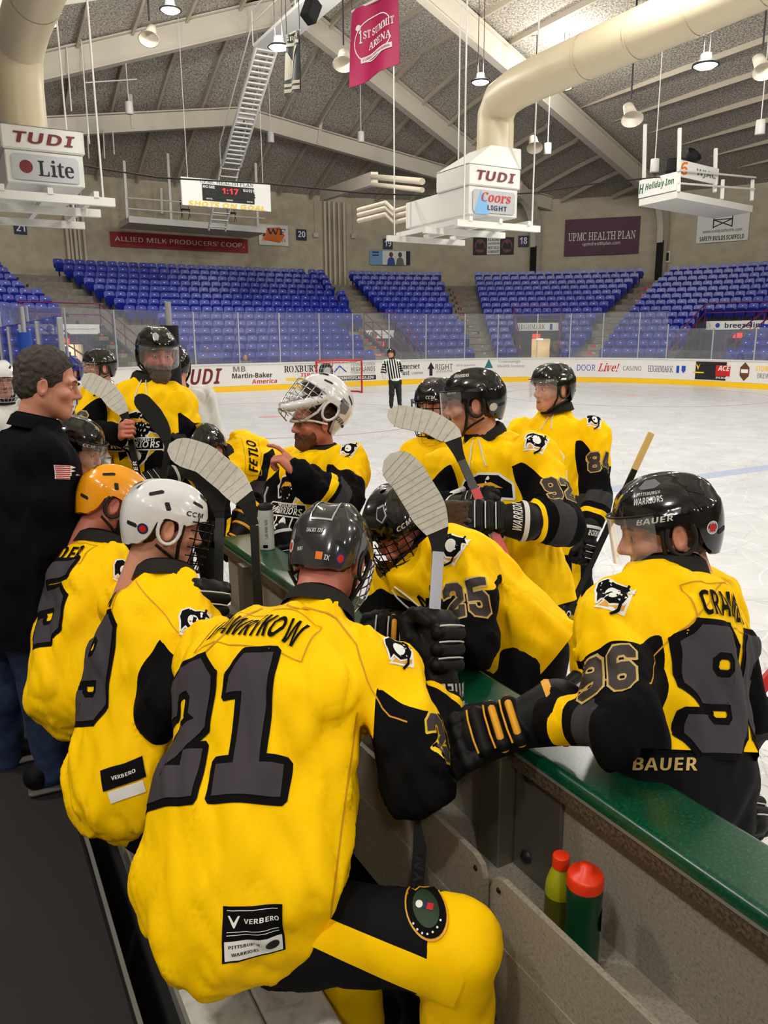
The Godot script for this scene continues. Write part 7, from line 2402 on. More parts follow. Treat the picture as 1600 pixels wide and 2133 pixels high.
# ------------------------------------------------------------------ the people
var JJ := {
	"p21": {"pel": Vector3(0.461, 0.902, -1.466), "neck": Vector3(0.799, 1.351, -1.758), "head": Vector3(0.879, 1.453, -1.845), "sl": Vector3(0.554, 1.192, -1.938), "sr": Vector3(0.876, 1.216, -1.549), "el": Vector3(0.757, 0.798, -2.073), "wl": Vector3(0.996, 0.860, -2.012), "er": Vector3(0.858, 1.049, -1.350), "wr": Vector3(1.055, 1.129, -1.589), "hr": Vector3(0.571, 0.760, -1.367), "kr": Vector3(0.786, 0.834, -1.098), "ar": Vector3(0.806, 0.200, -1.098), "hl": Vector3(0.521, 0.720, -1.556), "kl": Vector3(0.701, 0.660, -1.446), "al": Vector3(0.741, 0.200, -1.446), "hf": Vector3(0.525, -0.678, -0.527)},
	"p9": {"pel": Vector3(0.344, 0.855, -2.110), "neck": Vector3(0.549, 1.314, -2.373), "head": Vector3(0.581, 1.456, -2.463), "sl": Vector3(0.463, 1.157, -2.593), "sr": Vector3(0.577, 1.174, -2.156), "er": Vector3(0.435, 1.063, -1.994), "wr": Vector3(0.608, 1.155, -2.192), "el": Vector3(0.556, 0.886, -2.623), "wl": Vector3(0.739, 0.915, -2.585), "hr": Vector3(0.404, 0.720, -2.020), "kr": Vector3(0.764, 0.680, -1.950), "ar": Vector3(0.804, 0.200, -1.950), "hl": Vector3(0.404, 0.720, -2.200), "kl": Vector3(0.764, 0.680, -2.270), "al": Vector3(0.804, 0.200, -2.270), "hf": Vector3(0.956, -0.312, 0.035)},
	"p5": {"pel": Vector3(0.301, 0.872, -2.764), "neck": Vector3(0.463, 1.282, -3.027), "head": Vector3(0.528, 1.421, -3.073), "sl": Vector3(0.362, 1.141, -3.271), "sr": Vector3(0.527, 1.148, -2.825), "er": Vector3(0.449, 0.958, -2.643), "wr": Vector3(0.648, 0.946, -2.763), "el": Vector3(0.507, 0.834, -3.167), "wl": Vector3(0.738, 0.794, -3.144), "hr": Vector3(0.361, 0.720, -2.674), "kr": Vector3(0.721, 0.680, -2.604), "ar": Vector3(0.761, 0.200, -2.604), "hl": Vector3(0.361, 0.720, -2.854), "kl": Vector3(0.721, 0.680, -2.924), "al": Vector3(0.761, 0.200, -2.924), "hf": Vector3(0.895, -0.458, 0.038)},
	"coach": {"pel": Vector3(0.147, 1.022, -3.185), "neck": Vector3(0.303, 1.724, -3.280), "head": Vector3(0.362, 1.879, -3.287), "sl": Vector3(0.074, 1.578, -3.608), "sr": Vector3(0.325, 1.602, -3.118), "er": Vector3(0.280, 1.236, -3.107), "wr": Vector3(0.198, 0.949, -3.255), "el": Vector3(-0.024, 1.189, -3.562), "wl": Vector3(-0.002, 0.900, -3.592), "hr": Vector3(0.188, 1.003, -3.098), "kr": Vector3(0.211, 0.674, -3.057), "ar": Vector3(0.198, 0.373, -3.045), "hl": Vector3(0.106, 0.960, -3.310), "kl": Vector3(0.081, 0.645, -3.301), "al": Vector3(0.060, 0.323, -3.346), "hf": Vector3(0.965, -0.182, 0.182)},
	"p86": {"pel": Vector3(0.958, 1.173, -4.297), "neck": Vector3(1.012, 1.827, -4.438), "head": Vector3(1.056, 1.964, -4.390), "sl": Vector3(1.148, 1.695, -4.326), "sr": Vector3(0.755, 1.725, -4.557), "er": Vector3(0.616, 1.477, -4.453), "wr": Vector3(0.768, 1.564, -4.154), "el": Vector3(1.179, 1.459, -4.247), "wl": Vector3(0.995, 1.338, -4.084), "hr": Vector3(0.882, 1.121, -4.327), "kr": Vector3(0.798, 0.708, -4.148), "ar": Vector3(0.765, 0.231, -4.161), "hl": Vector3(1.022, 1.120, -4.247), "kl": Vector3(0.958, 0.707, -4.058), "al": Vector3(0.928, 0.230, -4.068), "hf": Vector3(0.015, -0.118, 0.983)},
	"kid": {"pel": Vector3(0.392, 0.870, -3.832), "neck": Vector3(0.465, 1.439, -3.821), "head": Vector3(0.500, 1.555, -3.773), "sl": Vector3(0.350, 1.312, -4.030), "sr": Vector3(0.533, 1.338, -3.638), "er": Vector3(0.488, 1.110, -3.486), "wr": Vector3(0.619, 1.103, -3.528), "el": Vector3(0.340, 1.001, -4.014), "wl": Vector3(0.455, 0.931, -3.930), "hf": Vector3(0.873, -0.305, 0.281)},
	"bent": {"pel": Vector3(1.828, 1.143, -4.445), "neck": Vector3(1.330, 1.378, -4.258), "head": Vector3(1.234, 1.433, -4.209), "sl": Vector3(1.256, 1.258, -4.092), "sr": Vector3(1.559, 1.402, -4.370), "er": Vector3(1.595, 1.182, -4.174), "wr": Vector3(1.380, 1.040, -4.082), "el": Vector3(1.211, 1.012, -3.994), "wl": Vector3(1.325, 1.011, -3.929), "hf": Vector3(-0.595, -0.737, 0.327)},
	"goalie": {"pel": Vector3(1.533, 0.964, -3.445), "neck": Vector3(1.637, 1.486, -3.522), "head": Vector3(1.602, 1.634, -3.522), "sl": Vector3(1.677, 1.427, -3.307), "sr": Vector3(1.544, 1.387, -3.668), "el": Vector3(1.550, 1.309, -3.113), "wl": Vector3(1.348, 1.457, -3.149), "er": Vector3(1.431, 1.192, -3.621), "wr": Vector3(1.402, 1.085, -3.433), "hf": Vector3(-0.950, -0.000, 0.051)},
	"p25": {"pel": Vector3(1.566, 1.072, -1.862), "neck": Vector3(1.334, 1.339, -2.123), "head": Vector3(1.294, 1.419, -2.166), "sl": Vector3(1.339, 1.355, -1.865), "sr": Vector3(1.315, 1.214, -2.219), "er": Vector3(1.262, 1.048, -2.264), "wr": Vector3(1.183, 1.093, -2.026), "el": Vector3(1.266, 1.188, -1.709), "wl": Vector3(1.188, 1.150, -1.861), "hf": Vector3(-0.797, -0.426, 0.485)},
	"p92": {"pel": Vector3(2.084, 1.070, -2.511), "neck": Vector3(2.033, 1.632, -2.687), "head": Vector3(1.973, 1.769, -2.698), "sl": Vector3(2.114, 1.562, -2.446), "sr": Vector3(1.898, 1.482, -2.783), "er": Vector3(1.764, 1.288, -2.691), "wr": Vector3(1.762, 1.371, -2.478), "el": Vector3(2.066, 1.324, -2.234), "wl": Vector3(1.848, 1.358, -2.249), "hf": Vector3(-0.777, -0.098, -0.557)},
	"p18": {"pel": Vector3(2.137, 1.054, -3.126), "neck": Vector3(2.148, 1.571, -3.196), "head": Vector3(2.119, 1.705, -3.188), "sl": Vector3(2.242, 1.472, -3.058), "sr": Vector3(2.035, 1.447, -3.286), "er": Vector3(1.987, 1.222, -3.254), "wr": Vector3(2.028, 1.150, -3.094), "el": Vector3(2.245, 1.241, -2.995), "wl": Vector3(2.075, 1.173, -2.956), "hf": Vector3(-0.900, 0.024, 0.367)},
	"p84": {"pel": Vector3(3.073, 0.899, -3.380), "neck": Vector3(3.184, 1.627, -3.507), "head": Vector3(3.138, 1.743, -3.505), "sl": Vector3(3.243, 1.491, -3.261), "sr": Vector3(3.076, 1.456, -3.701), "er": Vector3(2.988, 1.105, -3.599), "wr": Vector3(2.908, 0.925, -3.362), "el": Vector3(3.191, 1.162, -3.145), "wl": Vector3(3.047, 0.973, -3.060), "hr": Vector3(3.036, 0.831, -3.441), "kr": Vector3(2.973, 0.480, -3.326), "ar": Vector3(2.958, 0.067, -3.285), "hl": Vector3(3.144, 0.856, -3.269), "kl": Vector3(3.091, 0.513, -3.150), "al": Vector3(3.092, 0.108, -3.102), "hf": Vector3(-0.969, -0.003, -0.077)},
	"p96": {"pel": Vector3(1.444, 1.056, -1.102), "neck": Vector3(1.571, 1.456, -1.288), "head": Vector3(1.592, 1.554, -1.325), "sl": Vector3(1.330, 1.368, -1.225), "sr": Vector3(1.789, 1.316, -1.340), "el": Vector3(1.157, 1.240, -1.041), "wl": Vector3(1.120, 1.188, -1.238), "er": Vector3(1.882, 1.001, -1.251), "wr": Vector3(1.913, 0.757, -1.288), "hl": Vector3(1.331, 1.040, -1.102), "kl": Vector3(1.285, 0.733, -1.048), "al": Vector3(1.363, 0.370, -1.027), "hr": Vector3(1.560, 0.966, -1.130), "kr": Vector3(1.598, 0.646, -1.084), "ar": Vector3(1.651, 0.256, -1.070), "hf": Vector3(-0.806, -0.196, -0.548)},
	"ref": {"pel": Vector3(11.298, 0.836, -19.214), "neck": Vector3(11.284, 1.426, -19.377), "head": Vector3(11.290, 1.573, -19.412), "sl": Vector3(11.430, 1.344, -19.273), "sr": Vector3(11.120, 1.346, -19.449), "el": Vector3(11.461, 1.103, -19.192), "wl": Vector3(11.400, 0.889, -19.170), "er": Vector3(11.039, 1.066, -19.422), "wr": Vector3(11.035, 0.838, -19.364), "hr": Vector3(11.220, 0.783, -19.245), "kr": Vector3(11.170, 0.461, -19.189), "ar": Vector3(11.120, 0.140, -19.133), "hl": Vector3(11.363, 0.782, -19.163), "kl": Vector3(11.349, 0.460, -19.087), "al": Vector3(11.335, 0.139, -19.011), "hf": Vector3(-0.729, 0.116, 0.676)},
}

const KIT := {"yoke": 0.55, "under": 0.12}

func hmark(words: String, az: float) -> Array: return [words, az, 0.045, 0.013, 0.045, M.gloveedge, 0.25]

func pair_helmet(P: Node3D, ht: Transform3D, o: Dictionary) -> void:
	helmet(P, ht, o)

func build_people() -> void:
	figure_setup()
	var cam_r := Vector3(0.869, -0.007, 0.495)
	var cam_u := Vector3(0.116, 0.975, -0.190)
	var to_cam := Vector3(-0.481, 0.222, 0.848)
	# 21, seated nearest
	figure("seated hockey player in yellow jersey 21 and grey helmet, seen from behind", JJ.p21, {
		"bulk": 1.2, "belly": 1.02, "flat": 1.42, "chest": Vector3(-0.043, 0.000, -0.025), "cell": 0.0115, "kit": KIT.merged({"bands": [[1.02, "b"], [1.3, "g"], [1.74, "b"], [1.82, "y"], [9.0, "b"]]}, true), "hem": 0.005, "closed": true, "arm": 0.1, "no_face": true, "skin": M.skin2, "thigh": 0.108, "floor": 0.1, "sock_up": 0.004,
		"back": {"number": "21", "h": 0.315, "at": 0.60, "x": -0.085, "rot": -0.19, "name_x": -0.075, "name": "WAWRYKOW", "nw": 0.26, "nh": 0.07, "name_at": 0.2, "wide": 0.82},
		"num_r": ["21", Vector3(0.462, 0.019, 0.906), 0.108, 0.78], "num_fill": M.twill, "num_edge": M.yellowp,
		"emblem_r": [Vector3(0.037, 0.738, 0.653), Vector3(-0.024, 0.715, -0.555), 0.075, Vector3(0.022, 0.025, -0.018)],
		"hair": [["short_hair", M.hairbrown]],
		"extra": func(P, jersey, g, J, side, up, f, ht):
			helmet(P, ht, {"mat": M.hgrey, "cage": true, "wire": M.chrome, "words": [["TACKS 720", 3.05, 0.012, 0.011, 0.06, M.gloveedge, 0.2], ["NRF", 2.72, -0.035, 0.009, 0.022, M.gloveedge, 0.0], ["IX", -2.78, -0.052, 0.012, 0.018, M.gloveedge, 0.0]], "stickers": [[2.35, -0.02, 0.016, M.gloveedge, M.redp], [-2.45, -0.045, 0.016, M.navy, M.redp]],
				"shapes": [["sticker", rect(0.024, 0.018), -3.0, -0.05, M.orange], ["raised_panel_edge", PackedVector2Array([Vector2(-0.05, 0.05), Vector2(-0.046, 0.05), Vector2(-0.032, -0.038), Vector2(0.032, -0.038), Vector2(0.046, 0.05), Vector2(0.05, 0.05), Vector2(0.036, -0.043), Vector2(-0.036, -0.043)]), PI, 0.085, M.silver, 0.0015], ["sticker", PackedVector2Array([Vector2(-0.035, 0.006), Vector2(0.035, 0.006), Vector2(0.03, -0.009), Vector2(-0.03, -0.009)]), 3.05, 0.012, M.black, 0.0006]]})
			seam(g, jersey, [Vector3(0.667, 1.408, -1.694), Vector3(0.772, 1.382, -1.628), Vector3(0.795, 1.326, -1.541), Vector3(0.788, 1.252, -1.467), Vector3(0.793, 1.205, -1.392), Vector3(0.809, 1.208, -1.325)], cam_r, cam_u)
			seam(g, jersey, [Vector3(0.667, 1.408, -1.694), Vector3(0.575, 1.372, -1.737), Vector3(0.504, 1.303, -1.759)], cam_r, cam_u)
			seam(g, jersey, [Vector3(0.759, 1.198, -1.469), Vector3(0.662, 1.018, -1.359), Vector3(0.578, 0.884, -1.253)], cam_r, cam_u)
			# maker's label above the hem
			var o := Vector3(0.399, 0.905, -1.242)
			var lab := obj("hem_label", on_grid(g, poly_tris(rect(0.118, 0.100)), o, Vector3(0.872, 0.022, 0.489), Vector3(0.090, 0.975, -0.205), 0.02, 0.003), M.twillblack, jersey)
			obj("hem_label_field", on_grid(g, poly_tris(rect(0.108, 0.036, Vector2(0, -0.028))), o, Vector3(0.872, 0.022, 0.489), Vector3(0.090, 0.975, -0.205), 0.02, 0.0042), M.whitep, jersey)
			obj("hem_label_lettering", on_grid(g, moved(lettering("VERBERO", 0.0085, true, 0.068), Vector2(0.018, 0.025)), o, Vector3(0.872, 0.022, 0.489), Vector3(0.090, 0.975, -0.205), 0.02, 0.0045), M.whitep, jersey)
			obj("hem_label_mark", on_grid(g, poly_tris(PackedVector2Array([Vector2(-0.048, 0.034), Vector2(-0.044, 0.034), Vector2(-0.036, 0.022), Vector2(-0.028, 0.034), Vector2(-0.024, 0.034), Vector2(-0.034, 0.014), Vector2(-0.036, 0.012), Vector2(-0.038, 0.014)])), o, Vector3(0.872, 0.022, 0.489), Vector3(0.090, 0.975, -0.205), 0.02, 0.0045), M.whitep, jersey)
			for y in [0.043, 0.006, 0.0005]: obj("hem_label_line", on_grid(g, poly_tris(rect(0.1, 0.0012, Vector2(0, y)))  , o, Vector3(0.872, 0.022, 0.489), Vector3(0.090, 0.975, -0.205), 0.02, 0.0045), M.whitep, jersey)
			for e in [["PITTSBURGH", -0.02], ["WARRIORS", -0.034]]: obj("hem_label_lettering", on_grid(g, moved(lettering(e[0], 0.006, true, 0.06 if e[1] > -0.03 else 0.05), Vector2(-0.016, e[1])), o, Vector3(0.872, 0.022, 0.489), Vector3(0.090, 0.975, -0.205), 0.02, 0.0052), M.ink, jersey)
			obj("hem_label_mark", on_grid(g, poly_tris(disc(0.012, Vector2(0.036, -0.026), 0.8)), o, Vector3(0.872, 0.022, 0.489), Vector3(0.090, 0.975, -0.205), 0.02, 0.0052), M.ink, jersey)
			glove(P, hand_at(J.wr, Vector3(0.217, 0.948, -0.267), Vector3(0.375, 0.226, 0.861), false, 1.25), {"word": "BAUER"})
			glove(P, hand_at(J.wl, Vector3(0.913, 0.242, 0.219), Vector3(0.333, 0.669, -0.576), true, 1.05), {}),
		"leg_extra": func(P, g, J):
			var o := Vector3(0.605, 0.941, -1.041)
			var w := Vector3(0.369, -0.678, -0.636) * -1.0
			var lu := (cam_r - w * cam_r.dot(w)).normalized()
			var lv := w.cross(lu)
			var k := 1.56 / 1602.0
			var pz := func(list: Array) -> PackedVector2Array:
				var r := PackedVector2Array()
				for e in list: r.append(Vector2((e[0] - 820.0) * k, -(e[1] - 1985.0) * k))
				return poly_tris(r)
			obj("pants_stripe", on_grid(g, pz.call([[640, 1905], [710, 1932], [935, 2012], [960, 2030], [939, 2078], [800, 2030], [640, 1970]]), o, lu, lv, 0.02, 0.004, 0.25), M.gold, P)
			var pc := Vector2((889 - 820) * k, -(1907 - 1985) * k)
			obj("round_patch", on_grid(g, moved(poly_tris(disc(0.049, Vector2.ZERO, 1.2, 28)), pc, Vector2(0.84, 1), 0.3), o, lu, lv, 0.02, 0.004, 0.25), M.glovegold, P)
			obj("round_patch_ring", on_grid(g, moved(poly_tris(disc(0.045, Vector2.ZERO, 1.2, 28)), pc, Vector2(0.84, 1), 0.3), o, lu, lv, 0.02, 0.005, 0.25), M.twillblack, P)
			obj("round_patch_field", on_grid(g, moved(poly_tris(disc(0.030, Vector2.ZERO, 1.2, 24)), pc, Vector2(0.84, 1), 0.3), o, lu, lv, 0.02, 0.006, 0.25), M.armygreen, P)
			obj("round_patch_flag", on_grid(g, moved(poly_tris(rect(0.014, 0.012)), pc + Vector2(0.008, 0.002), Vector2.ONE, -0.2), o, lu, lv, 0.02, 0.007, 0.25), M.redp, P)
			obj("round_patch_flag", on_grid(g, moved(poly_tris(rect(0.007, 0.012)), pc + Vector2(-0.001, 0.005), Vector2.ONE, -0.2), o, lu, lv, 0.02, 0.0075, 0.25), M.navy, P)
			obj("round_patch_seal", on_grid(g, moved(poly_tris(disc(0.007)), pc + Vector2(-0.013, 0.007)), o, lu, lv, 0.02, 0.007, 0.25), M.whitep, P)
			for q in 7:
				var an := -2.5 + q * 0.33
				obj("round_patch_star", on_grid(g, moved(poly_tris(disc(0.0022, Vector2.ZERO, 1.0, 6)), pc + Vector2(cos(an) * 0.032, sin(an) * 0.045)), o, lu, lv, 0.02, 0.006, 0.25), M.whitep, P)})
	# 9, white helmet
	figure("seated hockey player in yellow jersey 9 and white helmet with a cage", JJ.p9, {
		"bulk": 0.98, "cell": 0.012, "kit": KIT, "hem": 0.03, "closed": true, "arm": 0.092, "skin": M.skin, "floor": 0.1,
		"back": {"number": "9", "h": 0.3, "at": 0.56, "x": -0.05, "name": "KIM", "nw": 0.11, "nh": 0.06, "name_at": 0.2, "wide": 0.9},
		"emblem_r": [Vector3(-0.066, 0.663, 0.732), Vector3(0.027, 0.834, -0.439), 0.085, Vector3(-0.016, 0.024, 0.008)],
		"hair": [["short_hair", M.hairbrown]],
		"extra": func(P, jersey, g, J, side, up, f, ht):
			helmet(P, ht, {"mat": M.hwhite, "ear": M.hwhite, "cage": true, "words": [["CCM", -1.05, 0.052, 0.016, 0.052, M.ink, 0.25]], "stickers": [[-2.2, -0.02, 0.016, M.navy, M.redp]], "shapes": [["sticker", rect(0.022, 0.018), 2.95, -0.03, M.armygreen]]})
			seam(g, jersey, [Vector3(0.401, 1.379, -2.309), Vector3(0.444, 1.317, -2.209), Vector3(0.517, 1.226, -2.085), Vector3(0.551, 1.139, -1.984)], cam_r, cam_u)
			var o := Vector3(0.324, 0.906, -1.993)
			obj("hem_label", on_grid(g, moved(poly_tris(rect(0.12, 0.05)), Vector2(0, 0.0), Vector2.ONE, 0.35), o, cam_r, cam_u, 0.02, 0.004), M.twillblack, jersey)
			obj("hem_label_field", on_grid(g, moved(poly_tris(rect(0.1, 0.03)), Vector2(0.016, -0.042), Vector2.ONE, 0.35), o, cam_r, cam_u, 0.02, 0.004), M.whitep, jersey)
			obj("hem_label_lettering", on_grid(g, moved(lettering("VERBERO", 0.009, true, 0.07), Vector2(0.005, 0.0), Vector2.ONE, 0.35), o, cam_r, cam_u, 0.02, 0.006), M.whitep, jersey)
			glove(P, hand_at(J.wr, Vector3(0.268, 0.952, -0.215), Vector3(0.055, 0.223, 0.916), false, 1.05), {"word": "CCM"})
			glove(P, hand_at(J.wl, Vector3(0.473, 0.929, -0.211), Vector3(0.819, -0.181, -0.431), true, 1.0), {})})
	# 5, yellow helmet
	figure("seated hockey player in yellow jersey 5 and yellow helmet", JJ.p5, {
		"bulk": 0.98, "cell": 0.013, "kit": KIT, "hem": 0.02, "closed": true, "skin": M.skin2, "floor": 0.1,
		"back": {"number": "5", "h": 0.3, "at": 0.53, "x": -0.02, "name": "REIDER", "nw": 0.2, "nh": 0.06, "name_at": 0.16, "wide": 0.9},
		"emblem_r": [Vector3(-0.066, 0.663, 0.732), Vector3(0.027, 0.834, -0.439), 0.08, Vector3(-0.024, 0.034, 0.001)],
		"hair": [["beard", M.hairbrown]],
		"extra": func(P, jersey, g, J, side, up, f, ht):
			helmet(P, ht, {"mat": M.hyellow, "visor": true, "words": [["CCM", -0.95, 0.055, 0.017, 0.055, M.ink, 0.1]]})
			glove(P, hand_at(J.wr, Vector3(0.950, 0.122, 0.153), Vector3(0.134, 0.943, 0.183), false), {})
			glove(P, hand_at(J.wl, Vector3(0.950, 0.122, 0.153), Vector3(0.134, 0.943, 0.183), true), {})})
	# man in a navy jacket
	figure("man in navy jacket and jeans with glasses pushed up on grey hair", JJ.coach, {
		"bulk": 1.15, "cell": 0.014, "cloth": M.navycoat, "garment": "jacket", "collar_mat": M.navycoat, "hem": 0.12, "folds": 0.8, "arm": 0.088, "cuff": 0.6, "socks": false, "leg": M.jeans, "skates": false, "floor": 0.3, "thigh": 0.1, "brow": M.hairgrey,
		"toe": Vector3(0.999, -0.106, 0.064), "bare_r": ["hand_fist", Vector3(-0.068, -0.997, 0.105), Vector3(0.049, 0.174, 0.926)], "bare_l": ["hand_fist", Vector3(-0.068, -0.997, 0.105), Vector3(-0.819, 0.181, 0.431)],
		"hair": [["short_hair", M.hairgrey]],
		"extra": func(P, jersey, g, J, side, up, f, ht):
			var gl := Geo.new()
			for s in [-1.0, 1.0]: gl.tube([ht * Vector3(s * 0.085, 0.01, -0.03), ht * Vector3(s * 0.091, 0.03, 0.02), ht * Vector3(s * 0.082, 0.075, 0.075), ht * Vector3(s * 0.07, 0.085, 0.09)], 0.0025, 6)
			for s in [-1.0, 1.0]:
				var ring_pts := []
				for k in 13: ring_pts.append(ht * (Vector3(s * 0.035, 0.105, 0.085) + Vector3(cos(TAU * k / 12.0) * 0.028, sin(TAU * k / 12.0) * 0.013, -sin(TAU * k / 12.0) * 0.016)))
				gl.tube(ring_pts, 0.0022, 6)
			obj("glasses", gl, M.dark, P)
			var o := Vector3(0.296, 1.602, -2.899)
			obj("flag_patch", on_grid(g, poly_tris(rect(0.078, 0.052)), o, cam_r, cam_u, 0.02, 0.003), M.whitep, jersey)
			for q in 7: obj("flag_stripe", on_grid(g, poly_tris(rect(0.074, 0.0038, Vector2(0, -0.0222 + q * 0.0074))), o, cam_r, cam_u, 0.02, 0.004), M.redp, jersey)
			obj("flag_canton", on_grid(g, poly_tris(rect(0.03, 0.027, Vector2(0.022, 0.0115))), o, cam_r, cam_u, 0.02, 0.005), M.navy, jersey)})
	# 86, bearded, standing in the gate
	figure("bearded hockey player in yellow jersey 86 holding two sticks upright", JJ.p86, {
		"bulk": 1.12, "cell": 0.014, "kit": KIT, "hem": 0.2, "arm": 0.1, "skin": M.skin2, "crest": [0.13, 0.5, -0.02], "laces": true,
		"num_r": ["86", Vector3(-0.824, 0.203, 0.540), 0.108, 0.62], "emblem_r": [Vector3(-0.566, 0.543, 0.598), Vector3(0.212, 0.931, -0.359), 0.11, Vector3(0.026, 0.069, 0.056)],
		"bare_r": ["hand_fist", Vector3(0.110, 0.320, 0.922), Vector3(-0.557, 0.320, 0.780), 1.1],
		"hair": [["long_beard", M.beardgrey]],
		"extra": func(P, jersey, g, J, side, up, f, ht):
			helmet(P, ht, {"mat": M.hblack, "visor": true, "words": [["86", 0.55, 0.108, 0.026, 0.034, M.gloveedge, 0.0], ["BAUER", 0.75, 0.045, 0.011, 0.04, M.gloveedge, 0.2]], "shapes": [["sticker", PackedVector2Array([Vector2(-0.02, 0.01), Vector2(0, 0.02), Vector2(0.02, 0.008), Vector2(0.012, -0.018), Vector2(-0.012, -0.018)]), -0.35, 0.105, M.silver]]})
			glove(P, hand_at(J.wl, Vector3(-0.797, -0.177, 0.184), Vector3(-0.153, 0.664, 0.682), true), {})})
	# boy with a visor between the coach and the bench
	figure("hockey player in black helmet and visor half hidden behind the man in navy", JJ.kid, {
		"bulk": 0.95, "cell": 0.018, "kit": KIT, "hem": 0.15, "floor": 0.1,
		"extra": func(P, jersey, g, J, side, up, f, ht): helmet(P, ht, {"mat": M.hblack, "visor": true, "words": [hmark("CCM", -1.0)]})})
	# player bent over the boards
	figure("hockey player bent over the boards with head down in black helmet", JJ.bent, {
		"bulk": 1.0, "cell": 0.015, "kit": KIT, "hem": 0.15, "no_face": true,
		"back": {"number": "", "h": 0.28, "at": 0.6, "name": "FETLO", "nw": 0.2, "nh": 0.06, "name_at": 0.2}, "emblem_l": [Vector3(-0.549, 0.689, 0.569), Vector3(-0.637, 0.493, -0.491), 0.08, Vector3(0, 0.02, 0)],
		"extra": func(P, jersey, g, J, side, up, f, ht):
			helmet(P, ht, {"mat": M.hblack, "cage": true})
			glove(P, hand_at(J.wr, Vector3(-0.669, -0.569, 0.359), Vector3(-0.153, 0.664, 0.682), false), {"gold": true, "edge": M.glovegold})
			glove(P, hand_at(J.wl, Vector3(-0.669, -0.569, 0.359), Vector3(-0.153, 0.664, 0.682), true), {"gold": true, "edge": M.glovegold})})
	# goalkeeper with the mask pushed up
	figure("ginger bearded goalkeeper pointing, white mask pushed up on his head", JJ.goalie, {
		"bulk": 1.1, "cell": 0.013, "kit": KIT.merged({"bands": [[1.02, "b"], [1.28, "g"], [1.36, "b"], [1.5, "y"], [9.0, "b"]]}, true), "hem": 0.2, "arm": 0.1, "skin": M.skin2, "crest": [0.13, 0.5, -0.03],
		"bare_l": ["hand_point", Vector3(-0.599, 0.721, -0.352), Vector3(0.259, 0.715, 0.667), 1.1], "emblem_l": [Vector3(-0.288, 0.687, 0.718), Vector3(0.212, 0.931, -0.359), 0.08, Vector3(0.015, 0.044, -0.026)], "hair": [["beard", M.beardred], ["short_hair", M.hairbrown]],
		"extra": func(P, jersey, g, J, side, up, f, ht):
			var tilt: Transform3D = ht * Transform3D(Basis(Vector3.RIGHT, -0.75), Vector3(0, 0.075, -0.028))
			helmet(P, tilt.scaled_local(Vector3(1.12, 1.12, 1.12)), {"mat": M.hwhite, "ear": M.hwhite, "strap": M.hwhite, "cage": true, "wire": M.chrome, "words": [["BAUER", 2.0, -0.01, 0.02, 0.075, M.ink, 0.2]], "shapes": [["printed_mark", PackedVector2Array([Vector2(-0.022, 0.03), Vector2(0.02, 0.028), Vector2(0.024, -0.02), Vector2(0.0, -0.034), Vector2(-0.02, -0.012)]), 1.9, 0.045, M.grey]]})
			var jaw := Geo.new()
			for s in [-1.0, 1.0]: jaw.tube([tilt * Vector3(s * 0.1, 0.02, 0.04), tilt * Vector3(s * 0.088, -0.05, 0.09), tilt * Vector3(s * 0.045, -0.11, 0.13), tilt * Vector3(0, -0.125, 0.14)], [0.02, 0.026, 0.024, 0.022], 10)
			obj("mask_chin", jaw, M.hwhite, P)
			glove(P, hand_at(J.wr, Vector3(-0.114, -0.834, 0.390), Vector3(-0.659, 0.494, 0.558), false), {})})
	# 25, long hair, leaning over from the ice
	figure("long-haired hockey player in caged black helmet leaning over the boards", JJ.p25, {
		"bulk": 1.02, "cell": 0.0125, "kit": KIT, "hem": 0.1, "arm": 0.092, "skin": M.skin2, "laces": true,
		"num_l": ["25", Vector3(-0.612, 0.223, 0.774), 0.108, 0.62], "emblem_l": [Vector3(-0.511, 0.640, 0.604), Vector3(0.212, 0.931, -0.359), 0.085, Vector3(-0.022, 0.034, -0.021)],
		"hair": [["long_hair", M.hairbrown]],
		"extra": func(P, jersey, g, J, side, up, f, ht):
			helmet(P, ht, {"mat": M.hblack, "cage": true, "words": [["CCM", 0.9, 0.058, 0.015, 0.05, M.gloveedge, 0.2], ["CCM", -0.5, 0.052, 0.013, 0.045, M.gloveedge, 0.2]], "shapes": [["sticker", PackedVector2Array([Vector2(-0.02, 0.018), Vector2(0.02, 0.018), Vector2(0.02, -0.008), Vector2(0, -0.022), Vector2(-0.02, -0.008)]), 0.35, 0.115, M.silver], ["sticker", PackedVector2Array([Vector2(-0.016, 0.014), Vector2(0.016, 0.014), Vector2(0.016, -0.006), Vector2(0, -0.017), Vector2(-0.016, -0.006)]), 0.35, 0.115, M.black, 0.0016]]})
			var hr := grid_for([Vector3(1.456, 1.493, -2.118), Vector3(1.504, 1.402, -2.043)], 0.1, 0.008)
			for q in 8: hr.cap(Vector3(1.387, 1.453, -2.146) + Vector3(0, 0.005 * q, 0), Vector3(1.529, 1.427, -2.106) + Vector3(0.01 * sin(q * 2.0), -0.09 + 0.022 * q, 0.0), 0.022, 0.008, 0.006)
			hr.fold(fuzz, 0.004, Vector3(0.4, 1, 1))
			obj("hair", hr.geo(), M.hairbrown, P)
			glove(P, hand_at(J.wl, Vector3(-0.862, 0.126, -0.404), Vector3(-0.474, 0.591, 0.638), true, 1.1), {"word": "ONE", "gold": true, "edge": M.gloveedge})
			glove(P, hand_at(J.wr, Vector3(-0.646, -0.374, 0.321), Vector3(-0.588, 0.667, 0.435), false, 1.05), {"gold": true, "edge": M.glovegold})
			obj("chest_letter", on_grid(g, lettering("A", 0.07, true), J.neck.lerp(J.pel, 0.3) + side * 0.06, side, up, 0.02, 0.004), M.twillblack, jersey)})
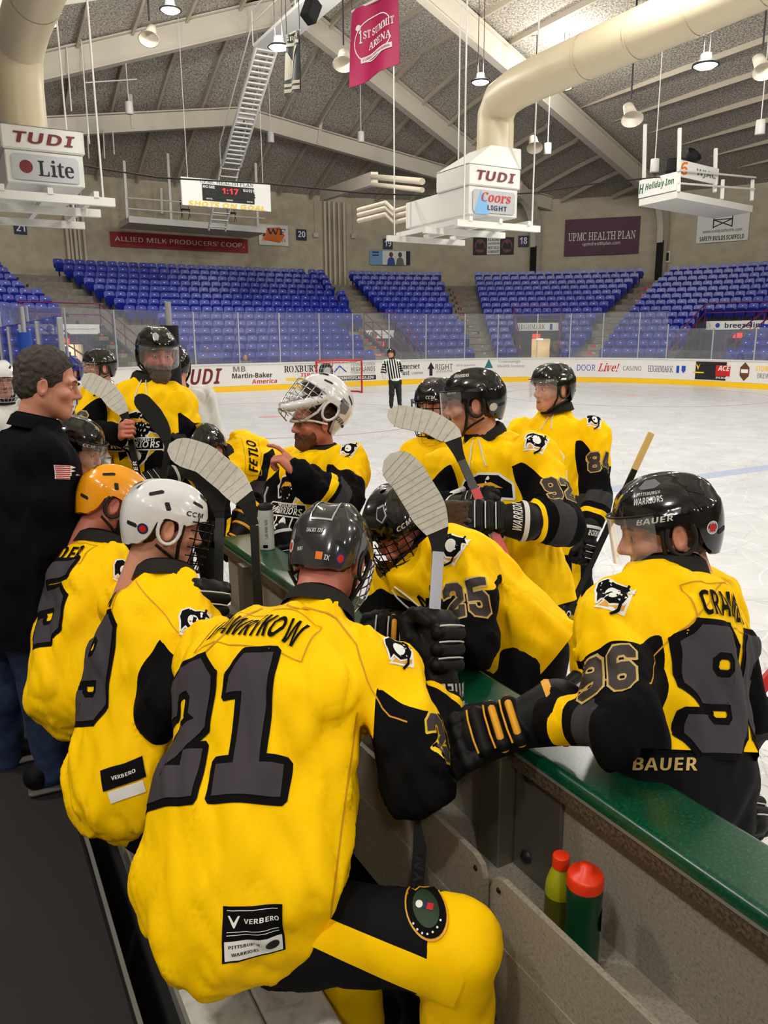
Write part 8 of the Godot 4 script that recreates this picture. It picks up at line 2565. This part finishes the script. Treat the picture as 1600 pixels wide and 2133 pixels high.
	# 92
	figure("hockey player in yellow jersey 92 with clear visor, arms folded over a stick", JJ.p92, {
		"bulk": 1.08, "cell": 0.0125, "kit": KIT, "hem": 0.18, "arm": 0.098, "skin": M.skin, "crest": [0.14, 0.52, 0.0], "laces": true,
		"num_l": ["92", Vector3(-0.177, 0.220, 1.021), 0.108, 0.66], "emblem_l": [Vector3(-0.294, 0.638, 0.727), Vector3(0.212, 0.931, -0.359), 0.09, Vector3(-0.015, 0.034, 0.006)],
		"hair": [["short_hair", M.hairbrown]],
		"extra": func(P, jersey, g, J, side, up, f, ht):
			helmet(P, ht, {"mat": M.hblack, "visor": true, "words": [["WARRIORS", 1.1, 0.118, 0.012, 0.05, M.gloveedge, 0.0], ["BAUER", 0.85, 0.052, 0.011, 0.04, M.gloveedge, 0.2]], "stickers": [[2.15, -0.02, 0.016, M.tape]]})
			glove(P, hand_at(J.wl, Vector3(-0.890, 0.107, -0.415), Vector3(-0.373, 0.552, 0.764), true, 1.2), {"word": "WARRIOR"})
			glove(P, hand_at(J.wr, Vector3(0.169, 0.325, 0.718), Vector3(-0.588, 0.667, 0.435), false), {})})
	# caged player behind 92
	figure("hockey player in caged black helmet half hidden behind jersey 92", JJ.p18, {
		"bulk": 0.98, "cell": 0.017, "kit": KIT, "hem": 0.15, "crest": [0.12, 0.55, 0.0],
		"extra": func(P, jersey, g, J, side, up, f, ht): helmet(P, ht, {"mat": M.hblack, "cage": true, "words": [["CCM", 0.35, 0.055, 0.015, 0.05, M.gloveedge, 0.1]]})})
	# 84
	figure("hockey player in yellow jersey 84 looking away with clear visor", JJ.p84, {
		"bulk": 1.0, "cell": 0.014, "kit": KIT, "hem": 0.12, "arm": 0.095, "skin": M.skin, "crest": [0.14, 0.5, 0.0], "laces": true, "sock": M.gold,
		"num_l": ["84", Vector3(-0.307, 0.221, 0.947), 0.108, 0.5], "emblem_l": [Vector3(-0.066, 0.663, 0.732), Vector3(0.212, 0.931, -0.359), 0.085, Vector3(-0.013, 0.039, -0.017)], "num_edge": M.tan,
				"extra": func(P, jersey, g, J, side, up, f, ht):
			helmet(P, ht, {"mat": M.hblack, "visor": true, "words": [["BAUER", 0.9, 0.05, 0.011, 0.04, M.gloveedge, 0.2]]})
			glove(P, hand_at(J.wl, Vector3(-0.288, -0.903, 0.191), Vector3(0.148, 0.271, 0.956), true, 1.05), {"word": "WARRIOR"})
			glove(P, hand_at(J.wr, Vector3(-0.385, -0.859, 0.360), Vector3(-0.895, 0.279, 0.362), false), {}),
		"leg_extra": func(P, g, J):
			var o := Vector3(2.889, 0.743, -2.971)
			obj("pants_stripe", on_grid(g, moved(poly_tris(rect(0.045, 0.3)), Vector2(0.06, 0.0)), o, cam_r, cam_u, 0.03, 0.004), M.gold, P)
			obj("pants_mark", on_grid(g, moved(poly_tris(disc(0.045, Vector2.ZERO, 0.8)), Vector2(-0.08, -0.03)), o, cam_r, cam_u, 0.03, 0.004), M.grey, P)
			obj("sock_band", on_grid(g, moved(poly_tris(rect(0.2, 0.05)), Vector2(-0.02, -0.19)), o, cam_r, cam_u, 0.03, 0.005), M.jgrey, P)
			obj("sock_band", on_grid(g, moved(poly_tris(rect(0.2, 0.03)), Vector2(-0.02, -0.26)), o, cam_r, cam_u, 0.03, 0.005), M.jblack, P)})
	# 96, leaning on the cap at the right
	figure("hockey player in yellow jersey 96 leaning on the green cap, black helmet in profile", JJ.p96, {
		"bulk": 0.98, "cell": 0.0115, "kit": KIT.merged({"yoke": 0.42}, true), "hem": -0.02, "arm": 0.094, "skin": M.skin, "thigh": 0.12,
		"back": {"number": "96", "h": 0.28, "at": 0.66, "x": 0.03, "name_x": -0.01, "name": "CRAMER", "nw": 0.2, "nh": 0.062, "name_at": 0.24, "wide": 0.9},
		"num_l": ["96", Vector3(-0.785, 0.225, 0.675), 0.108, 0.66, -0.02], "emblem_l": [Vector3(-0.568, 0.678, 0.502), Vector3(0.162, 0.812, -0.475), 0.085, Vector3(0.015, 0.044, -0.026)],
		"hair": [["short_hair", M.hairbrown]],
		"extra": func(P, jersey, g, J, side, up, f, ht):
			helmet(P, ht, {"mat": M.hnavy, "visor": true, "words": [["BAUER", 1.2, 0.042, 0.013, 0.068, M.gloveedge, 0.2], ["WARRIORS", 1.1, 0.092, 0.015, 0.056, M.gloveedge, 0.0], ["PITTSBURGH", 1.1, 0.108, 0.007, 0.044, M.silver, 0.0]], "stickers": [[2.2, 0.0, 0.016, M.gloveedge, M.redp], [2.2, 0.0, 0.013, M.navy, M.redp]],
				"shapes": [["sticker", PackedVector2Array([Vector2(-0.02, 0.0), Vector2(-0.012, 0.012), Vector2(0.01, 0.014), Vector2(0.022, 0.004), Vector2(0.01, -0.004), Vector2(-0.014, -0.004)]), 1.1, 0.122, M.grey]]})
			seam(g, jersey, [Vector3(1.606, 1.456, -1.174), Vector3(1.507, 1.416, -1.161), Vector3(1.377, 1.342, -1.156), Vector3(1.275, 1.302, -1.144), Vector3(1.182, 1.319, -1.142)], cam_r, cam_u)
			glove(P, hand_at(J.wl, Vector3(-0.725, -0.309, -0.449), Vector3(-0.465, 0.753, 0.423), true, 1.18), {"gold": true, "edge": M.glovegold, "kind": "glove_open"})
			glove(P, hand_at(J.wr, Vector3(-0.092, -0.227, 0.361), Vector3(0.169, 0.325, 0.718), false), {}),
		"leg_extra": func(P, g, J):
			# wide waist guard with maker's lettering
			var o := Vector3(1.141, 1.233, -0.907)
			var w := Vector3(0.683, -0.489, -0.543) * -1.0
			var lu := (cam_r - w * cam_r.dot(w)).normalized()
			var lv := w.cross(lu)
			obj("waist_lettering", on_grid(g, lettering("BAUER", 0.026, true, 0.13, 0.2), o, lu, lv, 0.02, 0.006), M.tan, P)
			obj("waist_tab", on_grid(g, moved(poly_tris(rect(0.022, 0.012)), Vector2(0.0, -0.08)), o, lu, lv, 0.02, 0.006), M.yellowp, P)})
	# referee far out on the ice
	figure("referee in black and white stripes standing out on the ice", JJ.ref, {
		"bulk": 0.85, "cell": 0.03, "cloth": M.jwhite, "garment": "striped_shirt", "hem": 0.05, "arm": 0.075, "folds": 0.3, "socks": false, "thigh": 0.095, "leg": M.black, "collar_mat": M.black,
		"extra": func(P, jersey, g, J, side, up, f, ht):
			helmet(P, ht, {"mat": M.hblack})
			for w in [f, -f]:
				for q in 7:
					var u: Vector3 = up.cross(w)
					obj("stripe", on_grid(g, moved(poly_tris(rect(0.034, 0.62)), Vector2(-0.21 + q * 0.07, 0.0)), J.neck.lerp(J.pel, 0.45), u, up, 0.08, 0.006), M.jblack, jersey)
			for k in ["l", "r"]:
				for q in 4:
					var a: Vector3 = J["s" + k].lerp(J["e" + k], 0.25 + q * 0.25)
					obj("sleeve_stripe", Geo.new().tube([a, a + (J["e" + k] - J["s" + k]).normalized() * 0.035], 0.082, 10), M.jblack, jersey)})
	build_sticks()
	build_far_people()

func build_sticks() -> void:
	var to_cam := Vector3(-0.481, 0.222, 0.848)
	stick("upright hockey stick with silver shaft held by jersey 21, taped blade on top", Vector3(0.868, 0.664, -1.385), Vector3(1.137, 1.470, -1.703), [Vector3(1.147, 1.526, -1.723), Vector3(1.126, 1.597, -1.754), Vector3(1.092, 1.676, -1.794), Vector3(1.050, 1.725, -1.831)], to_cam, M.tape, 0.80, {"wide": 0.1, "wraps": 13, "shaft": M.graphite, "words": [["SYNERGY", 0.16, 0.022, 0.2, 1.0, M.ink]], "accent": [[0.0, 0.27, M.shaft]]})
	stick("hockey stick with worn white tape held by the bearded player", Vector3(0.842, 1.186, -4.013), Vector3(0.824, 1.622, -4.161), [Vector3(0.808, 1.684, -4.186), Vector3(0.756, 1.781, -4.253), Vector3(0.652, 1.852, -4.355)], to_cam, M.tape, 0.85, {"wide": 0.095, "wraps": 8, "words": [["BAUER", 0.4, 0.02, 0.14, 1.0, M.whitep]]})
	stick("black taped hockey stick in front of the bearded player's chest", Vector3(0.897, 1.141, -3.946), Vector3(0.983, 1.504, -3.993), [Vector3(0.975, 1.577, -4.017), Vector3(0.938, 1.669, -4.062), Vector3(0.873, 1.762, -4.122)], to_cam, M.blacktape, 0.9, {"wide": 0.085})
	stick("hockey stick with broad cream taped blade between the benched players and goalkeeper", Vector3(0.922, 1.015, -2.567), Vector3(0.958, 1.364, -2.673), [Vector3(0.945, 1.451, -2.703), Vector3(0.906, 1.527, -2.769), Vector3(0.829, 1.607, -2.833), Vector3(0.724, 1.646, -2.927)], to_cam, M.tape, 0.74, {"wide": 0.11, "wraps": 10})
	stick("dark hockey stick with black blade curving behind the white helmet", Vector3(0.831, 1.087, -2.755), Vector3(0.884, 1.363, -2.856), [Vector3(0.882, 1.455, -2.881), Vector3(0.849, 1.534, -2.945), Vector3(0.786, 1.577, -3.015)], to_cam, M.blacktape, 0.9, {"wide": 0.095})
	stick("red and black hockey stick with cream blade held by jersey 92", Vector3(1.772, 1.208, -2.170), Vector3(1.730, 1.576, -2.432), [Vector3(1.718, 1.674, -2.488), Vector3(1.655, 1.720, -2.547), Vector3(1.526, 1.752, -2.653)], to_cam, M.tape, 0.72, {"wide": 0.088, "wraps": 8, "accent": [[0.0, 0.3, M.stickred], [0.62, 0.72, M.stickred]]})
	stick("hockey stick held low by jersey 84, tan taped end up", Vector3(3.340, 1.527, -2.921), Vector3(2.731, 0.216, -3.041), [Vector3(2.681, 0.151, -3.052), Vector3(2.609, 0.133, -3.088), Vector3(2.516, 0.134, -3.141)], to_cam, M.blacktape, 0.8, {"accent": [[0.0, 0.15, M.tan]], "words": [["CCM", 0.78, 0.026, 0.12, 1.0, M.whitep]]})
	stick("red and black hockey stick shaft at the right edge behind jersey 96", Vector3(2.238, 1.185, -1.274), Vector3(1.911, 0.963, -1.284), [Vector3(1.860, 0.895, -1.295), Vector3(1.819, 0.854, -1.308), Vector3(1.782, 0.816, -1.342)], to_cam, M.blacktape, 0.8, {"accent": [[0.0, 0.9, M.stickred]]})

# smaller figures far behind
func far_figure(label: String, head: Vector3, face: Vector3, o: Dictionary) -> void:
	var s: float = o.get("size", 1.0)
	var left := Vector3.UP.cross(Vector3(face.x, 0, face.z)).normalized()
	var fw := Vector3(face.x, 0, face.z).normalized()
	var neck := head + Vector3(0, -0.15, 0) * s - fw * 0.02
	var J := {"head": head, "hf": face, "neck": neck, "pel": neck + Vector3(0, -0.55, 0) * s, "sl": neck + (left * 0.2 + Vector3(0, -0.08, 0)) * s, "sr": neck + (left * -0.2 + Vector3(0, -0.08, 0)) * s}
	for e in [["l", 1.0], ["r", -1.0]]:
		J["e" + e[0]] = J["s" + e[0]] + (left * 0.06 * e[1] + Vector3(0, -0.27, 0) + fw * 0.05) * s
		J["w" + e[0]] = J["e" + e[0]] + (left * -0.04 * e[1] + Vector3(0, -0.15, 0) + fw * 0.2) * s
	if o.get("sit", false):
		for e in [["l", 1.0], ["r", -1.0]]:
			J["h" + e[0]] = J.pel + left * 0.09 * e[1] - Vector3(0, 0.03, 0)
			J["k" + e[0]] = J["h" + e[0]] + fw * 0.42 + Vector3(0, 0.03, 0)
			J["a" + e[0]] = J["k" + e[0]] + Vector3(0, -0.42, 0)
	figure(label, J, o)

func build_far_people() -> void:
	far_figure("player in blue and white jersey glimpsed between the coach's face and a stick", Vector3(1.091, 1.735, -8.143), Vector3(-0.831, 0.084, 0.450), {"cell": 0.022, "cloth": M.jwhite, "kit": {"yoke": 0.2, "under": 0.05, "sleeve": M.bluep, "stripe": M.whitep},
		"extra": func(P, jersey, g, J, side, up, f, ht): helmet(P, ht, {"mat": mat("helmet_blue", Color(0.05, 0.13, 0.55), 0.2), "cage": true})})
	far_figure("player in white jersey with yellow stripes standing behind the bearded player", Vector3(1.496, 1.844, -5.701), Vector3(0.161, -0.295, -0.893), {"cell": 0.022, "bulk": 1.05, "cloth": M.jwhite, "kit": {"yoke": 0.3, "under": 0.1, "bands": [[1.3, "w"], [1.42, "b"], [1.55, "y"], [9.0, "w"]]},
		"extra": func(P, jersey, g, J, side, up, f, ht): helmet(P, ht, {"mat": M.hblack})})
	far_figure("goalkeeper in white mask at the left edge behind the man in navy", Vector3(0.408, 1.729, -6.760), Vector3(0.161, -0.044, 0.928), {"cell": 0.022, "cloth": M.jwhite, "kit": {"yoke": 0.3, "under": 0.1}, "floor": 0.0,
		"extra": func(P, jersey, g, J, side, up, f, ht): helmet(P, ht.scaled_local(Vector3(1.1, 1.1, 1.1)), {"mat": M.hwhite, "cage": true, "wire": M.chrome, "words": [["12", -0.9, 0.09, 0.03, 0.04, M.ink, 0.0]]})})
	far_figure("caged player peeking behind the bearded player's shoulder and padded post", Vector3(1.157, 1.819, -6.830), Vector3(-0.909, 0.041, 0.181), {"cell": 0.022, "cloth": M.jwhite, "kit": {"yoke": 0.3, "under": 0.1},
		"extra": func(P, jersey, g, J, side, up, f, ht): helmet(P, ht, {"mat": M.hblack, "cage": true, "wire": M.chrome})})
	for e in [["spectator in dark coat behind the glass, nearest the bearded player", Vector3(9.443, 1.581, -32.727), M.black], ["bald spectator in dark coat seated behind the glass beside another", Vector3(9.856, 1.580, -32.256), M.navycoat], ["spectator in blue and tan sitting alone behind the glass", Vector3(10.990, 1.271, -30.824), M.slate]]:
		far_figure(e[0], e[1], Vector3(-0.382, 0.113, 0.874), {"cell": 0.035, "cloth": e[2], "garment": "coat", "collar_mat": e[2], "sit": true, "socks": false, "leg": M.slate, "skates": false, "floor": e[1].y - 1.2, "folds": 0.0, "hair": [["short_hair", M.hairgrey]]})
